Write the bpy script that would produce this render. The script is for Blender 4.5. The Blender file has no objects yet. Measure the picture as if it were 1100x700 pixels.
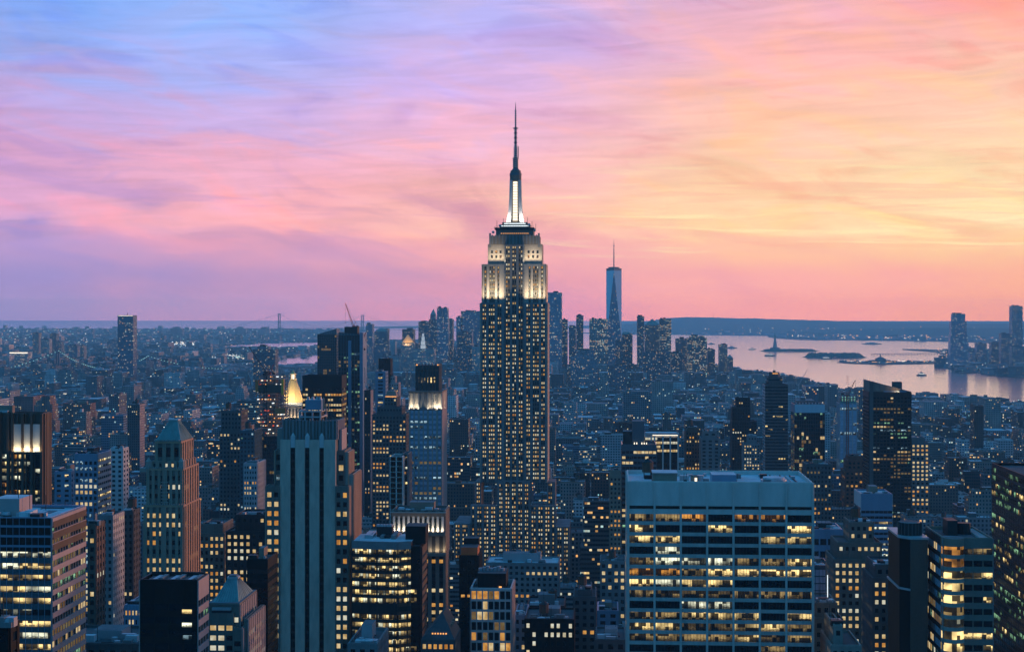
import bpy, math, random
import numpy as np
from math import sin, cos, pi, radians, floor, atan2, hypot

# ------------------------------------------------------------------ camera
HAZE_D, HAZE_COL = 4.7e-5, (0.34, 0.80, 1.0, 1)
HAZE_S = (0.083, 0.203, 0.420)                     # what a long path through that air looks like by itself
FPX, EYE, CAMZ = 1640.0, 334.0, 260.0          # focal length (px of an 1100 px wide frame), eye-level row, height
YAW = math.atan(100.0 / FPX)                   # street grid runs along +Y; the camera looks a little left of it
SA, CA = sin(YAW), cos(YAW)
scene = bpy.context.scene
col = scene.collection
cam = bpy.data.cameras.new('camera')
cam.sensor_width = 36.0
cam.lens = 36.0 * FPX / 1100.0
cam.shift_y = -(350.0 - EYE) / 1100.0
cam.clip_start = 1.0
cam.clip_end = 200000.0
camo = bpy.data.objects.new('camera', cam)
camo.location = (0, 0, CAMZ)
camo.rotation_euler = (radians(90), 0, YAW)
col.objects.link(camo)
scene.camera = camo
scene.view_settings.view_transform = 'Standard'
scene.view_settings.look = 'None'
scene.view_settings.exposure = 0.0
scene.view_settings.gamma = 1.0
scene.view_settings.use_curve_mapping = False
cy = scene.cycles
cy.use_denoising = True
try:
    cy.denoiser = 'OPENIMAGEDENOISE'
    cy.denoising_input_passes = 'RGB_ALBEDO_NORMAL'
except Exception:
    pass
cy.max_bounces = 5
cy.diffuse_bounces = 2
cy.glossy_bounces = 2
cy.transmission_bounces = 1
cy.volume_bounces = 2
cy.transparent_max_bounces = 6
cy.caustics_reflective = False
cy.caustics_refractive = False
cy.sample_clamp_indirect = 3.0

# ------------------------------------------------------------------ node helpers
def srgb(r, g, b):
    f = lambda c: (c / 255 / 12.92) if c / 255 <= 0.04045 else ((c / 255 + 0.055) / 1.055) ** 2.4
    return (f(r), f(g), f(b), 1)

class NT:
    def __init__(s, nt):
        s.nt = nt
        nt.nodes.clear()
    def n(s, t, **kw):
        o = s.nt.nodes.new(t)
        for k, v in kw.items():
            setattr(o, k, v)
        return o
    def l(s, a, b):
        s.nt.links.new(a, b)
    def put(s, sock, v):
        if hasattr(v, 'is_linked') or hasattr(v, 'links'):
            s.l(v, sock)
        else:
            sock.default_value = v
    def m(s, op, a, b=None, c=None, clamp=False):
        o = s.n('ShaderNodeMath', operation=op, use_clamp=clamp)
        s.put(o.inputs[0], a)
        if b is not None: s.put(o.inputs[1], b)
        if c is not None: s.put(o.inputs[2], c)
        return o.outputs[0]
    def mix(s, f, a, b, bt='MIX'):
        o = s.n('ShaderNodeMix', data_type='RGBA', blend_type=bt)
        s.put(o.inputs[0], f); s.put(o.inputs[6], a); s.put(o.inputs[7], b)
        return o.outputs[2]
    def mr(s, v, a, b, c=0.0, d=1.0, smooth=False):
        o = s.n('ShaderNodeMapRange', interpolation_type='SMOOTHSTEP' if smooth else 'LINEAR')
        s.put(o.inputs[0], v)
        for i, x in enumerate((a, b, c, d)): o.inputs[i + 1].default_value = x
        return o.outputs[0]
    def ramp(s, f, stops, interp='LINEAR'):
        o = s.n('ShaderNodeValToRGB')
        cr = o.color_ramp
        cr.interpolation = interp
        while len(cr.elements) > 1: cr.elements.remove(cr.elements[-1])
        cr.elements[0].position = stops[0][0]; cr.elements[0].color = stops[0][1]
        for p, c in stops[1:]:
            e = cr.elements.new(p); e.color = c
        s.put(o.inputs[0], f)
        return o.outputs[0]
    def comb(s, x, y, z):
        o = s.n('ShaderNodeCombineXYZ')
        for i, v in enumerate((x, y, z)): s.put(o.inputs[i], v)
        return o.outputs[0]
    def noise(s, vec, scale, detail=3, rough=0.55, dist=0.0):
        o = s.n('ShaderNodeTexNoise')
        s.put(o.inputs['Vector'], vec)
        o.inputs['Scale'].default_value = scale
        o.inputs['Detail'].default_value = detail
        o.inputs['Roughness'].default_value = rough
        o.inputs['Distortion'].default_value = dist
        return o.outputs[0]

# ------------------------------------------------------------------ sky
world = bpy.data.worlds.new('World')
scene.world = world
world.use_nodes = True
W = NT(world.node_tree)
tc = W.n('ShaderNodeTexCoord').outputs['Generated']
sep = W.n('ShaderNodeSeparateXYZ'); W.l(tc, sep.inputs[0])
X, Y, Z = sep.outputs
azr = W.m('ADD', W.m('ARCTAN2', X, Y), YAW)                      # 0 ahead, + to the right (west)
az = W.m('MULTIPLY', azr, 180 / pi)
el = W.m('MULTIPLY', W.m('ARCSINE', Z), 180 / pi)
# streaky cirrus: noise stretched along slightly tilted lines
tilt = W.m('ADD', el, W.m('MULTIPLY', az, 0.16))
nv1 = W.comb(W.m('MULTIPLY', az, 0.17), W.m('MULTIPLY', tilt, 0.62), 3.7)
n1 = W.noise(nv1, 1.2, 5, 0.52, 0.5)
nv2 = W.comb(W.m('MULTIPLY', az, 0.13), W.m('MULTIPLY', W.m('SUBTRACT', el, W.m('MULTIPLY', az, 0.05)), 1.5), 9.1)
n2 = W.noise(nv2, 1.5, 8, 0.62, 0.8)
nv3 = W.comb(W.m('MULTIPLY', az, 0.06), W.m('MULTIPLY', el, 0.2), 1.2)
n3 = W.noise(nv3, 1.2, 2, 0.5, 0.3)
c1 = W.m('SUBTRACT', n1, 0.5); c2 = W.m('SUBTRACT', n2, 0.5); c3 = W.m('SUBTRACT', n3, 0.5)
amp = W.mr(el, 1.4, 3.6, 0.10, 1.0, True)                        # clear band close to the horizon
elp = W.m('ADD', el, W.m('MULTIPLY', amp, W.m('ADD', W.m('MULTIPLY', c1, 5.0), W.m('MULTIPLY', c3, 1.4))))
azp = W.m('ADD', az, W.m('MULTIPLY', W.m('ADD', c1, c3), 10.0))
elf = W.m('DIVIDE', W.m('MAXIMUM', elp, 0.0), 14.0, clamp=True)
def V(v): return max(0.0, math.degrees(math.atan((EYE - v) / FPX)) / 14.0)
skycols = [
    (-18.5, [(335, (158, 148, 200)), (300, (160, 148, 206)), (268, (184, 156, 208)), (225, (218, 166, 206)), (180, (220, 168, 210)), (120, (190, 170, 226)), (60, (150, 172, 240)), (0, (122, 168, 248))]),
    (-9.5, [(335, (186, 152, 194)), (300, (188, 152, 196)), (268, (222, 164, 194)), (225, (248, 178, 190)), (180, (240, 178, 204)), (125, (204, 178, 230)), (70, (172, 182, 248)), (0, (148, 182, 252))]),
    (0.0, [(335, (222, 152, 176)), (305, (224, 156, 180)), (275, (244, 174, 182)), (235, (254, 194, 182)), (180, (252, 188, 198)), (120, (232, 182, 216)), (60, (206, 180, 238)), (0, (186, 182, 246))]),
    (9.5, [(335, (244, 166, 170)), (300, (250, 174, 170)), (265, (254, 196, 168)), (230, (255, 212, 170)), (180, (254, 208, 172)), (120, (254, 198, 178)), (60, (252, 186, 186)), (0, (238, 180, 200))]),
    (18.5, [(335, (243, 167, 162)), (300, (250, 180, 158)), (265, (253, 205, 162)), (230, (254, 227, 182)), (180, (254, 219, 178)), (120, (254, 206, 180)), (60, (253, 186, 172)), (0, (250, 164, 158))]),
]
prev = None
for i, (a, st) in enumerate(skycols):
    rp = W.ramp(elf, [(V(v), srgb(*c)) for v, c in st], 'B_SPLINE' if False else 'EASE')
    if prev is None: prev = rp
    else:
        f = W.mr(azp, skycols[i - 1][0], a, 0, 1, True)
        prev = W.mix(f, prev, rp)
# fine bright / dark streaks
bright = W.m('ADD', 1.0, W.m('MULTIPLY', amp, W.m('ADD', W.m('MULTIPLY', c2, 0.46), W.m('MULTIPLY', c1, 0.25))))
vm = W.n('ShaderNodeVectorMath', operation='SCALE'); W.l(prev, vm.inputs[0]); W.l(bright, vm.inputs['Scale'])
# cloud tints: warm lit wisps, cooler gaps between them
nv4 = W.comb(W.m('MULTIPLY', az, 0.22), W.m('MULTIPLY', W.m('ADD', el, W.m('MULTIPLY', az, 0.16)), 0.75), 4.4)
n4 = W.noise(nv4, 0.95, 7, 0.58, 0.8)
cf = W.m('MULTIPLY', W.mr(n4, 0.50, 0.66, 0, 1, True), amp); gf = W.m('MULTIPLY', W.mr(n4, 0.48, 0.34, 0, 1, True), amp)
tint = W.mix(W.mr(az, -14, 12, 0, 1), (1.12, 0.97, 0.94, 1), (1.05, 1.04, 0.89, 1))
cl = W.mix(1.0, vm.outputs[0], W.mix(cf, (1, 1, 1, 1), tint), 'MULTIPLY')
cl = W.mix(1.0, cl, W.mix(gf, (1, 1, 1, 1), W.mix(W.mr(az, -14, 12, 0, 1), (0.84, 0.91, 1.03, 1), (0.99, 0.86, 0.86, 1))), 'MULTIPLY')
nv5 = W.comb(W.m('MULTIPLY', az, 0.11), W.m('MULTIPLY', W.m('ADD', el, W.m('MULTIPLY', az, 0.03)), 2.6), 7.7)
n5 = W.noise(nv5, 1.0, 7, 0.6, 0.5)
st = W.m('MULTIPLY', W.m('MULTIPLY', W.mr(n5, 0.54, 0.68, 0, 1, True), W.mr(az, -4, 8, 0, 1, True)), W.m('MULTIPLY', W.mr(el, 1.6, 2.6, 0, 1, True), W.mr(el, 6.5, 4.0, 0, 1, True)))
cl = W.mix(W.m('MULTIPLY', st, 0.75), cl, srgb(255, 236, 186))
sh_ = W.m('MULTIPLY', W.m('MULTIPLY', W.mr(n5, 0.46, 0.34, 0, 1, True), W.mr(el, 1.6, 2.6, 0, 1, True)), W.mr(el, 7.5, 4.5, 0, 1, True))
cl = W.mix(W.m('MULTIPLY', sh_, 0.35), cl, W.mix(W.mr(az, -12, 8, 0, 1), srgb(196, 152, 204), srgb(250, 178, 158)))
# the sunset behind the haze: brighter low down, where the air in front of it takes most away
Lh = W.m('MINIMUM', 41000.0, W.m('DIVIDE', 315.0, W.m('MAXIMUM', W.m('TANGENT', W.m('ARCSINE', Z)), 0.0005)))
invT = W.m('EXPONENT', W.m('MULTIPLY', Lh, HAZE_D))
s_ = W.n('ShaderNodeVectorMath', operation='SCALE'); s_.inputs[0].default_value = HAZE_S; W.l(W.m('SUBTRACT', 1.0, W.m('DIVIDE', 1.0, invT)), s_.inputs['Scale'])
su = W.n('ShaderNodeVectorMath', operation='SUBTRACT'); W.l(cl, su.inputs[0]); W.l(s_.outputs[0], su.inputs[1])
mx_ = W.n('ShaderNodeVectorMath', operation='MAXIMUM'); W.l(su.outputs[0], mx_.inputs[0]); mx_.inputs[1].default_value = (0.01, 0.01, 0.01)
vm2 = W.n('ShaderNodeVectorMath', operation='SCALE'); W.l(mx_.outputs[0], vm2.inputs[0]); W.l(invT, vm2.inputs['Scale'])
view = vm2.outputs[0]
# the dusk sky the camera does not see: deep blue overhead and behind, warm glow low in the west
ZEN, BACK, WEST = (0.022, 0.26, 0.62, 1), (0.034, 0.235, 0.52, 1), (0.45, 0.25, 0.19, 1)
side = W.mix(W.mr(az, 25, 55, 0, 1, True), view, WEST)
side = W.mix(W.mr(az, 70, 105, 0, 1, True), side, BACK)
lf = W.mr(az, -55, -19, 1, 0, True)
side = W.mix(lf, side, BACK)
up = W.mix(W.mr(el, 12, 34, 0, 1, True), side, ZEN)
# Nishita dusk sky as a faint extra on top of it
nish = W.n('ShaderNodeTexSky', sky_type='NISHITA', sun_disc=False)
SUN_AZ, SUN_EL = 60.0, 2.6                                       # degrees right of the view axis, above the horizon
nish.sun_elevation = radians(SUN_EL); nish.sun_rotation = radians(SUN_AZ) - YAW
nish.altitude = 200
ns = W.n('ShaderNodeVectorMath', operation='SCALE'); W.l(nish.outputs[0], ns.inputs[0]); ns.inputs['Scale'].default_value = 0.002
add = W.n('ShaderNodeVectorMath', operation='ADD'); W.l(up, add.inputs[0]); W.l(ns.outputs[0], add.inputs[1])
bg = W.n('ShaderNodeBackground'); W.l(add.outputs[0], bg.inputs[0]); bg.inputs[1].default_value = 1.0
wo = W.n('ShaderNodeOutputWorld'); W.l(bg.outputs[0], wo.inputs[0])
world.cycles.sampling_method = 'MANUAL'
world.cycles.sample_map_resolution = 512

sd = bpy.data.lights.new('sun', 'SUN')
sd.energy = 2.8; sd.angle = radians(4); sd.color = (1.0, 0.45, 0.26)
so = bpy.data.objects.new('sun', sd); col.objects.link(so)
_a = radians(SUN_AZ) - YAW
_d = (sin(_a) * cos(radians(SUN_EL)), cos(_a) * cos(radians(SUN_EL)), sin(radians(SUN_EL)))
from mathutils import Vector
so.rotation_euler = Vector(_d).to_track_quat('Z', 'Y').to_euler()
so.location = (3000, 1500, 900)

# ------------------------------------------------------------------ projection helpers
def uD(u, y):
    t = (u - 550.0) / FPX
    return y / (CA + t * SA)
def uX(u, y):
    t = (u - 550.0) / FPX
    return uD(u, y) * (-SA + t * CA)
def zv(v, u, y): return CAMZ - (v - EYE) / FPX * uD(u, y)
def proj(x, y, z):
    D = -x * SA + y * CA
    if D < 1: return None
    r = x * CA + y * SA
    return 550 + r / D * FPX, EYE - (z - CAMZ) / D * FPX, D
def ground(u, v, z=0.0):
    D = (CAMZ - z) * FPX / (v - EYE)
    t = (u - 550.0) / FPX
    return D * (-SA + t * CA), D * (CA + t * SA)

# ------------------------------------------------------------------ materials
def new_mat(name):
    m = bpy.data.materials.new(name); m.use_nodes = True
    return m, NT(m.node_tree)
def finish(N, shader, m):
    o = N.n('ShaderNodeOutputMaterial'); N.l(shader, o.inputs[0])
    return m
def solid(name, c, rough=0.8, var=0.25, scale=0.15, metal=0.0, streak=True, spec=0.3):
    m, N = new_mat(name)
    g = N.n('ShaderNodeNewGeometry').outputs['Position']
    mp = N.n('ShaderNodeMapping'); N.l(g, mp.inputs[0])
    mp.inputs['Scale'].default_value = (1, 1, 0.25 if streak else 1)
    f = N.noise(mp.outputs[0], scale, 4, 0.6)
    f2 = N.noise(g, scale * 9, 2, 0.6)
    f = N.m('ADD', N.m('MULTIPLY', f, 0.7), N.m('MULTIPLY', f2, 0.3))
    k = N.mr(f, 0.3, 0.7, 1 - var, 1 + var)
    s = N.n('ShaderNodeVectorMath', operation='SCALE'); s.inputs[0].default_value = c[:3]; N.l(k, s.inputs['Scale'])
    p = N.n('ShaderNodeBsdfPrincipled')
    N.l(s.outputs[0], p.inputs['Base Color'])
    p.inputs['Roughness'].default_value = rough; p.inputs['Metallic'].default_value = metal
    p.inputs['Specular IOR Level'].default_value = spec
    return finish(N, p.outputs[0], m)
def glow(name, c, s):
    m, N = new_mat(name)
    e = N.n('ShaderNodeEmission'); e.inputs[0].default_value = (*c[:3], 1); e.inputs[1].default_value = s
    m.cycles.emission_sampling = 'NONE'
    return finish(N, e.outputs[0], m)

def window_mat(name, c1_, c2_, strength, dark=0.12):
    """a lit room behind glass: UV x in metres along the wall, UV y 0..1 up the window"""
    m, N = new_mat(name)
    uv = N.n('ShaderNodeUVMap').outputs[0]
    pos = N.n('ShaderNodeNewGeometry').outputs['Position']
    sp = N.n('ShaderNodeSeparateXYZ'); N.l(uv, sp.inputs[0])
    big = N.noise(pos, 0.13, 2, 0.5)
    sx = N.n('ShaderNodeSeparateXYZ'); N.l(pos, sx.inputs[0])
    along = N.m('ADD', sx.outputs[0], N.m('MULTIPLY', sx.outputs[1], 1.0))
    cell = N.comb(N.m('FLOOR', N.m('MULTIPLY', along, 0.62)), N.m('FLOOR', N.m('MULTIPLY', sx.outputs[2], 0.5)), 0.0)
    wn = N.n('ShaderNodeTexWhiteNoise', noise_dimensions='3D'); N.l(cell, wn.inputs[0])
    wn = wn.outputs['Value']
    fine = N.noise(N.comb(N.m('MULTIPLY', along, 1.0), N.m('MULTIPLY', sx.outputs[2], 2.2), 0.0), 1.1, 3, 0.7)
    # furniture and people darken the lower part, ceiling lamps brighten the top
    low = N.mr(N.m('ADD', sp.outputs[1], N.m('MULTIPLY', N.m('SUBTRACT', fine, 0.5), 1.5)), 0.15, 0.6, dark, 1.0)
    room = N.m('ADD', N.m('MULTIPLY', N.m('GREATER_THAN', wn, 0.42), N.mr(wn, 0.3, 1.0, 0.45, 1.3)), 0.05)
    bigc = N.mr(big, 0.40, 0.56, 0.22, 1.35)
    k = N.m('MULTIPLY', N.m('MULTIPLY', low, room), bigc)
    k = N.m('MULTIPLY', k, strength)
    e = N.n('ShaderNodeEmission'); N.l(N.mix(fine, c1_, c2_), e.inputs[0]); N.l(k, e.inputs[1])
    g = N.n('ShaderNodeBsdfGlossy'); g.inputs['Roughness'].default_value = 0.15; g.inputs[0].default_value = (0.10, 0.10, 0.10, 1)
    a = N.n('ShaderNodeAddShader'); N.l(e.outputs[0], a.inputs[0]); N.l(g.outputs[0], a.inputs[1])
    m.cycles.emission_sampling = 'NONE'
    return finish(N, a.outputs[0], m)
WM = {
    'd': solid('dark_glass', (0.008, 0.012, 0.016), 0.12, 0.5, 0.3, 0, False, 0.35),
    'w': window_mat('lit_warm', srgb(255, 212, 135), srgb(250, 222, 150), 1.12),
    'p': window_mat('lit_pale', srgb(250, 240, 205), srgb(225, 235, 205), 1.05),
    'a': window_mat('lit_amber', srgb(250, 160, 60), srgb(235, 170, 80), 0.55),
    'm': window_mat('lit_dim', srgb(205, 160, 90), srgb(215, 190, 130), 0.42),
    'g': window_mat('lit_green', srgb(120, 190, 150), srgb(170, 215, 160), 0.6),
    'c': window_mat('lit_cool', srgb(150, 195, 215), srgb(190, 220, 230), 0.7),
    'b': solid('blue_glass', (0.34, 0.46, 0.58), 0.2, 0.3, 0.2, 0, False, 0.8),
}
def small_window(name, c1_, c2_, s):
    m, N = new_mat(name)
    pos = N.n('ShaderNodeNewGeometry').outputs['Position']
    f = N.noise(pos, 0.35, 2, 0.5)
    e = N.n('ShaderNodeEmission'); N.l(N.mix(N.mr(f, 0.35, 0.65), c1_, c2_), e.inputs[0]); N.l(N.m('MULTIPLY', N.mr(f, 0.3, 0.7, 0.65, 1.2), s), e.inputs[1])
    m.cycles.emission_sampling = 'NONE'
    return finish(N, e.outputs[0], m)
WM['W'] = small_window('small_lit_warm', srgb(255, 205, 125), srgb(255, 232, 180), 0.64)
WM['P'] = small_window('small_lit_pale', srgb(252, 236, 195), srgb(240, 240, 220), 0.7)
WM['A'] = small_window('small_lit_amber', srgb(250, 165, 70), srgb(255, 190, 100), 0.6)
WM['M'] = small_window('small_lit_dim', srgb(190, 140, 80), srgb(180, 160, 110), 0.3)
MT = {
    'rose': solid('sunset_tinted_limestone', (0.62, 0.44, 0.32)),  # side stone of the spired skyscraper, sunset glow put into its colour
    'lime': solid('limestone', (0.33, 0.29, 0.25)),
    'limed': solid('weathered_limestone', (0.18, 0.155, 0.13)),
    'travd': solid('darker_travertine', (0.50, 0.44, 0.40), 0.75, 0.2, 0.4),  # travertine darkened on the spandrels so the piers stand out
    'cream': solid('cream_stone', (0.32, 0.235, 0.175)),
    'stonel': solid('smooth_ashlar', (0.54, 0.42, 0.33), 0.8, 0.25, 0.5),
    'grey': solid('grey_stone', (0.20, 0.20, 0.20)),
    'greyd': solid('dark_grey_stone', (0.10, 0.10, 0.10)),
    'white': solid('pale_concrete', (0.52, 0.50, 0.48), 0.7, 0.12),
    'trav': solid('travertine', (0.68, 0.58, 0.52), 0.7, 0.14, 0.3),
    'tan': solid('tan_brick', (0.27, 0.20, 0.15)),
    'brown': solid('brown_brick', (0.13, 0.085, 0.065)),
    'red': solid('red_brick', (0.22, 0.085, 0.06)),
    'black': solid('black_metal', (0.012, 0.012, 0.012), 0.5, spec=0.12),
    'dark': solid('dark_cladding', (0.032, 0.032, 0.034), 0.5, spec=0.15),
    'bronze': solid('bronze_cladding', (0.085, 0.055, 0.04), 0.5),
    'teal': solid('teal_glass_wall', (0.05, 0.10, 0.12), 0.25, 0.2, 0.1, 0, True, 0.6),
    'blue': solid('blue_glass_wall', (0.16, 0.24, 0.33), 0.3, 0.15, 0.1, 0, True, 0.6),
    'alu': solid('aluminium', (0.42, 0.42, 0.43), 0.45, 0.1, 0.2, 0.3),
    'pink': solid('pink_stone_and_sunset_tint', (0.42, 0.33, 0.31), 0.7, 0.12),  # own colour on some walls; elsewhere sunset light painted onto right sides
    'warm': solid('glow_tinted_stone', (0.46, 0.28, 0.18)),  # stone with sunset and lamp glow painted into the colour
    'copper': solid('green_copper', (0.17, 0.28, 0.26), 0.6, 0.3, 0.3),
    'gold': solid('gilded_tile', (0.80, 0.55, 0.22), 0.45, 0.15, 0.8),
    'roof': solid('tar_roof', (0.09, 0.09, 0.095), 0.9, 0.4, 0.12, 0, False),
    'roofg': solid('gravel_roof', (0.17, 0.18, 0.19), 0.9, 0.35, 0.12, 0, False),
    'roofl': solid('silver_roof', (0.56, 0.57, 0.58), 0.8, 0.3, 0.12, 0, False),
    'wood': solid('tank_wood', (0.12, 0.075, 0.05), 0.9, 0.3, 1.0),
    'orange': solid('safety_net', (0.55, 0.17, 0.05), 0.8),
    'yellow': solid('yellow_mesh', (0.6, 0.35, 0.05), 0.8),
    'craner': solid('crane_red_paint', (0.40, 0.07, 0.04), 0.6),
    'craned': solid('crane_dark_paint', (0.03, 0.03, 0.035), 0.6),
    'glass': solid('smoked_glass', (0.02, 0.03, 0.035), 0.12, 0.4, 0.2, 0, False, 0.7),
    'steel': solid('bridge_steel', (0.12, 0.14, 0.16), 0.6),
    'leaf': solid('park_leaves', (0.05, 0.07, 0.04), 0.9, 0.4, 0.02, 0, False),
    'statue': solid('verdigris', (0.12, 0.26, 0.22), 0.7),
}
LW = glow('white_light', (1.0, 0.86, 0.66), 1.6)
LWW = glow('cold_white_light', (0.85, 0.95, 1.0), 1.4)
LWS = glow('lit_spire_glow', (0.75, 0.88, 1.0), 0.55)  # floodlit stone of the civic spire, drawn as glowing by itself
LA = glow('amber_light', (1.0, 0.42, 0.12), 1.5)
LG = glow('green_work_light', (0.35, 0.9, 0.6), 0.8)
LR = glow('red_light', (1.0, 0.12, 0.05), 1.0)
LC = glow('teal_street_light', (0.45, 0.9, 0.85), 1.0)

def facade_mat(name, wall, cw=3.2, ch=3.7, ww=0.5, wh=0.5, lit=0.16, glass=(0.02, 0.03, 0.04), str_=0.9, warm=0.75):
    """wall with a grid of windows laid out in metres in the UV map"""
    m, N = new_mat(name)
    uv = N.n('ShaderNodeUVMap').outputs[0]
    sp = N.n('ShaderNodeSeparateXYZ'); N.l(uv, sp.inputs[0])
    U = N.m('DIVIDE', sp.outputs[0], cw); Vv = N.m('DIVIDE', sp.outputs[1], ch)
    fu = N.m('FRACT', U); fv = N.m('FRACT', Vv)
    cu = N.m('FLOOR', U); cv = N.m('FLOOR', Vv)
    mk = N.m('MULTIPLY', N.m('LESS_THAN', N.m('ABSOLUTE', N.m('SUBTRACT', fu, 0.5)), ww / 2),
             N.m('LESS_THAN', N.m('ABSOLUTE', N.m('SUBTRACT', fv, 0.5)), wh / 2))
    wn = N.n('ShaderNodeTexWhiteNoise', noise_dimensions='3D'); N.l(N.comb(cu, cv, 0.0), wn.inputs[0])
    wr = N.n('ShaderNodeTexWhiteNoise', noise_dimensions='3D'); N.l(N.comb(N.m('FLOOR', N.m('DIVIDE', cu, 7.0)), cv, 5.0), wr.inputs[0])
    th = N.m('MULTIPLY', N.m('POWER', wr.outputs['Value'], 2.2), lit * 3.2)
    on = N.m('MULTIPLY', N.m('LESS_THAN', wn.outputs['Value'], th), mk)
    rgb = N.n('ShaderNodeSeparateColor'); N.l(wn.outputs['Color'], rgb.inputs[0])
    colr = N.ramp(rgb.outputs[1], [(0.0, srgb(255, 170, 80)), (warm * 0.5, srgb(255, 215, 140)), (warm, srgb(250, 240, 205)), (1.0, srgb(150, 215, 225))])
    pos = N.n('ShaderNodeNewGeometry').outputs['Position']
    f = N.noise(pos, 0.04, 4, 0.6)
    k = N.mr(f, 0.3, 0.7, 0.7, 1.3)
    bk = N.n('ShaderNodeTexWhiteNoise', noise_dimensions='1D'); N.l(N.m('FLOOR', N.m('DIVIDE', sp.outputs[1], 1000.0)), bk.inputs['W'])
    k = N.m('MULTIPLY', k, N.mr(bk.outputs['Value'], 0, 1, 0.4, 1.7))
    s = N.n('ShaderNodeVectorMath', operation='SCALE'); s.inputs[0].default_value = wall; N.l(k, s.inputs['Scale'])
    base = N.mix(mk, s.outputs[0], (*glass, 1))
    p = N.n('ShaderNodeBsdfPrincipled')
    N.l(base, p.inputs['Base Color'])
    N.l(N.mr(mk, 0, 1, 0.8, 0.2), p.inputs['Roughness'])
    p.inputs['Specular IOR Level'].default_value = 0.4
    N.l(colr, p.inputs['Emission Color'])
    N.l(N.m('MULTIPLY', on, N.m('MULTIPLY', N.mr(rgb.outputs[2], 0, 1, 0.35, 1.3), str_)), p.inputs['Emission Strength'])
    m.cycles.emission_sampling = 'NONE'
    return finish(N, p.outputs[0], m)
FM = [
    ('tan brick', facade_mat('tan_brick_facade', (0.19, 0.17, 0.155), 3.0, 3.5, 0.42, 0.50, 0.08)),
    ('grey stone', facade_mat('grey_stone_facade', (0.17, 0.18, 0.19), 3.4, 3.8, 0.5, 0.55, 0.10)),
    ('brown brick', facade_mat('brown_brick_facade', (0.10, 0.082, 0.075), 3.0, 3.4, 0.42, 0.5, 0.07)),
    ('pale concrete', facade_mat('pale_concrete_facade', (0.36, 0.37, 0.38), 3.6, 3.6, 0.6, 0.45, 0.08)),
    ('dark glass', facade_mat('dark_glass_facade', (0.05, 0.06, 0.065), 2.6, 3.8, 0.82, 0.62, 0.13, (0.02, 0.035, 0.045))),
    ('blue glass', facade_mat('blue_glass_facade', (0.14, 0.20, 0.26), 3.0, 3.8, 0.8, 0.6, 0.10, (0.04, 0.07, 0.10), 0.8, 0.6)),
    ('red brick', facade_mat('red_brick_facade', (0.14, 0.09, 0.08), 3.0, 3.4, 0.4, 0.5, 0.07)),
    ('ribbon windowed', facade_mat('ribbon_window_facade', (0.27, 0.27, 0.27), 2.2, 3.8, 0.94, 0.46, 0.2)),
]
FMI = {k: m for k, m in FM}
# far city: windows enlarged so that a few of them still read from kilometres away
FF = [facade_mat('far_facade_' + n_, w_, 4.4, 4.6, 0.5, 0.5, 0.045, (0.05, 0.06, 0.07), 0.9, 0.4) for n_, w_ in
      (('grey', (0.20, 0.20, 0.20)), ('tan', (0.20, 0.18, 0.165)), ('pale', (0.38, 0.36, 0.35)), ('brown', (0.10, 0.09, 0.085)))]
MT['dtwr'] = facade_mat('downtown_dark_facade', (0.14, 0.16, 0.19), 3.2, 3.9, 0.6, 0.5, 0.12, (0.05, 0.06, 0.07), 0.75)
MT['ltwr'] = facade_mat('downtown_pale_facade', (0.34, 0.32, 0.31), 3.2, 3.9, 0.5, 0.5, 0.12, (0.05, 0.06, 0.07), 1.0)
MT['btwr'] = facade_mat('downtown_lit_facade', (0.30, 0.29, 0.28), 3.4, 3.9, 0.7, 0.55, 0.28, (0.10, 0.11, 0.12), 0.75)
MT['gtwr'] = facade_mat('downtown_glass_facade', (0.20, 0.25, 0.31), 3.2, 3.9, 0.85, 0.65, 0.09, (0.14, 0.17, 0.22), 0.6)

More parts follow.
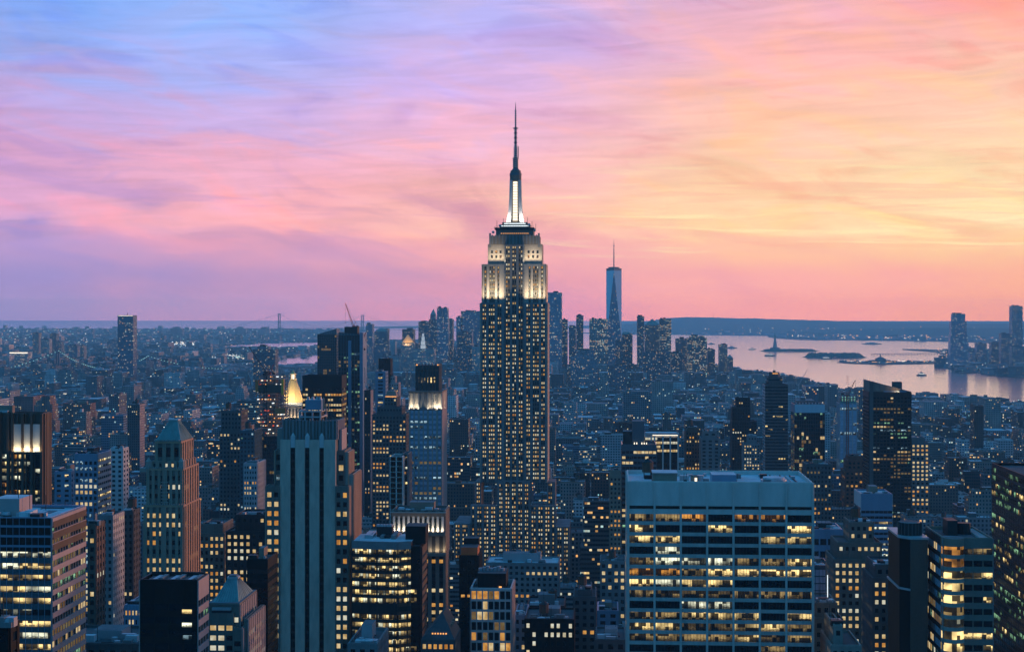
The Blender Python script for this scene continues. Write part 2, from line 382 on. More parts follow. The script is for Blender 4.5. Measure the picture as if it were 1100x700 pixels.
# ------------------------------------------------------------------ mesh builder
class MB:
    def __init__(s):
        s.v = []; s.f = []; s.mi = []; s.uv = []; s.ms = []
    def mid(s, m):
        if isinstance(m, str): m = MT[m]
        if m not in s.ms: s.ms.append(m)
        return s.ms.index(m)
    def face(s, pts, m, uvs=None):
        b = len(s.v); s.v += [tuple(p) for p in pts]; s.f.append(tuple(range(b, b + len(pts)))); s.mi.append(s.mid(m))
        s.uv += uvs if uvs else [(0, 0)] * len(pts)
    def prism(s, pts, z0, z1, m, top=None, pts1=None, off=(0, 0), bottom=False):
        """pts counter-clockwise (seen from above); pts1 = outline at the top"""
        q = pts1 or pts; n = len(pts); acc = 0.0
        for i in range(n):
            a, b = pts[i], pts[(i + 1) % n]; c, d = q[(i + 1) % n], q[i]
            L = hypot(b[0] - a[0], b[1] - a[1])
            s.face([(a[0], a[1], z0), (b[0], b[1], z0), (c[0], c[1], z1), (d[0], d[1], z1)], m,
                   [(acc + off[0], z0 + off[1]), (acc + L + off[0], z0 + off[1]), (acc + L + off[0], z1 + off[1]), (acc + off[0], z1 + off[1])])
            acc += L
        if top is not False: s.face([(p[0], p[1], z1) for p in q], top or m)
        if bottom: s.face([(p[0], p[1], z0) for p in reversed(pts)], m)
    def box(s, x0, x1, y0, y1, z0, z1, m, top=None, off=(0, 0), bottom=False):
        if x0 > x1: x0, x1 = x1, x0
        if y0 > y1: y0, y1 = y1, y0
        s.prism([(x0, y0), (x1, y0), (x1, y1), (x0, y1)], z0, z1, m, top, None, off, bottom)
    def tube(s, p, q, r, m, n=6, r2=None):
        p, q = Vector(p), Vector(q); r2 = r if r2 is None else r2
        d = (q - p).normalized(); a = d.orthogonal().normalized(); b = d.cross(a)
        P = [p + (a * cos(2 * pi * i / n) + b * sin(2 * pi * i / n)) * r for i in range(n)]
        Q = [q + (a * cos(2 * pi * i / n) + b * sin(2 * pi * i / n)) * r2 for i in range(n)]
        for i in range(n):
            j = (i + 1) % n
            s.face([P[i], P[j], Q[j], Q[i]], m, [(i, 0), (i + 1, 0), (i + 1, 1), (i, 1)])
        s.face(list(reversed(P)), m); s.face(Q, m)
    def build(s, name, parent=None, org=(0, 0, 0), smooth=False):
        me = bpy.data.meshes.new(name)
        o3 = Vector(org)
        va = np.array(s.v, dtype=np.float64).reshape(-1, 3) - np.array(org)
        nv, nf = len(s.v), len(s.f)
        me.vertices.add(nv); me.vertices.foreach_set('co', va.astype(np.float32).ravel())
        ls = np.fromiter((i for f in s.f for i in f), dtype=np.int32)
        me.loops.add(len(ls)); me.loops.foreach_set('vertex_index', ls)
        cnt = np.array([len(f) for f in s.f], dtype=np.int32); st = np.concatenate(([0], np.cumsum(cnt)[:-1])).astype(np.int32)
        me.polygons.add(nf); me.polygons.foreach_set('loop_start', st); me.polygons.foreach_set('loop_total', cnt)
        me.polygons.foreach_set('material_index', np.array(s.mi, dtype=np.int32))
        uvl = me.uv_layers.new(name='UVMap'); uvl.data.foreach_set('uv', np.array(s.uv, dtype=np.float32).ravel())
        for m in s.ms: me.materials.append(m)
        me.update(calc_edges=True); me.validate()
        o = bpy.data.objects.new(name, me); col.objects.link(o)
        if parent is not None: o.parent = parent
        return o
def ngon(cx, cy_, r, n, ph=0.0): return [(cx + r * cos(2 * pi * i / n + ph), cy_ + r * sin(2 * pi * i / n + ph)) for i in range(n)]
def rect(x0, x1, y0, y1): return [(x0, y0), (x1, y0), (x1, y1), (x0, y1)]

USED_LABELS = {}
LAND = []            # landmarks for describing the rest: (phrase, u, v)
FOOT = []            # footprints: no generic building on them
GUARD = []           # (u1, u2, y, vbottom): nothing in front may rise above vbottom
OCC = []             # silhouettes for the visibility estimate
rng = random.Random(7)

SUBOF = {'roof_unit': 'roof', 'roof_plant': 'roof', 'roof_hut': 'roof', 'water_tank': 'roof', 'roof_pipe': 'roof', 'roof_patch': 'roof', 'penthouse': 'roof', 'cooling_plant': 'roof', 'hanger': 'cable', 'cable_light': 'cable',
         'torch': 'figure', 'crown_light': 'wall', 'roof_light': 'roof', 'roof_aerial': 'roof', 'cupola': 'gable_roof', 'chimney': 'wall', 'lit_panel': 'wall', 'roof_enclosure': 'roof',
         'machine_room': 'roof_frame', 'funnel': 'cabin', 'cabin_lights': 'cabin', 'lantern_light': 'lantern', 'observation_lights': 'crown', 'railing': 'crown', 'aerial': 'crown', 'mast_window': 'mast'}
class Thing:
    def __init__(s, name, label, cat, x, y, z=0.0, group=None):
        s.root = bpy.data.objects.new(name, None); col.objects.link(s.root)
        s.root.empty_display_size = 5
        s.o = (x, y, z); s.root.location = s.o
        s.root['label'] = label; s.root['category'] = cat
        if group: s.root['group'] = group
        s.parts = {}; s.wins = []; s.label = label; s.many = []
    def p(s, name):
        if name not in s.parts: s.parts[name] = MB()
        return s.parts[name]
    def new(s, name, under=None):
        m_ = MB(); s.many.append((name, m_, under)); return m_
    def one(s, name, mb, parent=None, label=None):
        o = mb.build(name, parent or s.root, s.o if parent is None else s.o)
        if label: o['label'] = label
        return o
    def done(s, subs=None, maxwin=100):
        made = {}
        for k, mb in s.parts.items():
            if mb.f: made[k] = s.one(k, mb)
        for k, o in made.items():
            q = made.get(SUBOF.get(k, ''))
            if q and q is not o: o.parent = q
        for k, mb, under in s.many:
            if mb.f:
                o = s.one(k, mb); q = made.get(under or SUBOF.get(k, ''))
                if q: o.parent = q
        if s.wins: s._windows(maxwin)
        return s
    def _windows(s, maxwin):
        vis, rest = [], []
        for w in s.wins:
            c, d, n, ww, hh, mk = w
            pr = proj(*c)
            ok = pr and -2 < pr[0] < 1102 and pr[1] < 702 and (n[0] * (0 - c[0]) + n[1] * (0 - c[1])) > 0 and ww * hh > 0.5
            if ok:
                dist = hypot(c[0], c[1]); facing = abs(n[0] * c[0] + n[1] * c[1]) / dist
                vis.append((-(ww * hh * facing / dist ** 2) * (1e7), -c[2], len(vis), w))
            else: rest.append(w)
        vis.sort(key=lambda t: (round(t[0] * 0.2), t[1], t[2]))
        pick = [t[3] for t in vis[:maxwin]]; rest += [t[3] for t in vis[maxwin:]]
        for c, d, n, ww, hh, mk in pick:
            key = (round(ww, 1), round(hh, 1), round(d[0], 2), round(d[1], 2), mk)
            me = WCACHE.get(key)
            if me is None:
                mb = MB(); addwin(mb, (0, 0, 0), d, n, key[0], key[1], mk)
                t = mb.build('window'); me = t.data; bpy.data.objects.remove(t); WCACHE[key] = me
            o = bpy.data.objects.new('window', me); col.objects.link(o); o.parent = s.root
            o.location = (c[0] - s.o[0], c[1] - s.o[1], c[2] - s.o[2])
        if rest:
            mb = MB()
            for c, d, n, ww, hh, mk in rest: addwin(mb, c, d, n, ww, hh, mk)
            o = mb.build('windows', s.root, s.o); o['kind'] = 'stuff'
WCACHE = {}
def addwin(mb, c, d, n, w, h, mk):
    a = (c[0] - d[0] * w / 2, c[1] - d[1] * w / 2); b = (c[0] + d[0] * w / 2, c[1] + d[1] * w / 2)
    mb.face([(a[0], a[1], c[2] - h / 2), (b[0], b[1], c[2] - h / 2), (b[0], b[1], c[2] + h / 2), (a[0], a[1], c[2] + h / 2)], WM[mk],
            [(0, 0), (w, 0), (w, 1), (0, 1)])

def S(**k):
    d = dict(cw=3.0, fh=3.8, ww=0.5, wh=0.5, pd=0.5, sd=0.25, wall='grey', sp=None, lit=0.4, pal='wwwpam', top=2.0, bot=0.0,
             major=0, mw=2.0, run=0.5, rowvar=1.0, dark='d', skip=None, pier=True)
    d.update(k); return d

def wall_dir(face):
    return {'f': ((1, 0), (0, -1)), 'l': ((0, -1), (-1, 0)), 'r': ((0, 1), (1, 0)), 'b': ((-1, 0), (0, 1))}[face]

def facade(T, p0, d, n, Wd, z0, z1, s):
    """relief of piers and spandrels with windows between them, on a wall standing at p0 + d*t"""
    wl = T.p('wall')
    sp = s['sp'] or s['wall']
    def fb(t0, t1, e, za, zb, m):
        x = [p0[0] + d[0] * t0 - n[0] * 0.05, p0[0] + d[0] * t1 + n[0] * e]
        y = [p0[1] + d[1] * t0 - n[1] * 0.05, p0[1] + d[1] * t1 + n[1] * e]
        if d[0] != 0: y = [p0[1] - n[1] * 0.05, p0[1] + n[1] * e]
        else: x = [p0[0] - n[0] * 0.05, p0[0] + n[0] * e]
        wl.box(min(x), max(x), min(y), max(y), za, zb, m)
    cols = max(1, round(Wd / s['cw'])); cw = Wd / cols
    pw = cw * (1 - s['ww'])
    if s['pier']:
        for i in range(cols + 1):
            mj = s['major'] and i % s['major'] == 0
            w = pw * (s['mw'] if mj else 1.0); e = s['pd'] + (0.35 if mj else 0.0)
            t0, t1 = max(0, i * cw - w / 2), min(Wd, i * cw + w / 2)
            fb(t0, t1, e, z0, z1 - 0.02 * (d[1] != 0), s['wall'])
    rows = int((z1 - z0 - s['top'] - s['bot']) / s['fh'])
    zt = z1 - s['top']
    if s['sd'] > 0:
        if s['top'] > 0.3: fb(0.02, Wd - 0.02, s['sd'], zt, z1 - 0.05, s.get('topm') or sp)
    for r in range(rows):
        zc1 = zt - r * s['fh']; zw0 = zc1 - s['fh'] * s['wh']
        if s['skip'] and s['skip'](r):
            if s['sd'] > 0: fb(0.02, Wd - 0.02, s['sd'], zc1 - s['fh'], zc1, sp)
            continue
        if s['sd'] > 0: fb(0.02, Wd - 0.02, s['sd'], zc1 - s['fh'], zw0, sp)
        rowp = s['lit'] * rng.choice([0.35, 0.7, 1.0, 1.3, 1.7]) if s['rowvar'] else s['lit']
        rowmk = rng.choice(s['pal']); prev_ = None
        for i in range(cols):
            mj0 = s['major'] and i % s['major'] == 0; mj1 = s['major'] and (i + 1) % s['major'] == 0
            a = i * cw + pw / 2 * (s['mw'] if mj0 else 1); b = (i + 1) * cw - pw / 2 * (s['mw'] if mj1 else 1)
            if not s['pier']: a, b = i * cw + 0.05, (i + 1) * cw - 0.05
            if prev_ is not None and rng.random() < s['run']: mk = prev_
            else:
                mk = (rowmk if rng.random() < 0.6 else rng.choice(s['pal'])) if rng.random() < rowp else s['dark']
            prev_ = mk
            t = (a + b) / 2
            if b - a < 2.7 and mk in 'wpam' and not s.get('tex'): mk_ = mk.upper()
            else: mk_ = mk
            T.wins.append(((p0[0] + d[0] * t + n[0] * 0.06, p0[1] + d[1] * t + n[1] * 0.06, (zc1 + zw0) / 2), d, n, b - a, s['fh'] * s['wh'] - 0.04, mk_))

def block(T, x0, x1, y0, y1, z0, z1, s, sides='flr', side_s=None, parapet=1.2, roof='roof', part='wall'):
    """a solid volume with facades; the roof deck lies inside a parapet"""
    wl = T.p(part)
    sp = s['sp'] or s['wall']
    wl.box(x0, x1, y0, y1, z0, z1 - parapet, sp, False)
    T.p('roof').face([(x0, y0, z1 - parapet), (x1, y0, z1 - parapet), (x1, y1, z1 - parapet), (x0, y1, z1 - parapet)], roof)
    if parapet > 0:
        t = 0.5
        za, zb = z1 - parapet, z1
        P = rect(x0, x1, y0, y1); Q = rect(x0 + t, x1 - t, y0 + t, y1 - t)
        for i in range(4):
            j = (i + 1) % 4
            wl.face([(*P[i], za), (*P[j], za), (*P[j], zb), (*P[i], zb)], s['wall'])
            wl.face([(*Q[j], za), (*Q[i], za), (*Q[i], zb), (*Q[j], zb)], s['wall'])
            wl.face([(*P[i], zb), (*P[j], zb), (*Q[j], zb), (*Q[i], zb)], s['wall'])
    for fc in sides:
        ss = s if fc == 'f' or side_s is None else side_s
        d, n = wall_dir(fc)
        p0 = {'f': (x0, y0), 'r': (x1, y0), 'l': (x0, y1), 'b': (x1, y1)}[fc]
        facade(T, p0, d, n, (x1 - x0) if fc in 'fb' else (y1 - y0), z0, z1 - 0.3, ss)

def roof_kit(T, x0, x1, y0, y1, z, seed=0, tank=False, n=5, big=True):
    r = random.Random(seed)
    w, h = x1 - x0, y1 - y0
    if big:
        a, b = x0 + w * r.uniform(0.2, 0.35), x0 + w * r.uniform(0.6, 0.8)
        T.new('penthouse').box(a, b, y0 + h * 0.4, y0 + h * 0.8, z, z + r.uniform(3, 6), r.choice(['grey', 'dark', 'alu', 'tan']), 'roofg')
    for i in range(n):
        cx, cy2 = x0 + w * r.uniform(0.08, 0.9), y0 + h * r.uniform(0.06, 0.34)
        a, b, c = r.uniform(0.8, 2.6), r.uniform(0.8, 2.0), r.uniform(0.8, 2.4)
        k = T.new('roof_unit')
        if r.random() < 0.3: k.tube((cx, cy2, z), (cx, cy2, z + c * 0.8), a * 0.6, 'alu', 8)
        else: k.box(cx - a, cx + a, cy2 - b, cy2 + b, z, z + c, r.choice(['alu', 'grey', 'dark', 'roofl']))
    for i in range(n // 4):
        k = T.new('roof_pipe'); a = x0 + w * r.uniform(0.05, 0.7); b = y0 + h * r.uniform(0.05, 0.9); L = w * r.uniform(0.12, 0.3)
        k.tube((a, b, z + 0.5), (min(a + L, x1), b, z + 0.5), 0.22, r.choice(['alu', 'tan', 'dark']), 5)
        k.tube((a, b, z), (a, b, z + 0.5), 0.22, 'alu', 5)
    for i in range(n // 4):
        a = x0 + w * r.uniform(0.05, 0.75); b = y0 + h * r.uniform(0.05, 0.6)
        T.new('roof_patch').box(a, a + w * r.uniform(0.06, 0.22), b, b + h * r.uniform(0.1, 0.35), z + 0.03, z + 0.12, r.choice(['roof', 'roofl', 'roofg', 'greyd']))
    for i in range(max(1, n // 3)):
        cx, cy2 = x0 + w * r.uniform(0.1, 0.9), y0 + h * r.uniform(0.1, 0.9)
        T.new('roof_aerial').tube((cx, cy2, z), (cx, cy2, z + r.uniform(4, 9)), 0.12, 'dark', 4)
    if tank: water_tank(T.p('water_tank'), x0 + w * r.uniform(0.2, 0.8), y0 + h * r.uniform(0.2, 0.6), z, 1.0)
def water_tank(k, x, y, z, s=1.0):
    for dx, dy in ((1, 1), (1, -1), (-1, 1), (-1, -1)):
        k.tube((x + dx * 1.6 * s, y + dy * 1.6 * s, z), (x + dx * 1.6 * s, y + dy * 1.6 * s, z + 2.6 * s), 0.2 * s, 'craned', 4)
    k.tube((x, y, z + 2.5 * s), (x, y, z + 7 * s), 2.5 * s, 'wood', 10)
    k.tube((x, y, z + 7 * s), (x, y, z + 8.7 * s), 2.7 * s, 'dark', 10, 0.1 * s)

def register(phrase, u1, u2, y0, v, x0, x1, y1, z1, vb=700):
    if phrase: LAND.append((phrase, (u1 + u2) / 2, (v + min(vb, v + 120)) / 2))
    FOOT.append((x0 - 6, x1 + 6, y0 - 6, y1 + 6))
    GUARD.append((u1, u2, y0, vb))
    OCC.append((x0, x1, y0, y1, z1))

def hero(name, label, phrase, u1, u2, y, v, dep, s, cat='office tower', side_s=None, vb=700, sides='flr', roof='roof',
         kit=True, tank=False, group=None, parapet=1.2, finish_=True, maxwin=100, n=11, big=True):
    x0, x1 = uX(u1, y), uX(u2, y); z1 = zv(v, (u1 + u2) / 2, y)
    T = Thing(name, label, cat, (x0 + x1) / 2, y + dep / 2, 0, group)
    block(T, x0, x1, y, y + dep, 0, z1, s, sides, side_s, parapet, roof)
    register(phrase, u1, u2, y, v, x0, x1, y + dep, z1, vb)
    if kit: roof_kit(T, x0 + 1, x1 - 1, y + 1, y + dep - 1, z1 - parapet, int(u1 * 7 + y), tank, n, big)
    T.b = (x0, x1, y, y + dep, z1); T.s = s; T.maxwin = maxwin
    if finish_: T.done(maxwin=maxwin)
    return T

def lamp(name, loc, target, energy, color, size=(2, 2), spread=180):
    ld = bpy.data.lights.new(name, 'AREA'); ld.shape = 'RECTANGLE'; ld.size, ld.size_y = size
    ld.energy = energy; ld.color = color; ld.spread = radians(spread)
    o = bpy.data.objects.new(name, ld); col.objects.link(o); o.location = loc
    o.rotation_euler = (Vector(loc) - Vector(target)).to_track_quat('Z', 'Y').to_euler()
    return o
def child_lamp(T, *a, **k):
    o = lamp(*a, **k); l = o.location.copy(); o.parent = T.root; o.location = l - Vector(T.o); return o

# ------------------------------------------------------------------ ground, water, hills
def structure(name, mb, kind='structure'):
    o = mb.build(name); o['kind'] = kind; return o
gm, N = new_mat('city_ground')
g = N.n('ShaderNodeNewGeometry').outputs['Position']
f = N.noise(g, 0.004, 6, 0.65)
p = N.n('ShaderNodeBsdfPrincipled'); N.l(N.ramp(f, [(0.3, (0.03, 0.032, 0.035, 1)), (0.7, (0.085, 0.085, 0.08, 1))]), p.inputs['Base Color']); p.inputs['Roughness'].default_value = 0.9
finish(N, p.outputs[0], gm)
mb = MB(); R_ = 40500
mb.face([(-R_, -2500, 0), (R_, -2500, 0), (R_, R_, 0), (-R_, R_, 0)], gm)
structure('ground', mb)
wm, N = new_mat('harbour_water')
g = N.n('ShaderNodeNewGeometry').outputs['Position']
b = N.n('ShaderNodeBump'); b.inputs['Strength'].default_value = 0.4; b.inputs['Distance'].default_value = 1.0
mp = N.n('ShaderNodeMapping'); N.l(g, mp.inputs[0]); mp.inputs['Scale'].default_value = (1, 0.35, 1)
hgt = N.m('ADD', N.m('MULTIPLY', N.noise(mp.outputs[0], 0.02, 4, 0.65), 2.2), N.m('MULTIPLY', N.noise(mp.outputs[0], 0.0028, 4, 0.6), 5.0))
N.l(hgt, b.inputs['Height'])
p = N.n('ShaderNodeBsdfPrincipled'); p.inputs['Base Color'].default_value = (1.0, 0.90, 0.93, 1); p.inputs['Metallic'].default_value = 0.95; p.inputs['Roughness'].default_value = 0.13
p.inputs['IOR'].default_value = 1.7; p.inputs['Specular IOR Level'].default_value = 0.5
N.l(b.outputs[0], p.inputs['Normal']); finish(N, p.outputs[0], wm)
W1 = [(1500, 470), (1100, 437), (1060, 433), (1000, 429), (960, 427), (905, 423), (880, 418), (850, 411), (820, 406), (800, 403), (785, 402), (700, 402),
      (600, 400), (560, 388), (530, 374), (500, 367), (440, 366), (396, 366), (396, 354.2), (440, 353.6), (560, 356), (640, 358.6), (720, 359.5), (830, 361), (860, 362),
      (1000, 364), (1100, 368), (1500, 373)]
W2 = [(284, 393.5), (300, 385.5), (345, 380.5), (378, 381), (376, 390), (330, 392)]
W3 = [(232, 372.3), (280, 369), (345, 367.5), (352, 371), (300, 373.5)]
W4 = [(-500, 352.6), (120, 353), (300, 353.5), (396, 353.8), (660, 357.6), (660, 344.55), (-500, 344.55)]
for poly in (W1, W2, W3, W4):
    mb = MB(); mb.face([(*ground(u, v, 1.0), 1.0) for u, v in poly], wm); structure('harbour_water' if poly is W1 else 'river_water' if poly is not W4 else 'ocean_water', mb)
def inpoly(u, v, P):
    c = False
    for i in range(len(P)):
        (a, b_), (d, e) = P[i - 1], P[i]
        if (b_ > v) != (e > v) and u < (d - a) * (v - b_) / (e - b_) + a: c = not c
    return c
# shore lands lying in the harbour
landm, N = new_mat('shore_land')
g = N.n('ShaderNodeNewGeometry').outputs['Position']
p = N.n('ShaderNodeBsdfPrincipled'); N.l(N.ramp(N.noise(g, 0.01, 5, 0.6), [(0.35, (0.03, 0.035, 0.025, 1)), (0.7, (0.08, 0.075, 0.07, 1))]), p.inputs['Base Color']); p.inputs['Roughness'].default_value = 0.95
finish(N, p.outputs[0], landm)
L_JC = [(1500, 425), (1100, 405), (1062, 403), (1050, 400), (1031, 400.5), (1028, 397), (1004, 394), (1022, 391.5), (1006, 389.5), (1008, 386.5), (1018, 383), (1100, 383), (1500, 384)]
L_JCB = [(1500, 384), (1018, 383), (1014, 379.5), (1018, 376), (1100, 374.5), (1500, 375)]
L_TER = [(1010, 387.5), (1010, 390.2), (948, 391.2), (914, 390.2), (899, 388.8), (914, 388.2), (940, 388.6)]
L_PIER = [(1020, 376.2), (1020, 379), (1013, 381), (1006, 378), (990, 376.8), (970, 375.4), (969, 374.6), (990, 374.6)]
L_PORT = [(1500, 374), (1100, 369.5), (1010, 366.5), (950, 365.6), (860, 364.9), (835, 363.2), (826, 362.0), (850, 361.0), (950, 361.6), (1100, 364), (1500, 368)]
for nm, poly in (('waterfront_land', L_JC), ('waterfront_land', L_JCB), ('pier_land', L_TER), ('pier_land', L_PIER), ('port_land', L_PORT)):
    mb = MB(); P = [ground(u, v, 3.0) for u, v in poly]
    ar = sum(P[i - 1][0] * P[i][1] - P[i][0] * P[i - 1][1] for i in range(len(P)))
    if ar < 0: P = P[::-1]
    mb.prism(P, 0.0, 3.0, landm); structure(nm, mb)
def island(name, u0, u1, v, depth, h, seed, flat=0.5):
    """low wooded island: a bumpy terrain patch"""
    x0, y0 = ground(u0, v, 2); x1, y1 = ground(u1, v, 2)
    r = random.Random(seed); mb = MB(); nx, ny = 44, 12
    cx, cy2 = (x0 + x1) / 2, (y0 + y1) / 2 + depth / 2; L = hypot(x1 - x0, y1 - y0) / 2; ang = atan2(y1 - y0, x1 - x0)
    grid = []
    for j in range(ny + 1):
        row = []
        for i in range(nx + 1):
            a, b_ = -1 + 2 * i / nx, -1 + 2 * j / ny
            e = max(0.0, 1 - (a * a) - (b_ * b_) * 0.9)
            z = min(1, e * 3) * 3 + h * (min(1.0, e * 2.2) ** 0.8) * (flat + (1 - flat) * r.random()) * (1 if abs(a) < 0.85 else 0.3)
            lx, ly = a * L, b_ * depth / 2
            row.append((cx + lx * cos(ang) - ly * sin(ang), cy2 + lx * sin(ang) + ly * cos(ang), z))
        grid.append(row)
    for j in range(ny):
        for i in range(nx):
            mb.face([grid[j][i], grid[j][i + 1], grid[j + 1][i + 1], grid[j + 1][i]], 'leaf')
    structure(name, mb)
island('statue_island', 816, 884, 377.4, 190, 15, 3, 0.35)
island('wooded_island', 864, 936, 384.2, 260, 26, 5, 0.45)
island('low_islet', 1015, 1100, 362.5, 300, 8, 6, 0.4)
def ridge(name, pts, v0, back, m=None, steps=90, seed=1):
    """pts: (u, vtop); front foot on ground row v0, crest 'back' metres behind it"""
    r = random.Random(seed); mb = MB(); us = [pts[0][0] + (pts[-1][0] - pts[0][0]) * i / steps for i in range(steps + 1)]
    rows = []
    for u in us:
        for k in range(len(pts) - 1):
            if pts[k][0] <= u <= pts[k + 1][0]:
                t = (u - pts[k][0]) / (pts[k + 1][0] - pts[k][0]); vt = pts[k][1] * (1 - t) + pts[k + 1][1] * t; break
        x, y = ground(u, v0, 0); D0 = CAMZ * FPX / (v0 - EYE)
        def at(dd, z):
            t_ = (u - 550) / FPX; D = D0 + dd
            return (D * (-SA + t_ * CA), D * (CA + t_ * SA), z)
        zc = max(4, CAMZ - (vt - EYE) / FPX * (D0 + back)) * (1 + r.uniform(-0.03, 0.03))
        rows.append([at(0, 1.2), at(back * 0.25, zc * (0.32 + r.uniform(-0.05, 0.05))), at(back * 0.6, zc * (0.7 + r.uniform(-0.06, 0.06))), at(back, zc), at(back * 1.6, 1.2)])
    for i in range(steps):
        for k in range(4):
            mb.face([rows[i][k], rows[i + 1][k], rows[i + 1][k + 1], rows[i][k + 1]], m or 'leaf')
    return structure(name, mb)
ridge('distant_hills', [(640, 355), (690, 346), (715, 341.8), (735, 340.6), (790, 341.4), (850, 343), (930, 345.5), (1010, 347), (1100, 347.5), (1500, 348)], 359.4, 5200, seed=4)
ridge('low_hills', [(860, 356), (930, 353), (1000, 352), (1100, 352.5), (1500, 352)], 361.0, 1200, seed=9)
ridge('far_shore', [(380, 351.4), (430, 350.2), (480, 349.8), (540, 350.4), (620, 350), (700, 347)], 352.6, 1500, seed=11)
#ridge('far_headland', [(-500, 342.2), (0, 341.9), (200, 341.6), (400, 342.0), (500, 341.7), (640, 341.9), (720, 342)], 345.2, 1500, seed=12)

# ------------------------------------------------------------------ the spired skyscraper
def esb():
    y0 = 1318.0
    k = 1.24                                           # px per metre at the front face
    cx = uX(552.0, y0)
    X_ = lambda u: uX(u, y0)
    H = lambda v: CAMZ - (v - EYE) / k
    T = Thing('skyscraper', 'tall stepped limestone skyscraper with floodlit white crown and long antenna spire, highest in the picture', 'skyscraper', cx, y0 + 22)
    s = S(cw=2.6, fh=3.72, ww=0.62, wh=0.56, pd=0.35, sd=0.12, wall='limed', sp='dark', lit=0.78, pal='wwwppa', top=1.4, run=0.2, d2='d')
    wl = T.p('wall')
    dep = 41.0
    def bays(groups, yf, z0, z1, rail=1.4, sp='dark', wallm='limed'):
        """groups of windows (u1, u2, n) between limestone piers"""
        gs = sorted(groups)
        rows = int((z1 - z0 - rail) / s['fh'])
        for gi, (a, b, n) in enumerate(gs):
            xa, xb = X_(a), X_(b)
            cw = (xb - xa) / n
            for i in range(1, n):                      # thin mullion piers
                wl.box(xa + i * cw - 0.24, xa + i * cw + 0.24, yf - 0.2, yf + 0.3, z0, z1 - rail, 'limed')
            for r in range(rows):
                zc = z1 - rail - r * s['fh']
                p_ = 0.72 if rng.random() < 0.18 else rng.choice([1.0, 1.08, 1.15])
                if rng.random() < 0.08: p_ = 0.12
                for i in range(n):
                    mk = rng.choice('WWWPPAMM') if rng.random() < p_ * 0.84 else 'd'
                    T.wins.append(((xa + (i + 0.5) * cw, yf + 0.02, zc - 1.05), (1, 0), (0, -1), cw * 0.52, 1.75, mk))
        edges = []
        return gs
    def slab(ua, ub, yf, yb, z0, z1, groups, rail=1.4, m='grey', roof=True, lit_wall=None):
        """a volume whose front is limestone piers (the space between groups) standing proud of dark spandrels"""
        xa, xb = X_(ua), X_(ub)
        wl.box(xa, xb, yf + 0.06, yb, z0, z1 - 0.4, 'greyd', 'roofg')
        gs = bays(groups, yf, z0, z1, rail)
        cur = ua
        for a, b, n in gs + [(ub, ub, 0)]:
            if a - cur > 0.3: wl.box(X_(cur), X_(a), yf - 0.55, yf + 0.8, z0, z1, lit_wall or m)
            cur = b
        wl.box(xa, xb, yf - 0.25, yf + 0.5, z1 - rail, z1 - 0.1, m)
    Lg = [(518.2, 522.4, 2), (524.8, 531.6, 3), (534.4, 538.8, 2)]
    Cg = [(543.0, 547.6, 2), (549.9, 554.4, 2), (556.8, 561.3, 2)]
    Rg = [(565.2, 569.6, 2), (572.2, 579.0, 3), (581.2, 585.4, 2)]
    zb, z1, z2, z3, z4 = 112, H(325), H(283.5), H(262), H(253)
    # centre bay, set back 3 m, all the way up
    slab(541.5, 563, y0 + 3, y0 + dep - 3, zb, z3 - 0.5, Cg, 1.4)
    slab(516.4, 541.5, y0, y0 + dep, zb, z1, Lg, 1.4)
    slab(563, 587.2, y0, y0 + dep, zb, z1, Rg, 1.4)
    # second tier (floodlit), third tier shoulders
    slab(518.2, 541.5, y0 + 2.6, y0 + dep - 2.6, z1 - 0.5, z2, [(519.8, 522.6, 1), (525.4, 531.4, 3), (534.0, 536.2, 1)], 2.0, lit_wall='lime', m='lime')
    slab(563, 585.6, y0 + 2.6, y0 + dep - 2.6, z1 - 0.5, z2, [(567.6, 569.9, 1), (572.4, 578.4, 3), (581.0, 583.6, 1)], 2.0, lit_wall='lime', m='lime')
    for a, b in ((523.5, 541.8), (562.7, 582)):
        wl.box(X_(a), X_(b), y0 + 5.4, y0 + dep - 5.4, z2 - 0.5, z3, 'lime', 'roofg')
        for i, t in enumerate((0.25, 0.5, 0.75)):
            for dz in (6.5, 10.5):
                T.wins.append(((X_(a + (b - a) * t), y0 + 5.36, z2 + dz), (1, 0), (0, -1), 1.7, 2.4, 'd' if (i + (dz > 7)) % 2 else 'a'))
    # side facades
    for fc, (px, d_, n_) in {'r': (X_(587.2), (0, 1), (1, 0)), 'l': (X_(516.4), (0, -1), (-1, 0))}.items():
        ss = S(cw=5.2, fh=3.72, ww=0.4, wh=0.5, pd=0.9, sd=0.2, wall='rose', sp='rose', lit=0.2, top=1.4)  # low sun on the side walls is mixed into this stone
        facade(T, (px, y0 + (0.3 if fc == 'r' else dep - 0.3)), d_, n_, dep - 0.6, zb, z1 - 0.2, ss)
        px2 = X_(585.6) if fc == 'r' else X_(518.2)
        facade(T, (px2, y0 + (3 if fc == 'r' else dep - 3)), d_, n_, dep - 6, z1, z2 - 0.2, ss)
    # crown tiers
    c = T.p('crown')
    c.box(X_(525.5), X_(579), y0 + 4.8, y0 + dep - 4.8, z3 - 0.4, z4, 'limed', 'roofg')
    for u in (528.5, 532.2, 535.9, 539.6, 543.3, 547, 550.7, 554.4, 558, 561.7, 565.4, 569, 572.7, 576.2):
        c.box(X_(u) - 0.6, X_(u) + 0.6, y0 + 4.3, y0 + 5.2, z3, z4 + 0.8, 'grey')
    for u in (526, 578.6): c.box(X_(u) - 0.8, X_(u) + 0.8, y0 + 4.1, y0 + 6, z3 - 3, z4 + 2.2, 'grey')
    c.box(X_(532), X_(572.5), y0 + 8, y0 + dep - 8, z4 - 0.4, H(246.5), 'limed', 'roofg')
    c.box(X_(531), X_(573.5), y0 + 7, y0 + dep - 7, H(246.5), H(244), 'dark', 'roofg')
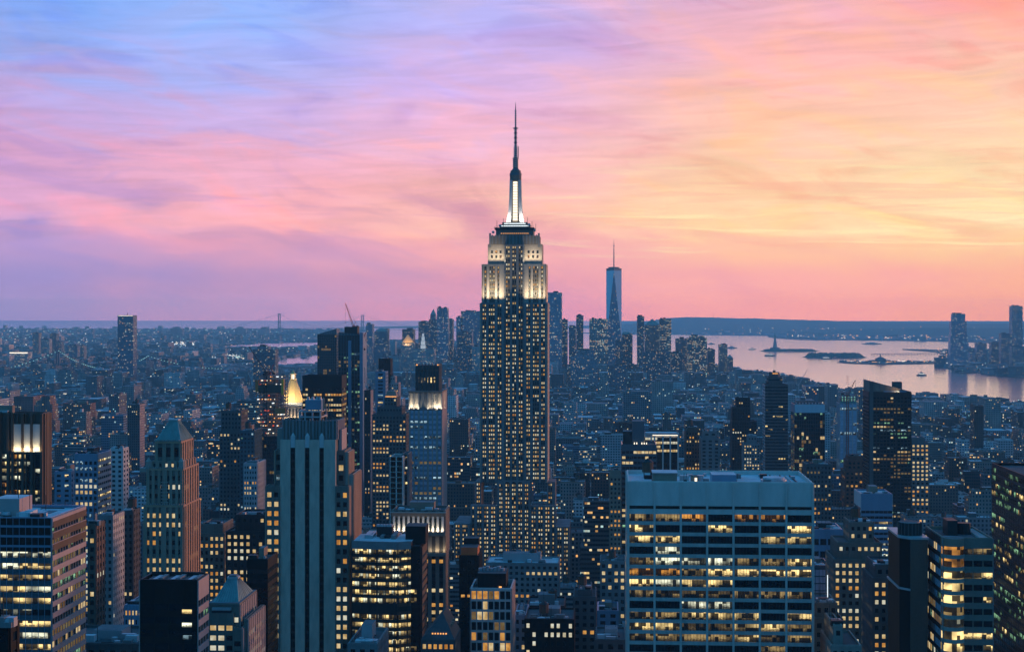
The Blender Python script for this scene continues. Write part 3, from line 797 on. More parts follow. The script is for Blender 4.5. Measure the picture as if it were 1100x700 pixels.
    c.box(X_(536), X_(568.5), y0 + 10, y0 + dep - 10, H(244.2), H(240.4), 'limed', 'roofg')
    c.box(X_(538.5), X_(565.5), y0 + 12, y0 + dep - 12, H(240.6), H(238), 'limed', 'roofg')
    ob = T.p('observation_lights')
    for i_ in range(15): T.new('observation_lamp', 'crown').box(X_(537.5 + i_ * 2.05), X_(538.4 + i_ * 2.05), y0 + 7.6, y0 + 7.9, H(250.7), H(250.0), LA)
    ob.box(X_(537.5), X_(567.0), y0 + 9.6, y0 + 9.9, H(242.6), H(241.6), LWW)
    ob.box(X_(540.5), X_(563.8), y0 + 11.6, y0 + 11.9, H(239.9), H(239.0), LWW)
    for i in range(24):
        u = 532 + 40.5 * i / 23
        T.new('railing_post', 'crown').box(X_(u) - 0.1, X_(u) + 0.1, y0 + 6.8, y0 + 7.0, H(244), H(241.8), 'steel')
    for u, v in ((533, 236), (540, 234), (571, 237), (566, 233), (546, 232), (575, 240), (530.5, 243)):
        T.new('aerial', 'crown').tube((X_(u), y0 + 9, H(246)), (X_(u), y0 + 9, H(v)), 0.22, 'dark', 4)
    for u, v in ((529, 249), (574, 247), (536.5, 242), (568, 241)):
        T.new('dish_aerial', 'crown').tube((X_(u), y0 + 8, H(v)), (X_(u) + 0.2, y0 + 7.4, H(v) + 0.1), 1.3, 'alu', 10, 0.5)
    # the winged mast
    yc = y0 + dep / 2; cxx = X_(552.4); m = T.p('mast')
    w = lambda px: px / k / 2
    prof = [(238, 18.6), (232, 16.6), (224, 14.6), (214, 13.4), (200, 12.6), (192, 12.2)]
    for (va, wa), (vb_, wb) in zip(prof, prof[1:]):
        a, b = w(wa), w(wb)
        for sx in (-1, 1):                             # buttress wings on both sides, front and back
            for sy in (-1, 1):
                m.prism(sorted_rect(cxx + sx * a * 0.52, cxx + sx * a, yc + sy * a * 0.3, yc + sy * a * 0.95), H(va), H(vb_), 'alu', None,
                        sorted_rect(cxx + sx * b * 0.52, cxx + sx * b, yc + sy * b * 0.3, yc + sy * b * 0.95))
        m.prism(rect(cxx - a * 0.8, cxx + a * 0.8, yc - a * 0.7, yc + a * 0.7), H(va), H(vb_), 'limed', None, rect(cxx - b * 0.8, cxx + b * 0.8, yc - b * 0.7, yc + b * 0.7))
    lt = T.p('mast_window')
    for i in range(15):
        za, zb_ = H(236.0 - i * 2.85), H(236.0 - i * 2.85 - 2.35)
        hw = 1.95 - i * 0.015
        lt.box(cxx - hw, cxx + hw, yc - w(18.8 - i * 0.4) * 0.98 - 0.2, yc, za, zb_, LW)
    m.prism(ngon(cxx, yc, w(12.6), 16), H(192), H(186.5), 'limed'); m.prism(ngon(cxx, yc, w(13.4), 16), H(186.5), H(184), 'steel', None, ngon(cxx, yc, w(12.6), 16))
    m.prism(ngon(cxx, yc, w(11.8), 16), H(184), H(181.2), 'limed', None, ngon(cxx, yc, w(11), 16))
    m.prism(ngon(cxx, yc, w(9), 16), H(181.2), H(178.6), 'steel', None, ngon(cxx, yc, w(5.6), 16))
    an = T.p('antenna')
    for i in range(5):
        an.prism(ngon(cxx, yc, w(5.6), 10), H(178.6 - i * 2.1), H(178.6 - i * 2.1 - 1.4), 'steel'); an.prism(ngon(cxx, yc, w(6.8), 10), H(177.2 - i * 2.1), H(177.2 - i * 2.1 - 0.7), 'alu')
    an.prism(ngon(cxx, yc, w(7), 12), H(168.4), H(167.6), 'steel')
    an.tube((cxx, yc, H(168)), (cxx, yc, H(155)), w(3.0), 'steel', 8)
    for i in range(6):
        an.prism(ngon(cxx, yc, w(4.8), 8), H(167 - i * 2.1), H(166 - i * 2.1), 'white')
    an.tube((cxx + w(6), yc, H(168)), (cxx + w(6), yc, H(154.8)), 0.35, 'steel', 5)
    an.tube((cxx, yc, H(155)), (cxx, yc, H(134)), w(2.2), 'steel', 8)
    for i in range(8):
        an.prism(ngon(cxx, yc, w(4.0 if i != 7 else 5.4), 8), H(154 - i * 2.6), H(152.8 - i * 2.6), 'steel' if i % 2 else 'white')
    an.tube((cxx, yc, H(134)), (cxx, yc, H(115)), w(1.5), 'steel', 6, w(1.1))
    for i in range(7): an.prism(ngon(cxx, yc, w(2.5), 6), H(132 - i * 2.5), H(131 - i * 2.5), 'white')
    an.tube((cxx, yc, H(115)), (cxx, yc, H(107)), w(1.1), 'steel', 6, 0.15)
    an.box(cxx - 0.5, cxx + 0.5, yc - 1.8, yc - 0.8, H(168), H(178), LWW)
    # lower wings
    slab(509.6, 516.4, y0 + 6, y0 + dep - 6, 0, 112, [(511.2, 515.2, 2)])
    slab(587.2, 596.2, y0 + 6, y0 + dep - 6, 0, 112, [(588.6, 593.0, 2)])
    LL = [(507.6, 510.2, 1), (513, 518, 2), (520.4, 525.4, 2), (527.8, 532.8, 2)]
    RR = [(571, 576, 2), (578.4, 583.4, 2), (585.8, 590.8, 2), (593.2, 595.8, 1)]
    slab(506.2, 534.6, y0 - 6, y0 + 4, 0, 93, LL)
    slab(569.6, 597.4, y0 - 6, y0 + 4, 0, 93, RR)
    slab(534.6, 569.6, y0 - 3, y0 + 4, 0, 114, [(536.4, 540.2, 2), (543, 547.6, 2), (549.9, 554.4, 2), (556.8, 561.3, 2), (563.8, 567.8, 2)], 3.2)
    for a, b in ((543, 547.6), (549.9, 554.4), (556.8, 561.3)):     # arched heads
        cxa, ra = (X_(a) + X_(b)) / 2, (X_(b) - X_(a)) / 2 + 0.3
        pts = [(cxa + ra * cos(pi * i / 8), 110.8 + ra * sin(pi * i / 8)) for i in range(9)]
        wl.face([(px_, y0 - 3.3, pz) for px_, pz in pts], 'dark')
    slab(489, 506.2, y0 - 12, y0 + 40, 0, 78, [(490.6, 495.4, 2), (498, 503.6, 3)])
    slab(597.4, 612, y0 - 12, y0 + 40, 0, 76, [(599, 603.8, 2), (606, 610.6, 2)])
    # floodlights standing on the setbacks
    warm = (1.0, 0.80, 0.52)
    for a, b in ((519, 541), (563.5, 585)):
        child_lamp(T, 'floodlight', (X_((a + b) / 2), y0 - 2.6, z1 - 0.5), (X_((a + b) / 2), y0 + 2.4, z1 + 18), 6200, warm, (X_(b) - X_(a), 1.0), 75)
    for a, b in ((524, 541.5), (563, 582)):
        child_lamp(T, 'floodlight', (X_((a + b) / 2), y0 + 0.5, z2 + 0.3), (X_((a + b) / 2), y0 + 5.4, z2 + 12), 2300, warm, (X_(b) - X_(a), 0.8), 90)
    child_lamp(T, 'floodlight', (X_(588.6), y0 + 20, z1 + 0.4), (X_(585.8), y0 + 20, z1 + 16), 5000, (1, .6, .3), (0.5, 34), 150)
    for sx in (-1, 1):
        child_lamp(T, 'floodlight', (cxx + sx * 8, yc - 11, H(238) + 0.6), (cxx + sx * 3, yc, H(222)), 2600, (1.0, 0.9, 0.75), (2, 2), 120)
    register('the floodlit spired skyscraper', 510, 597, y0 - 12, 330, X_(489), X_(612), y0 + dep, 267, 600)
    OCC.append((X_(541), X_(564), y0, y0 + 40, 440))
    T.done()
def sorted_rect(a, b, c, d): return rect(min(a, b), max(a, b), min(c, d), max(c, d))
esb()

# ------------------------------------------------------------------ foreground buildings
# wide travertine block on the right, wide bays of ribbon windows
T = hero('office_block', 'broad pale stone office block with blank top band and six bays of lit ribbon windows', 'the broad pale office block', 675, 873, 652, 517, 46,
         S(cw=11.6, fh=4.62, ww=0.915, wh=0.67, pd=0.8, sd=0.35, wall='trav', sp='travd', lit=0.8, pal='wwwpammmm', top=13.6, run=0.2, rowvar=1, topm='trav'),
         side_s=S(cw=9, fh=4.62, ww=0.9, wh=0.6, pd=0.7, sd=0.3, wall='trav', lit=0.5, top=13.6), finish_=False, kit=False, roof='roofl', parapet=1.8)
x0, x1, ya, yb, z1 = T.b
w = T.p('wall')
for i in range(7):
    for j in range(1, 8):
        X0 = x0 + (x1 - x0) * (i + j / 8) / 7
        w.box(X0 - 0.07, X0 + 0.07, ya - 0.3, ya, 0, z1 - 13.8, 'dark')
for i in range(8):                                                  # thin joint lines of the blank band are real ribs
    X0 = x0 + (x1 - x0) * i / 7
    w.box(X0 - 0.16, X0 + 0.16, ya - 1.2, ya - 0.2, 0, z1 - 0.3, 'trav')
w.box(x0 + 0.3, x1 - 0.3, ya - 0.5, ya - 0.2, z1 - 11.6, z1 - 10.4, 'black')
for i in range(34):
    X0 = x0 + (x1 - x0) * (i + 0.5) / 34
    w.box(X0 - 0.05, X0 + 0.05, ya - 0.39, ya - 0.2, z1 - 10.3, z1 - 0.6, 'trav')
zr = z1 - 1.8; k = T.new('penthouse')
k.box(uX(701, 660), uX(727, 660), ya + 5, ya + 17, zr, zr + 4.4, 'tan', 'roofg'); k.box(uX(700.4, 660), uX(727.6, 660), ya + 4.6, ya + 17.4, zr + 4.4, zr + 4.9, 'pink', 'roofl')
k = T.new('penthouse'); k.box(uX(764, 668), uX(790, 668), ya + 12, ya + 24, zr, zr + 3.4, 'blue', 'roofl')
k = T.new('penthouse'); k.box(uX(741.5, 662), uX(748.5, 662), ya + 5, ya + 8, zr, zr + 3.8, 'tan', 'roofg')
T.p('lit_hatch').box(uX(745.5, 662), uX(748, 662), ya + 4.8, ya + 4.95, zr + 0.8, zr + 2.8, LW)
k = T.new('cooling_tower')
k.tube((uX(830, 668), ya + 12, zr), (uX(830, 668), ya + 12, zr + 1.6), 5.6, 'alu', 22); k.tube((uX(830, 668), ya + 12, zr + 1.6), (uX(830, 668), ya + 12, zr + 2.6), 4.6, 'roofl', 22)
k = T.new('roof_unit'); k.tube((uX(752, 662), ya + 10, zr), (uX(752, 662), ya + 10, zr + 3.4), 1.5, 'alu', 12)
rr = random.Random(5)
for i in range(26):
    u = rr.uniform(683, 865); yy = rr.uniform(3, 38); a = rr.uniform(0.4, 2.0)
    k = T.new('roof_unit'); k.box(uX(u, 660) - a, uX(u, 660) + a, ya + yy, ya + yy + rr.uniform(1, 4), zr, zr + rr.uniform(0.5, 2.2), rr.choice(['grey', 'alu', 'dark', 'white']))
for i in range(5):
    k = T.new('roof_duct'); k.box(x1 - 14 + i * 2.2, x1 - 13.6 + i * 2.2, ya + 2, ya + 40, zr, zr + 0.6, 'white' if i % 2 else 'dark')
for u in (734, 736, 790, 718): T.new('roof_aerial').tube((uX(u, 662), ya + 6, zr), (uX(u, 662) + rr.uniform(-1, 1), ya + 6, zr + 4.6), 0.15, 'dark', 4)
water_tank(T.p('water_tank'), uX(695.5, 685), ya + 30, zr, 1.0)
T.done()

# art deco tower with three dark slots, shoulders and a fluted crown
def deco():
    y = 742.0; Xa = lambda u: uX(u, y); H = lambda v: zv(v, 335, y)
    T = Thing('art_deco_tower', 'grey art deco tower with three dark vertical slots and stepped shoulders', 'tower', Xa(335), y + 17)
    w = T.p('wall'); yb = y + 24
    w.box(Xa(301.5), Xa(361), y, yb, 0, H(472), 'limed', 'roofg')
    # the front: four smooth piers, three dark slots between them
    for a, b in ((301.5, 312.4), (317.6, 327.9), (332.9, 343.5), (348.3, 361)):
        w.box(Xa(a), Xa(b), y - 1.3, y + 0.4, 0, H(472), 'stonel')
    sl = T.p('dark_slot')
    for a, b in ((312.4, 317.6), (327.9, 332.9), (343.5, 348.3)):
        sl.box(Xa(a), Xa(b), y - 0.3, y - 0.05, 0, H(480), 'black')
        for z in range(30, int(H(484)), 4): sl.box(Xa(a), Xa(b), y - 0.42, y - 0.3, z, z + 1.1, 'dark')
        c = (a + b) / 2
        w.prism(rect(Xa(c - 2.3), Xa(c + 2.3), y - 1.2, y + 0.4), H(480.5), H(468), 'white'); w.prism(rect(Xa(c - 1.9), Xa(c + 1.9), y - 1.3, y + 0.3), H(468), H(465), 'white', None, rect(Xa(c - 0.4), Xa(c + 0.4), y - 0.8, y + 0.3))
    # fluted crown
    cr = T.p('crown')
    cr.box(Xa(303), Xa(361.5), y + 1.6, yb - 1, H(472), H(452), 'limed', False)
    P = (Xa(303), Xa(361.5), y + 1.6, yb - 1)
    cr.face([(P[0], P[2], H(454)), (P[1], P[2], H(454)), (P[1], P[3], H(454)), (P[0], P[3], H(454))], 'roof')
    for i in range(17):
        u = 303.5 + 57.3 * i / 16
        cr.box(Xa(u) - (0.5 if i % 2 else 0.28), Xa(u) + (0.5 if i % 2 else 0.28), y + 1.0, y + 2.4, H(472), H(451.4) + (0.6 if i % 4 == 0 else 0), 'grey')
    for j in range(6):
        yy = y + 3 + j * 3.5
        cr.box(P[1] - 0.6, P[1] + 0.5, yy - 0.5, yy + 0.5, H(472), H(451.4), 'pink')  # right-hand ribs pink: sunset light painted in
        cr.box(P[0] - 0.5, P[0] + 0.6, yy - 0.5, yy + 0.5, H(472), H(451.4), 'grey')
    # steel roof frame and machine room
    fr = T.p('roof_frame')
    for u in (319, 325, 333, 341.5):
        for yy in (y + 6, y + 22): fr.box(Xa(u) - 0.35, Xa(u) + 0.35, yy, yy + 0.7, H(454), H(442), 'alu')
    for v in (448.6, 442.5):
        fr.box(Xa(319), Xa(342), y + 5.8, y + 6.4, H(v) - 0.35, H(v) + 0.35, 'alu'); fr.box(Xa(319), Xa(342), y + 22, y + 22.6, H(v) - 0.35, H(v) + 0.35, 'alu')
        fr.box(Xa(319) - 0.3, Xa(319) + 0.4, y + 6.4, y + 22, H(v) - 0.35, H(v) + 0.35, 'alu'); fr.box(Xa(342) - 0.3, Xa(342) + 0.4, y + 6.4, y + 22, H(v) - 0.35, H(v) + 0.35, 'alu')
    fr.box(Xa(321.5), Xa(340), y + 9, y + 20, H(454), H(444), 'dark')
    pm = T.p('machine_room'); pm.box(Xa(323.8), Xa(341), y + 10, y + 19, H(441.6), H(430.6), 'blue', 'roofl')
    for u in (326, 331, 336, 339): pm.tube((Xa(u), y + 12, H(430.6)), (Xa(u), y + 12, H(427.6)), 0.7, 'alu', 8)
    for u in (344.5, 347, 350): pm.tube((Xa(u), y + 8, H(442)), (Xa(u), y + 8, H(428 if u < 346 else 434)), 0.4, 'tan', 6)
    # shoulders
    sh = S(cw=2.9, fh=5.0, ww=0.6, wh=0.55, pd=0.5, sd=0.2, wall='limed', lit=0.55, pal='wwpca', top=2)
    shs = S(cw=3.6, fh=5.0, ww=0.45, wh=0.55, pd=0.5, sd=0.2, wall='warm', sp='brown', lit=0.25, pal='wmd', top=3)  # sunset light on the sides done by the wall colour
    block(T, Xa(293.5), Xa(301.5), y + 4, yb - 2, 0, H(484), sh, 'fl', shs, 1.2)
    block(T, Xa(361), Xa(369), y + 4, yb - 2, 0, H(484), S(cw=4, fh=5.0, ww=0.62, wh=0.55, pd=0.5, sd=0.2, wall='limed', lit=0.55, pal='wwpca', top=2), 'f', shs, 1.2)
    block(T, Xa(369), Xa(372), y + 4.5, yb - 2.5, 0, H(486), S(cw=20, fh=5, pier=False, sd=0, lit=0, wall='lime', wh=0.01, top=400), 'r', shs, 1.2)
    block(T, Xa(286.6), Xa(301.5), y - 1.8, y + 4, 0, H(521), S(cw=3.6, fh=4.6, ww=0.6, wh=0.52, pd=0.5, sd=0.2, wall='limed', lit=0.6, pal='wwpa', top=3), 'fl', shs, 1.2)
    block(T, Xa(361), Xa(374.8), y - 1.8, y + 4, 0, H(521), S(cw=3.3, fh=4.6, ww=0.6, wh=0.52, pd=0.5, sd=0.2, wall='limed', lit=0.6, pal='wwpa', top=3), 'fr', shs, 1.2)
    block(T, Xa(372), Xa(377), y + 6, yb + 6, 0, H(510), S(cw=20, fh=5, pier=False, sd=0, lit=0, wall='lime', wh=0.01, top=400), 'r', shs, 1.2)
    w.box(Xa(293), Xa(303), y + 10, yb - 4, H(484) - 1, H(462), 'lime', 'roofg')
    w.box(Xa(361.5), Xa(365), y + 6, yb - 4, H(484) - 1, H(462), 'pink', 'roofg')  # pink stands for sunset light on this shoulder
    register('the grey art deco tower', 287, 383, y, 440, Xa(286), Xa(384), yb + 6, H(455), 700)
    T.done()
deco()

# limestone tower with green copper pyramid
def pyramid_tower():
    y = 752.0; Xa = lambda u: uX(u, y); H = lambda v: zv(v, 180, y)
    T = Thing('classical_tower', 'ornate stone tower with green copper pyramid roof and cream corner turrets', 'tower', Xa(180), y + 18)
    fr = dict(pd=0.6, sd=0.2, wall='cream', sp='limed', pal='wwwppa')
    s1 = S(cw=3.1, fh=4.5, ww=0.5, wh=0.5, lit=0.62, top=3.5, major=3, mw=1.6, **fr)
    sd = S(cw=4.4, fh=4.5, ww=0.5, wh=0.55, pd=0.7, sd=0.2, wall='warm', sp='brown', lit=0.22, pal='wap', top=3.5)  # orange sunset light on the sides is in the wall colour
    block(T, Xa(155.5), Xa(197), y, y + 30, 0, H(543), s1, 'flr', sd, 1.4, 'roofg')
    block(T, Xa(157.5), Xa(195.5), y + 1.6, y + 29, H(543) - 1, H(504), S(cw=3.1, fh=4.5, ww=0.5, wh=0.5, lit=0.5, top=3, major=3, mw=1.6, **fr), 'flr', sd, 1.4, 'roofg')
    block(T, Xa(161), Xa(193.6), y + 3, y + 27, H(504) - 1, H(495.5), S(cw=3.1, fh=3.6, ww=0.4, wh=0.5, lit=0.5, top=1, **fr), 'flr', sd, 1.4, 'roofg')
    block(T, Xa(165), Xa(191.6), y + 4.5, y + 25.5, H(495.5) - 1, H(475.5), S(cw=3.6, fh=6.8, ww=0.55, wh=0.7, lit=0.0, top=2.4, **fr), 'flr', sd, 0.4, 'roofg')
    c = T.p('cornice')
    for (a, b, y0_, y1_, v) in ((154.8, 197.6, y - 0.8, y + 30.6, 543), (156.6, 196.4, y + 0.8, y + 29.8, 504), (164.2, 192.4, y + 3.7, y + 26.3, 475.5)):
        c.box(Xa(a), Xa(b), y0_, y1_, H(v) - 0.6, H(v) + 0.5, 'warm', 'roofg')  # amber glow under the cornices is painted as their colour
        n = int((b - a) / 2.4)
        for i in range(n + 1):
            xx = Xa(a + (b - a) * i / n)
            c.box(xx - 0.25, xx + 0.25, y0_ - 0.3, y0_ + 0.3, H(v) + 0.5, H(v) + 1.3, 'lime')
    for a in (158.5, 194): c.prism(ngon(Xa(a), y + 2, 1.6, 8), H(504), H(496), 'lime'); 
    for a in (158.5, 194): c.prism(ngon(Xa(a), y + 2, 1.7, 8), H(496), H(491.5), 'lime', None, ngon(Xa(a), y + 2, 0.1, 8))
    # tall arched centre window
    ar = T.p('arched_window'); cx = Xa(176.3)
    pts = [(cx + 1.95 * cos(pi * i / 10), H(516) + 1.95 * sin(pi * i / 10)) for i in range(11)] + [(cx - 1.95, H(541)), (cx + 1.95, H(541))]
    ar.face([(a, y + 0.98, b) for a, b in pts], 'glass')
    for i in range(7): ar.box(cx - 1.9, cx + 1.9, y + 0.6, y + 0.96, H(540 - i * 3.6), H(540 - i * 3.6) + 0.5, 'lime')
    for dx in (-0.65, 0.65): ar.box(cx + dx - 0.12, cx + dx + 0.12, y + 0.65, y + 0.95, H(541), H(514.5), 'lime')
    rf = T.p('roof'); 
    pr = T.p('pyramid_roof'); P = rect(Xa(164.5), Xa(192), y + 4.1, y + 25.9)
    mx, my = (P[0][0] + P[1][0]) / 2, y + 15
    pr.prism(P, H(475.5) + 0.6, H(453.5), 'copper', None, rect(mx - 2.2, mx + 2.2, my - 2, my + 2))
    for i in range(1, 12):                                          # standing seams
        t = i / 12
        a = (P[0][0] + (P[1][0] - P[0][0]) * t, P[0][1] - 0.05, H(475.5) + 0.7); b = (mx - 2.2 + 4.4 * t, my - 2.05, H(453.5))
        pr.tube(a, b, 0.14, 'copper', 4)
        a = (P[1][0] + 0.05, P[1][1] + (P[2][1] - P[1][1]) * t, H(475.5) + 0.7); b = (mx + 2.25, my - 2 + 4 * t, H(453.5))
        pr.tube(a, b, 0.14, 'copper', 4)
    pr.box(mx - 2.6, mx + 2.6, my - 2.4, my + 2.4, H(453.5), H(452), 'white')
    register('the green pyramid tower', 155, 214, y, 453, Xa(155), Xa(198), y + 30, H(480), 620)
    T.done()
pyramid_tower()

# corner office block bottom left: blue-grey front, sunset pink painted into the side
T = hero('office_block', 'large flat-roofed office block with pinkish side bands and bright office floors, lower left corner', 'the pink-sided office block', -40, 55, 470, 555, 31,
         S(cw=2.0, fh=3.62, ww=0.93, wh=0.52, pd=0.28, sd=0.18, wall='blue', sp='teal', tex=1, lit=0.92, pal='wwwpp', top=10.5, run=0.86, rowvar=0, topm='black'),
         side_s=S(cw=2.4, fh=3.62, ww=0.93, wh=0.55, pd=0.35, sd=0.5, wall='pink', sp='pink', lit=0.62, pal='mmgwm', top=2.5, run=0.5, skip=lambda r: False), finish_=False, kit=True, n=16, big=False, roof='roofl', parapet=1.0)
x0, x1, ya, yb, z1 = T.b
w = T.p('wall')
for i in range(3): w.box(x0, x1, ya - 0.34, ya - 0.2, z1 - 9.4 + i * 3.1, z1 - 8.7 + i * 3.1, 'blue')
for i in range(3):
    w.box(x1 + 0.02, x1 + 0.66, ya + 0.4, yb - 0.2, z1 - 10.6 + i * 3.6, z1 - 8.6 + i * 3.6, 'bronze')
k = T.p('penthouse'); k.box(uX(-6, ya + 10), uX(22, ya + 10), ya + 9, ya + 20, z1 - 1, z1 + 4.6, 'pink', 'roofl'); k.box(uX(9.5, ya + 21), uX(12, ya + 21), ya + 8.8, ya + 8.95, z1 - 1, z1 + 1.6, 'dark')
k.box(uX(26, ya + 30), uX(34, ya + 30), ya + 14, ya + 16, z1 - 1, z1 - 0.2, 'alu')
for i in range(10): k.tube((x1 - 1 - 5.0 * i, yb - 2, z1), (x1 - 1 - 5.0 * i, yb - 2, z1 + 1.3), 0.12, 'dark', 4)
T.done()

# brown tower with three floodlit crown panels, left edge
T = hero('office_tower', 'brown ribbed tower at the left edge with three floodlit panels under its flat top', 'the brown tower with lit panels', -60, 46.5, 800, 443, 10,
         S(cw=4.4, fh=3.8, ww=0.86, wh=0.62, pd=0.9, sd=0.25, wall='bronze', sp='black', lit=0.5, pal='wwppa', top=22, major=1, mw=1.0, run=0.3, topm='bronze'),
         side_s=S(cw=4.4, fh=3.8, ww=0.12, wh=0.6, pd=0.9, sd=0.2, wall='bronze', sp='bronze', lit=0.1, top=20), finish_=False, tank=False)
x0, x1, ya, yb, z1 = T.b
for a, b in ((15.5, 24.8), (26.2, 34.4), (35.8, 44.2)):
    xa, xb = uX(a, ya), uX(b, ya)
    pn = T.new('lit_panel'); pn.box(xa, xb, ya - 1.5, ya - 1.2, z1 - 21, z1 - 6, 'white')
    child_lamp(T, 'floodlight', ((xa + xb) / 2, ya - 3.2, z1 - 20.8), ((xa + xb) / 2, ya - 1.5, z1 - 13), 620, (1, 0.8, 0.42), (xb - xa, 0.3), 160)
for u in (0, 9.8, 14.6, 25.5, 35.1, 45.6): T.p('wall').box(uX(u, ya) - 0.65, uX(u, ya) + 0.65, ya - 2.1, ya, 0, z1 - 0.4, 'bronze')
T.done()

# gridded office block with pale walls behind
hero('office_block', 'pale grid-fronted office block with its middle floors lit, right of the brown tower', 'the pale grid office block', 80.5, 105, 1050, 487, 28,
     S(cw=3.2, fh=4.1, ww=0.62, wh=0.6, pd=0.6, sd=0.5, wall='blue', lit=0.55, pal='wpwc', top=5, run=0.6),
     side_s=S(cw=4, fh=4.1, ww=0.9, wh=0.45, pd=0.3, sd=0.5, wall='pink', lit=0.45, pal='wmp', top=4), vb=560)
# dark flat block bottom left of centre
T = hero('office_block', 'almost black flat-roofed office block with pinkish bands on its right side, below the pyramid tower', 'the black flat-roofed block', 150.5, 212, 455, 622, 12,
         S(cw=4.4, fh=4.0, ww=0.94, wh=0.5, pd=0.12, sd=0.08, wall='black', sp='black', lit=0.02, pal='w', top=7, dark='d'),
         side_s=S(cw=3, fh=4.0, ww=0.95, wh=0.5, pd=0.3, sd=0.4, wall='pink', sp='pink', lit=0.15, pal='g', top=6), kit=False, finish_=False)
x0, x1, ya, yb, z1 = T.b
for i, z in enumerate((9.6, 13.6, 17.4, 26, 30.4, 34)):
    T.wins.append(((uX(201, ya), ya - 0.25, z1 - z), (1, 0), (0, -1), 3.0, 1.3 if i != 4 else 2.0, 'wpccpc'[i]))
for i in range(9): T.new('roof_unit').box(x0 + 1.5 + i * 1.8, x0 + 2.8 + i * 1.8, ya + 2, ya + 9, z1 - 1.2, z1 - 0.5 + (i % 3) * 0.3, ('dark', 'alu', 'grey')[i % 3])
T.new('roof_screen').box(x0 + 0.4, x1 - 0.4, yb - 1.2, yb - 0.8, z1 - 1.2, z1 + 0.5, 'dark')
T.done()
# building with a truncated pyramid roof
def small_pyramid():
    y = 602.0; Xa = lambda u: uX(u, y); H = lambda v: zv(v, 245, y)
    T = Thing('office_building', 'grey stone building with a truncated metal pyramid roof and balcony bays', 'building', Xa(245), y + 16)
    s = S(cw=3.2, fh=4.0, ww=0.75, wh=0.5, pd=0.5, sd=0.3, wall='limed', lit=0.7, pal='wwp', top=5)
    ss = S(cw=3.2, fh=4.0, ww=0.6, wh=0.5, pd=0.5, sd=0.3, wall='pink', sp='limed', lit=0.55, pal='wpg', top=5)
    block(T, Xa(223.8), Xa(256.4), y + 1.5, y + 30, 0, H(649), s, 'flr', ss, 0.6, 'roofg')
    block(T, Xa(224.8), Xa(251), y, y + 2, 0, H(657), s, 'fl', ss, 0.6, 'roofg')
    block(T, Xa(252.5), Xa(262), y - 3, y + 26, 0, H(672), s, 'fr', ss, 0.8, 'roofg')
    block(T, Xa(262), Xa(266), y, y + 30, 0, H(664), S(cw=20, fh=4, pier=False, sd=0, lit=0, wall='limed', wh=0.01, top=400), 'r', ss, 0.8, 'roofg')
    w = T.p('cornice'); w.box(Xa(223), Xa(257), y + 0.8, y + 30.6, H(649) - 0.4, H(649) + 0.5, 'limed', 'roofg')
    w.box(Xa(228), Xa(248), y - 0.5, y + 1.6, H(655), H(652.5), 'alu')
    T.p('bay_window').box(Xa(227.6), Xa(248.6), y - 0.2, y + 1.4, H(664), H(656), 'glass')
    pr = T.p('pyramid_roof'); P = rect(Xa(226), Xa(254.5), y + 3, y + 29); mx = Xa(240.5); my = y + 16
    pr.prism(P, H(648.5), H(627.5), 'copper', None, rect(mx - 1.9, mx + 1.9, my - 1.8, my + 1.8))
    pr.box(mx - 2.3, mx + 2.3, my - 2.1, my + 2.1, H(628), H(626), 'alu'); pr.box(mx - 1.6, mx + 1.6, my - 1.5, my + 1.5, H(626), H(624.2), 'steel')
    for i in range(1, 9):
        t = i / 9
        pr.tube((P[0][0] + (P[1][0] - P[0][0]) * t, P[0][1] - 0.05, H(648.4)), (mx - 1.9 + 3.8 * t, my - 1.85, H(627.5)), 0.1, 'steel', 4)
        pr.tube((P[1][0] + 0.05, P[1][1] + (P[2][1] - P[1][1]) * t, H(648.4)), (mx + 1.95, my - 1.8 + 3.6 * t, H(627.5)), 0.1, 'steel', 4)
    child_lamp(T, 'roof_lamp', (Xa(229.5), y + 2.4, H(648)), (Xa(233), y + 6, H(642)), 45, (0.6, 1.0, 0.85), (0.8, 0.3), 150)
    register('the building with the metal pyramid', 224, 272, y, 625, Xa(222), Xa(268), y + 30, H(630), 700)
    T.done()
small_pyramid()
hero('office_block', 'narrow unlit black slab standing left of the art deco tower', 'the unlit black slab', 265.5, 287.5, 642, 600, 20,
     S(cw=4, fh=4, ww=0.9, wh=0.5, pd=0.1, sd=0.06, wall='black', sp='black', lit=0.0, top=4), kit=True, n=4)

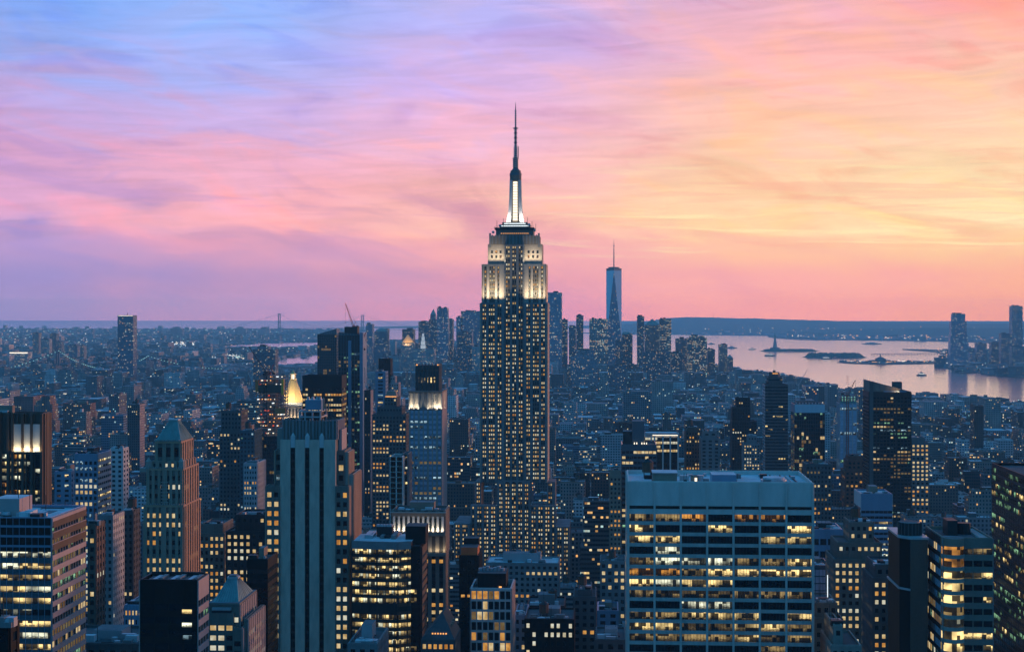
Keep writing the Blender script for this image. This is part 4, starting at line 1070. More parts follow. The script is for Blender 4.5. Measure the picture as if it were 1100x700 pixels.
# glass office with faceted front, lit floors
def faceted():
    y = 720.0; Xa = lambda u: uX(u, y); H = lambda v: zv(v, 415, y)
    T = Thing('office_block', 'wide office block with nearly every floor brightly lit and a dark corner shaft', 'office block', Xa(415), y + 20)
    w = T.p('wall'); yb = y + 30
    pts = [(Xa(377), y + 2.6), (Xa(405), y + 0.4), (Xa(427), y), (Xa(440.5), y + 3.0), (Xa(440.5), yb), (Xa(377), yb)]
    w.prism(pts, 0, H(583), 'dark', False); T.p('roof').face([(a, b, H(583)) for a, b in pts], 'roofl')
    segs = [((Xa(377), y + 2.6), (Xa(405), y + 0.4), 9), ((Xa(405), y + 0.4), (Xa(427), y), 7), ((Xa(427), y), (Xa(440.5), y + 3.0), 4)]
    for si, (a, b, n) in enumerate(segs):
        L = hypot(b[0] - a[0], b[1] - a[1]); d = ((b[0] - a[0]) / L, (b[1] - a[1]) / L); nn = (d[1], -d[0])
        def strip(t0, t1, e, z0, z1, m):
            q = [(a[0] + d[0] * t0 + nn[0] * e, a[1] + d[1] * t0 + nn[1] * e), (a[0] + d[0] * t1 + nn[0] * e, a[1] + d[1] * t1 + nn[1] * e),
                 (a[0] + d[0] * t1, a[1] + d[1] * t1), (a[0] + d[0] * t0, a[1] + d[1] * t0)]
            w.prism(q, z0, z1, m)
        fh = 3.86
        strip(0, L, 0.35, H(590), H(581.5), 'grey')
        for r in range(30):
            zt = H(590) - r * fh
            strip(0, L, 0.3, zt - fh, zt - fh * 0.60, 'dark' if si < 2 else 'bronze')
            if r == 7:
                strip(0, L, 0.28, zt - fh * 0.6, zt, 'dark'); continue
            for i in range(n):
                t = (i + 0.5) * L / n
                mk = rng.choice('wwwppw') if rng.random() < (0.93 if si < 2 else 0.75) else 'm'
                T.wins.append(((a[0] + d[0] * t + nn[0] * 0.1, a[1] + d[1] * t + nn[1] * 0.1, zt - fh * 0.3), d, nn, L / n - 0.18, fh * 0.58, mk))
        for i in range(0, n + 1, 3):
            t = max(0.2, min(L - 0.2, i * L / n)); strip(t - 0.14, t + 0.14, 0.45, 0, H(590), 'dark')
    block(T, Xa(440.5), Xa(451), y + 3.2, yb - 6, 0, H(587), S(cw=5, fh=3.86, ww=0.9, wh=0.55, pd=0.1, sd=0.05, wall='black', sp='black', lit=0.0, top=6), 'f',
          S(cw=3, fh=3.86, ww=0.8, wh=0.4, pd=0.1, sd=0.2, wall='dark', sp='dark', lit=0.0, top=4), 0.8)
    block(T, Xa(451), Xa(452), y + 4, yb - 6, 0, H(588), S(cw=5, fh=3.86, pier=False, sd=0, wh=0.01, top=400, wall='dark', lit=0), 'r',
          S(cw=3, fh=3.86, ww=0.8, wh=0.4, pd=0.1, sd=0.3, wall='dark', sp='bronze', lit=0.0, top=4), 0.8)
    for r, mk in ((5, 'w'), (6, 'w'), (12, 'm')):
        T.wins.append(((Xa(443.5), y + 2.9, H(590) - r * 3.86 - 1.1), (1, 0), (0, -1), 2.8, 2.2, mk))
    zr = H(583)
    T.new('penthouse').box(Xa(432), Xa(454), y + 12, y + 24, zr - 2, H(568.5), 'black', 'roof'); T.new('penthouse').box(Xa(398), Xa(415), y + 20, y + 26, zr, zr + 5, 'dark', 'roofg')
    for i in range(5): T.new('roof_unit').tube((Xa(399.8 + i * 3.3), y + 20.5, zr + 5), (Xa(399.8 + i * 3.3), y + 20.5, zr + 6), 1.1, 'alu', 10)
    rr = random.Random(3)
    for i in range(12):
        u = rr.uniform(379, 428); T.new('roof_unit').box(Xa(u), Xa(u) + rr.uniform(1, 3), y + rr.uniform(6, 28), y + rr.uniform(28, 30), zr, zr + rr.uniform(0.5, 2), rr.choice(['alu', 'grey', 'dark']))
    for i in range(14): T.new('roof_post').tube((Xa(379 + i * 4.2), y + 31, zr), (Xa(379 + i * 4.2), y + 31, zr + 1.6), 0.15, 'alu', 4)
    register('the brightly lit office block', 380, 458, y, 575, Xa(376), Xa(456), yb, H(583), 700)
    T.done()
faceted()

# colonnade-topped classical block
T = hero('office_block', 'stone block with a floodlit colonnade along its top, in front of the slender blue-grey tower', 'the floodlit colonnade block', 421.5, 478, 880, 547.5, 21,
         S(cw=4.2, fh=4.2, ww=0.5, wh=0.5, pd=0.7, sd=0.2, wall='limed', sp='dark', lit=0.5, pal='waam', top=24), side_s=S(cw=3.4, fh=4.2, ww=0.45, wh=0.5, pd=0.5, sd=0.2, wall='tan', sp='tan', lit=0.15, top=6), finish_=False, kit=True, n=8, roof='roof')
x0, x1, ya, yb, z1 = T.b
w = T.p('wall')
w.box(x0 + 1, x1 - 1, ya - 0.6, ya - 0.1, z1 - 15, z1 - 3.6, 'limed'); w.box(x0 - 0.6, x1 + 0.6, ya - 2.0, ya + 0.3, z1 - 3.4, z1 - 1.6, 'limed'); w.box(x0 - 0.8, x1 + 0.8, ya - 2.6, ya, z1 - 1.6, z1 - 0.9, 'lime')
w.box(x0 - 0.3, x1 + 0.3, ya - 2.2, ya, z1 - 14.6, z1 - 12.6, 'limed')
for i in range(11):
    xx = x0 + 1.2 + (x1 - x0 - 2.4) * i / 10
    T.new('column').box(xx - 0.62, xx + 0.62, ya - 1.9, ya - 0.8, z1 - 12.6, z1 - 3.4, 'white')
for i in range(10):
    xx = x0 + 1.2 + (x1 - x0 - 2.4) * (i + 0.5) / 10
    T.new('tall_window').box(xx - 0.75, xx + 0.75, ya - 0.75, ya - 0.62, z1 - 11.5, z1 - 4.6, 'glass')
child_lamp(T, 'floodlight', ((x0 + x1) / 2, ya - 3.0, z1 - 12.2), ((x0 + x1) / 2, ya - 1, z1 - 7), 2600, (1, 0.84, 0.6), (x1 - x0 - 2, 0.4), 160)
w.box(x0 - 1.5, x1 + 1.0, ya - 4.2, ya, z1 - 26, z1 - 24.5, 'limed')
child_lamp(T, 'floodlight', (uX(472, ya), ya - 2.2, z1 - 24.2), (uX(472, ya), ya - 0.2, z1 - 19), 700, (1, 0.8, 0.5), (11, 0.4), 160)
T.done()

# slender tower with glowing corners and a dark glass drum on top
T = hero('hotel_tower', 'slender blue-grey tower with floodlit corner crown and dark glass lantern on top', 'the slender tower with glass lantern', 440, 474.5, 1180, 421, 36,
         S(cw=3.55, fh=3.95, ww=0.72, wh=0.52, pd=0.45, sd=0.22, wall='lime', sp='blue', lit=0.4, pal='cccm', top=14, dark='b', major=2, mw=1.5, topm='grey'),
         side_s=S(cw=4.5, fh=3.95, ww=0.3, wh=0.5, pd=0.4, sd=0.2, wall='pink', sp='pink', lit=0.1, pal='m', top=10), finish_=False, kit=False, vb=545)
x0, x1, ya, yb, z1 = T.b
w = T.p('wall'); H = lambda v: zv(v, 457, ya)
for i in range(8):
    xx = x0 + (x1 - x0) * i / 7
    w.box(xx - 0.5, xx + 0.5, ya - 1.5, ya - 0.3, H(440), z1 + 0.2, 'grey')
for a, b in ((440.6, 443.4), (445.4, 450.5), (459.2, 463.4), (466, 473.6)):
    T.new('lit_corner_panel').box(uX(a, ya), uX(b, ya), ya - 0.5, ya - 0.35, H(439), z1 - 1, 'lime')
T.new('lit_corner_panel').box(x1 + 0.25, x1 + 0.45, ya + 3, yb - 3, H(439), z1 - 1, 'lime')
for u, e in ((442, 500), (448, 380), (461, 260), (470, 1000)):
    child_lamp(T, 'floodlight', (uX(u, ya), ya - 2.6, H(440.5)), (uX(u, ya), ya - 0.5, H(427)), e * 1.5, (1, 0.85, 0.6), (3.4 if u < 465 else 6, 0.4), 90)
child_lamp(T, 'floodlight', (x1 + 2.2, ya + 18, H(439.5)), (x1 + 0.5, ya + 18, H(429)), 900, (1, 0.75, 0.5), (0.3, 20), 150)
cw_ = T.p('cornice'); cw_.box(x0 - 0.8, x1 + 0.8, ya - 2.2, yb + 1, z1, z1 + 0.9, 'limed', 'roofg')
dr = T.p('lantern'); da, db = uX(446.2, ya), uX(471, ya)
dr.box(da, db, ya + 3, ya + 21, z1, H(392.5), 'glass', 'roof')
for i in range(8):
    xx = da + (db - da) * i / 7; dr.box(xx - 0.28, xx + 0.28, ya + 2.4, ya + 3.2, z1, H(390.5), 'bronze')
for i in range(5):
    yy = ya + 4 + 4 * i; dr.box(db - 0.3, db + 0.5, yy - 0.3, yy + 0.3, z1, H(390.5), 'tan')
dr.box(da - 0.3, db + 0.3, ya + 2.5, ya + 3.1, H(398.4), H(397.6), 'bronze')
for i in range(6): T.new('lantern_light').box(da + (db - da) * (i + 0.72) / 7.4, da + (db - da) * (i + 1.28) / 7.4, ya + 2.8, ya + 2.95, H(411), H(405.5), WM['w'])
for u in (446.9, 470.3): T.new('lantern_light').box(uX(u, ya) - 0.8, uX(u, ya) + 0.8, ya + 3, ya + 4, H(392.5), H(391.3), LA)
T.done()
# white concrete grid block at the bottom, centre
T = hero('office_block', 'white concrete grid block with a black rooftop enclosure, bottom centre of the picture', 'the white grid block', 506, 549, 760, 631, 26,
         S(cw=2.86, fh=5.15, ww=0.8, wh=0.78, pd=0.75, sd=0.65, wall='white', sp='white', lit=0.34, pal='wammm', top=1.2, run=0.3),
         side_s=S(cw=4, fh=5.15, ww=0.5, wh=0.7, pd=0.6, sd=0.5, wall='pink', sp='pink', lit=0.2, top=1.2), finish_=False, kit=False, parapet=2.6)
x0, x1, ya, yb, z1 = T.b
k = T.p('roof_enclosure'); k.box(uX(513, 766), uX(543.5, 766), ya + 6, ya + 24, z1 - 2.6, z1 + 6.2, 'black', 'roof')
for i in range(22): k.box(uX(513.2, 766) + i * 0.65, uX(513.2, 766) + i * 0.65 + 0.2, ya + 5.7, ya + 6, z1 - 2.4, z1 + 6, 'dark')
for i in range(7): T.new('roof_unit').tube((uX(516 + 4 * i, 775), ya + 15, z1 + 6.2), (uX(516 + 4 * i, 775), ya + 15, z1 + 7.4 + (i % 3) * 0.5), 1.0, 'alu', 10)
T.p('roof_light').box(uX(536, 763), uX(539, 763), ya + 2.4, ya + 2.6, z1 - 1.6, z1 + 0.4, LA)
T.done()
# gabled old building
def gabled():
    y = 690.0; Xa = lambda u: uX(u, y); H = lambda v: zv(v, 473, y)
    T = Thing('gabled_building', 'old stone building with steep dark gabled roof beside the brightly lit office block', 'building', Xa(473), y + 14)
    s = S(cw=2.6, fh=3.9, ww=0.6, wh=0.55, pd=0.4, sd=0.2, wall='greyd', lit=0.75, pal='wwap', top=2)
    block(T, Xa(453), Xa(488), y, y + 26, 0, H(686), s, 'flr', None, 0.2)
    rf = T.p('gable_roof'); a, b, ys, ye = Xa(453), Xa(488), y + 0.4, y + 25.6; mx = Xa(474)
    rf.face([(a, ys, H(686)), (b, ys, H(686)), (mx, ys + 7, H(661))], 'roof')
    rf.face([(b, ys, H(686)), (b, ye, H(686)), (mx, ye, H(661)), (mx, ys + 7, H(661))], 'brown')
    rf.face([(a, ye, H(686)), (a, ys, H(686)), (mx, ys + 7, H(661)), (mx, ye, H(661))], 'roof')
    rf.face([(b, ye, H(686)), (a, ye, H(686)), (mx, ye, H(661))], 'roof')
    for i in range(6): T.new('dormer_light', 'gable_roof').box(Xa(463.5 + i * 2.9), Xa(465 + i * 2.9), y + 1.6, y + 1.9, H(681.6), H(680.2), LA)
    for dy in (10, 15, 20): T.new('chimney').box(b - 3.4, b - 1.8, y + dy, y + dy + 1.4, H(682), H(674), 'tan')
    register('the steep gabled building', 452, 494, y, 660, a, b, y + 26, H(670), 700)
    T.done()
gabled()
# ---- right foreground
hero('glass_tower', 'dark green glass tower cut off by the right edge, speckled with green-lit windows', 'the green glass tower', 1217, 1300, 560, 556.6, 200,
     S(cw=3.2, fh=3.9, ww=0.92, wh=0.72, pd=0.12, sd=0.10, wall='black', sp='dark', lit=0.4, pal='gmmggd', top=1.6, run=0.25), side_s=S(cw=4.0, fh=3.7, ww=0.92, wh=0.66, pd=0.12, sd=0.1, wall='black', sp='dark', lit=0.42, pal='gggmwgd', top=1.6, run=0.15), vb=700, kit=False, sides='fl')
def corner_block():
    y = 548.0; Xa = lambda u: uX(u, y); H = lambda v: zv(v, 1030, y)
    T = Thing('office_block', 'ribbon-windowed office block with a glowing curved glass corner, lower right', 'office block', Xa(1035), y + 22)
    s = S(cw=3.6, fh=4.25, ww=0.92, wh=0.5, pd=0.25, sd=0.35, wall='tan', sp='limed', lit=0.5, pal='wwwpm', top=3.5, run=0.55)
    sl = S(cw=3.0, fh=4.25, ww=0.9, wh=0.6, pd=0.2, sd=0.2, wall='alu', sp='dark', lit=0.45, pal='wmpg', top=3.0, run=0.4, dark='b')
    block(T, Xa(1013), Xa(1066.5), y, y + 29, 0, H(577), s, 'flr', sl, 1.2)
    cx, cy2, r = Xa(1024.5), y + 1.6, 3.9
    c = T.p('curved_corner')
    for i in range(24):
        zt = H(586) - i * 4.25
        P = ngon(cx, cy2, r, 28); c.prism(ngon(cx, cy2, r + 0.25, 28), zt - 4.25, zt - 4.25 * 0.68, 'lime')
        c.prism(P, zt - 4.25 * 0.68, zt, WM[('a', 'a', 'w', 'w', 'w', 'm', 'p', 'w', 'w', 'a')[i % 10]], False)
    c.prism(ngon(cx, cy2, r + 0.2, 28), H(586), H(577.5), 'tan', 'roofg')
    k = T.p('roof_plant'); zr = H(577) - 1.2
    k.box(Xa(1026), Xa(1037), y + 12, y + 20, zr, zr + 5.5, 'dark', 'craner'); k.box(Xa(1040), Xa(1054), y + 20, y + 26, zr, zr + 3, 'dark', 'roofg')
    k.tube((Xa(1048), y + 18, zr), (Xa(1048), y + 18, zr + 4), 2.4, 'dark', 12)
    for i in range(5): k.box(Xa(1056 + i * 1.8), Xa(1056.8 + i * 1.8), y + 3, y + 27, zr, zr + 0.7, 'white')
    register('the block with glowing curved corner', 997, 1068, y, 567, Xa(1010), Xa(1067), y + 29, H(577), 700)
    T.done()
corner_block()
def brown_rounded():
    y = 560.0; Xa = lambda u: uX(u, y); H = lambda v: zv(v, 982, y)
    T = Thing('office_tower', 'dark brown tower with pale ledge lines, left of the curved glass corner', 'office tower', Xa(983), y + 14)
    w = T.p('wall'); r = 2.0
    x0, x1 = Xa(968.5), Xa(996)
    pts = [(x0, y + 4), (x0 + 3, y), (x1, y), (x1, y + 26), (x0, y + 26)]
    w.prism(pts, 0, H(578), 'black', 'roofg')
    led = T.p('ledge')
    for v in (578, 633): 
        q = [(x0 - 0.5, y + 3.7), (x0 + 2.8, y - 0.5), (x1 + 0.5, y - 0.5), (x1 + 0.5, y + 26.4), (x0 - 0.5, y + 26.4)]
        led.prism(q, H(v) - 0.35, H(v) + 0.35, 'alu')
    for i in range(10):
        xx = x0 + 3.4 + (x1 - x0 - 3.6) * i / 9; w.box(xx - 0.3, xx + 0.3, y - 0.7, y + 0.2, 0, H(578) - 0.5, 'brown')
    for r_ in range(40):
        zt = H(582) - r_ * 3.9
        for i in range(9):
            xx = x0 + 3.4 + (x1 - x0 - 3.6) * (i + 0.5) / 9
            T.wins.append(((xx, y - 0.08, zt - 1), (1, 0), (0, -1), 0.62, 2.4, 'a' if (rng.random() < 0.3 and (i == 4 or rng.random() < 0.1)) else 'd'))
    tp = T.p('penthouse'); tp.prism(ngon(x1 - 4.6, y + 8, 4.2, 20), H(578), H(563.5), 'dark', 'roof'); tp.prism(ngon(x1 - 4.6, y + 8, 3.6, 20), H(563.5), H(562.6), 'alu', 'roof')
    for i in range(20): tp.box(x1 - 4.6 + 4.3 * cos(i * pi / 10) - 0.12, x1 - 4.6 + 4.3 * cos(i * pi / 10) + 0.12, y + 8 + 4.3 * sin(i * pi / 10) - 0.12, y + 8 + 4.3 * sin(i * pi / 10) + 0.12, H(577.5), H(563.4), 'greyd')
    register('the dark brown tower', 968, 996, y, 561, x0, x1, y + 26, H(575), 700)
    T.done()
brown_rounded()
# stepped masonry group
def stepped(name, label, phrase, tiers, y, wallm='limed', lit=0.7, fh=3.9, cw=3.4, vb=700, pal='wwwap', tank=True, cat='building', dep=30, sidem=None, roof='roof'):
    """tiers: (u1, u2, vtop) from the lowest / widest to the highest"""
    um = (tiers[-1][0] + tiers[-1][1]) / 2
    T = Thing(name, label, cat, uX(um, y), y + dep / 2); z0 = 0; yy = y
    for i, (a, b, v) in enumerate(tiers):
        z1 = zv(v, um, y)
        s = S(cw=cw, fh=fh, ww=0.5, wh=0.5, pd=0.35, sd=0.18, wall=wallm, sp=wallm, lit=lit if i < len(tiers) - 1 or len(tiers) == 1 else lit * 0.25, pal=pal, top=2.2)
        ss = dict(s); ss['wall'] = sidem or wallm; ss['sp'] = sidem or wallm; ss['lit'] = lit * 0.5
        block(T, uX(a, y), uX(b, y), yy, y + dep - i * 1.5, max(0, z0 - 1), z1, s, 'flr', ss, 1.0, roof)
        z0 = z1; yy += 3.0
    a, b, v = tiers[-1]
    roof_kit(T, uX(a, y) + 1, uX(b, y) - 1, yy - 2, y + dep - 4, z0 - 1.0, int(a * 3), tank, 9, len(tiers) == 1)
    register(phrase, tiers[0][0], tiers[0][1], y, tiers[-1][2], uX(tiers[0][0], y), uX(tiers[0][1], y), y + dep, z0, vb)
    T.done(); return T
stepped('office_building', 'wide stepped masonry building with rows of warm windows and blank square top', 'the wide stepped masonry building', [(896, 952, 600), (901, 948, 583), (915, 940, 562)], 820, 'limed', 0.85, 4.0, 3.4, 700)
stepped('office_building', 'dark stepped building with black rooftop box and bright grid of windows', 'the dark stepped building', [(938, 968, 620), (942, 968, 607)], 740, 'greyd', 0.85, 4.1, 3.5, 700, tank=False)
T = hero('office_block', 'blue-grey glass office block with blank top storey above bright ribbon floors', 'the blue ribbon-lit block', 925, 958.5, 1120, 530, 30,
     S(cw=3.2, fh=3.9, ww=0.94, wh=0.48, pd=0.15, sd=0.3, wall='blue', sp='blue', lit=0.95, pal='ppwwc', top=12, run=0.7, topm='blue'), side_s=S(cw=4, fh=3.9, ww=0.9, wh=0.4, pd=0.2, sd=0.3, wall='white', sp='white', lit=0.3, top=10), vb=590, roof='roofl')
stepped('office_building', 'low stone building with a glowing white roof mast beside the broad pale block', 'the building with the lit mast', [(875, 905, 663), (877, 900, 648)], 700, 'limed', 0.12, 4.2, 3.6, 700, tank=False)
# glowing mast as its own thing on that roof
T = Thing('roof_mast', 'thin white illuminated mast standing on the low stone roof', 'mast', uX(889, 712), 712, zv(648, 889, 700) - 1)
m = T.p('pole'); x_, y_, z_ = T.o
m.tube((x_, y_, z_), (x_, y_, z_ + 12), 0.18, LWW, 5); m.tube((x_, y_, z_ + 12), (x_, y_, z_ + 14.5), 0.08, 'alu', 4)
a = T.p('crossarm')
for dz, wd in ((3, 1.4), (6, 1.0), (11, 0.9)): a.tube((x_ - wd, y_, z_ + dz), (x_ + wd, y_, z_ + dz), 0.1, 'alu', 4)
T.p('base').box(x_ - 2.6, x_ + 2.6, y_ - 2, y_ + 2, z_, z_ + 0.9, LWW if False else 'white')
T.done()
stepped('stone_building', 'pale grey building with small flat turrets at the bottom edge right of the broad block', 'the pale turreted building', [(893, 925, 692), (897, 906, 672)], 640, 'lime', 0.1, 4.0, 3.4, 700, tank=False)
hero('warehouse', 'low wide building with a white roof structure and row of rooftop vents', 'the low white-roofed building', 872, 905, 1000, 568, 30, S(cw=5, fh=8, ww=0.8, wh=0.5, wall='blue', sp='blue', lit=0.1, top=6), roof='roofl', n=9, vb=640)
hero('glass_building', 'teal glass building partly hidden beside the broad block', 'the teal glass building', 872, 892, 860, 607, 26, S(cw=2.2, fh=4, ww=0.9, wh=0.85, pd=0.1, sd=0.1, wall='teal', sp='teal', lit=0.04, top=2, dark='b'), vb=660)
# ---- left background heroes
stepped('brick_building', 'narrow reddish-brown building squeezed beside the pink-sided block', 'the narrow reddish building', [(95, 103, 562)], 640, 'brown', 0.08, 3.8, 3.4, 640, tank=False, dep=11)
stepped('apartment_building', 'pale ornate apartment block with columns of small windows, left of the pyramid tower', 'the ornate pale apartment block', [(104, 121, 553)], 800, 'grey', 0.10, 3.6, 3.0, 640, sidem='white', dep=19, tank=False)
stepped('apartment_building', 'taller plain blue-grey slab beside the ornate pale apartment block', 'the plain blue-grey slab', [(132, 143, 548)], 840, 'greyd', 0.05, 3.6, 3.0, 640, dep=12)
stepped('office_building', 'dark building with long rows of pale lit windows left of the art deco tower', 'the dark building with pale window rows', [(243, 290, 570), (252, 290, 553)], 900, 'dark', 0.8, 4.2, 3.6, 640, tank=False)
stepped('office_building', 'grey building with one bright top row of windows right of the pyramid tower', 'the building with bright top row', [(214, 241, 572), (215, 238, 563)], 930, 'limed', 0.55, 4.3, 3.0, 640, tank=False)
stepped('office_building', 'narrow shadowed tower rising right beside the ornate stone tower', 'the narrow shadowed tower', [(236, 262, 445 + 18), (237, 258, 441)], 1350, 'greyd', 0.2, 3.9, 3.2, 560)
stepped('apartment_tower', 'dark apartment tower with teal lit windows left of the art deco tower', 'the teal-windowed tower', [(258, 273, 462)], 1300, 'teal', 0.35, 3.7, 3.0, 560, pal='cmgc')
stepped('stone_building', 'grey slab with thin vertical pale stripes behind the art deco tower shoulder', 'the striped grey slab', [(262, 276, 497)], 1150, 'alu', 0.25, 3.9, 2.2, 560, tank=False)
stepped('office_building', 'white fluted-front building glowing pale left of the pyramid tower', 'the white fluted building', [(119, 132, 481)], 1200, 'white', 0.1, 3.8, 6.0, 540, pal='ccp', tank=False, dep=14)
stepped('office_building', 'low blue-grey building with strip windows behind the pale grid block', 'the low strip-windowed building', [(59, 76, 506)], 1150, 'blue', 0.12, 3.8, 5.0, 560, tank=False)
stepped('brick_building', 'tall grey brick building with sunset-tinted salmon side near the left horizon', 'the salmon-sided brick building', [(137, 150, 434)], 2050, 'greyd', 0.1, 3.4, 3, 500, sidem='pink', dep=22)  # salmon side is sunset light put into the wall colour
# tower under construction
def construction():
    y = 1560.0; Xa = lambda u: uX(u, y); H = lambda v: zv(v, 290, y)
    T = Thing('unfinished_tower', 'unfinished concrete tower with orange work lights and safety netting', 'tower under construction', Xa(289), y + 14)
    w = T.p('concrete_frame'); dep = 26
    zb = H(468)
    block(T, Xa(274.5), Xa(304), y, y + dep, 0, zb, S(cw=3, fh=3.9, ww=0.8, wh=0.7, pd=0.15, sd=0.12, wall='black', sp='dark', lit=0.06, top=1, pal='am'), 'flr', None, 0.2)
    n = 0; z = zb
    while z < H(402) - 2:
        w.box(Xa(274.5), Xa(304.5), y, y + dep, z - 0.3, z + 0.15, 'grey', bottom=True)
        for i in range(8):
            for yy in (y + 0.6, y + dep - 1.4, y + dep / 2):
                xx = Xa(275.2) + (Xa(303.8) - Xa(275.2)) * i / 7
                w.box(xx - 0.35, xx + 0.35, yy, yy + 0.8, z + 0.15, z + 3.6, 'tan')
        w.box(Xa(284), Xa(295), y + 9, y + 18, z + 0.15, z + 3.6, 'grey')
        n += 1; z += 3.9
    r = random.Random(2)
    for i in range(90):
        fl = r.randrange(n); xx = r.uniform(Xa(275.5), Xa(303)); 
        m_ = r.choice([LW, LA, LA, LW, LR, LWW])
        T.new('work_light', 'concrete_frame').box(xx, xx + r.uniform(0.5, 1.5), y + r.uniform(0.4, 6), y + 6.4, zb + fl * 3.9 + 2.0, zb + fl * 3.9 + 2.9, m_)
    nt = T.p('safety_net')
    nt.box(Xa(302), Xa(304.8), y - 0.3, y + 3, H(424), H(407), 'yellow'); nt.box(Xa(274.2), Xa(277.5), y - 0.3, y + 3, H(421), H(408), 'orange')
    nt.box(Xa(277.5), Xa(302), y - 0.25, y + 0.1, H(422), H(413), 'bronze'); nt.box(Xa(295), Xa(307), y - 0.4, y + 0.2, H(444), H(438), 'orange'); nt.box(Xa(274), Xa(280), y - 0.4, y + 0.1, H(466), H(455), 'brown')
    hs = T.p('hoist_mast')
    for u in (284, 286.6): hs.box(Xa(u) - 0.25, Xa(u) + 0.25, y - 1.6, y - 1.1, 0, H(398), 'black')
    for i in range(30): hs.box(Xa(284), Xa(286.6), y - 1.5, y - 1.2, H(460) + i * 2, H(460) + i * 2 + 0.3, 'black')
    register('the unfinished tower', 274, 306, y, 405, Xa(274), Xa(305), y + dep, H(405), 470)
    T.done()
construction()
def crane(label, u, vbase, vcab, y, tip, tail, paint, group=None, r=0.45, vtop=None):
    """luffing tower crane: mast, cab, lattice jib, counter jib, pendant lines"""
    x = uX(u, y); zb, zc = zv(vbase, u, y), zv(vcab, u, y)
    T = Thing('tower_crane', label, 'crane', x, y, zb)
    m = T.p('mast'); h = 1.0
    for dx in (-h, h):
        for dy in (-h, h): m.tube((x + dx, y + dy, zb), (x + dx, y + dy, zc), r * 0.5, paint, 4)
    z = zb; i = 0
    while z < zc - 2:
        m.tube((x - h, y - h, z), (x + h, y - h, z + 2), r * 0.3, paint, 4) if i % 2 else m.tube((x + h, y - h, z), (x - h, y - h, z + 2), r * 0.3, paint, 4)
        z += 2; i += 1
    T.p('cab').box(x - 1.6, x + 1.6, y - 1.6, y + 1.6, zc, zc + 2.4, paint)
    j = T.p('jib'); tx, tz = uX(tip[0], y), zv(tip[1], tip[0], y)
    dx_, dz_ = tx - x, tz - zc - 1; L = hypot(dx_, dz_); nx, nz = -dz_ / L, dx_ / L
    hw = 0.9
    j.tube((x, y - 0.7, zc + 1), (tx, y - 0.2, tz), r * 0.6, paint, 4, r * 0.3); j.tube((x, y + 0.7, zc + 1), (tx, y + 0.2, tz), r * 0.6, paint, 4, r * 0.3)
    j.tube((x + nx * hw * 2, y, zc + 1 + nz * hw * 2), (tx + nx * 0.3, y, tz + nz * 0.3), r * 0.5, paint, 4, r * 0.3)
    n = max(6, int(L / 3))
    for i in range(n):
        a, b = i / n, (i + 0.5) / n
        j.tube((x + dx_ * a, y - 0.5, zc + 1 + dz_ * a), (x + dx_ * b + nx * 2 * hw * (1 - b), y, zc + 1 + dz_ * b + nz * 2 * hw * (1 - b)), r * 0.3, paint, 4)
        c = (i + 1) / n
        j.tube((x + dx_ * b + nx * 2 * hw * (1 - b), y, zc + 1 + dz_ * b + nz * 2 * hw * (1 - b)), (x + dx_ * c, y - 0.5, zc + 1 + dz_ * c), r * 0.3, paint, 4)
    cj = T.p('counter_jib'); ex, ez = uX(tail[0], y), zv(tail[1], tail[0], y)
    cj.tube((x, y, zc + 1), (ex, y, ez), r, paint, 5); cj.box(ex - 1.4, ex + 1.4, y - 1.2, y + 1.2, ez - 2.2, ez + 0.2, 'craned')
    ap = (x + (ex - x) * 0.35, y, zc + 7)
    cj.tube((x, y, zc + 1), ap, r * 0.5, paint, 4); cj.tube(ap, (ex, y, ez), r * 0.3, paint, 4); cj.tube(ap, (tx, y, tz), 0.12, paint, 4)
    hk = T.p('hook_line'); hk.tube((tx, y, tz), (tx, y, tz - L * 0.75), 0.12, 'craned', 4); hk.box(tx - 0.3, tx + 0.3, y - 0.3, y + 0.3, tz - L * 0.75 - 1, tz - L * 0.75, 'craned')
    T.done()
crane('dark tower crane leaning up to the left above the unfinished tower', 286.5, 412, 401, 1566, (267.5, 372), (294, 400), 'craned')
crane('short reddish crane with its jib tilted right on the unfinished tower', 289.5, 412, 402.5, 1580, (294.5, 391), (284, 401), 'craner')
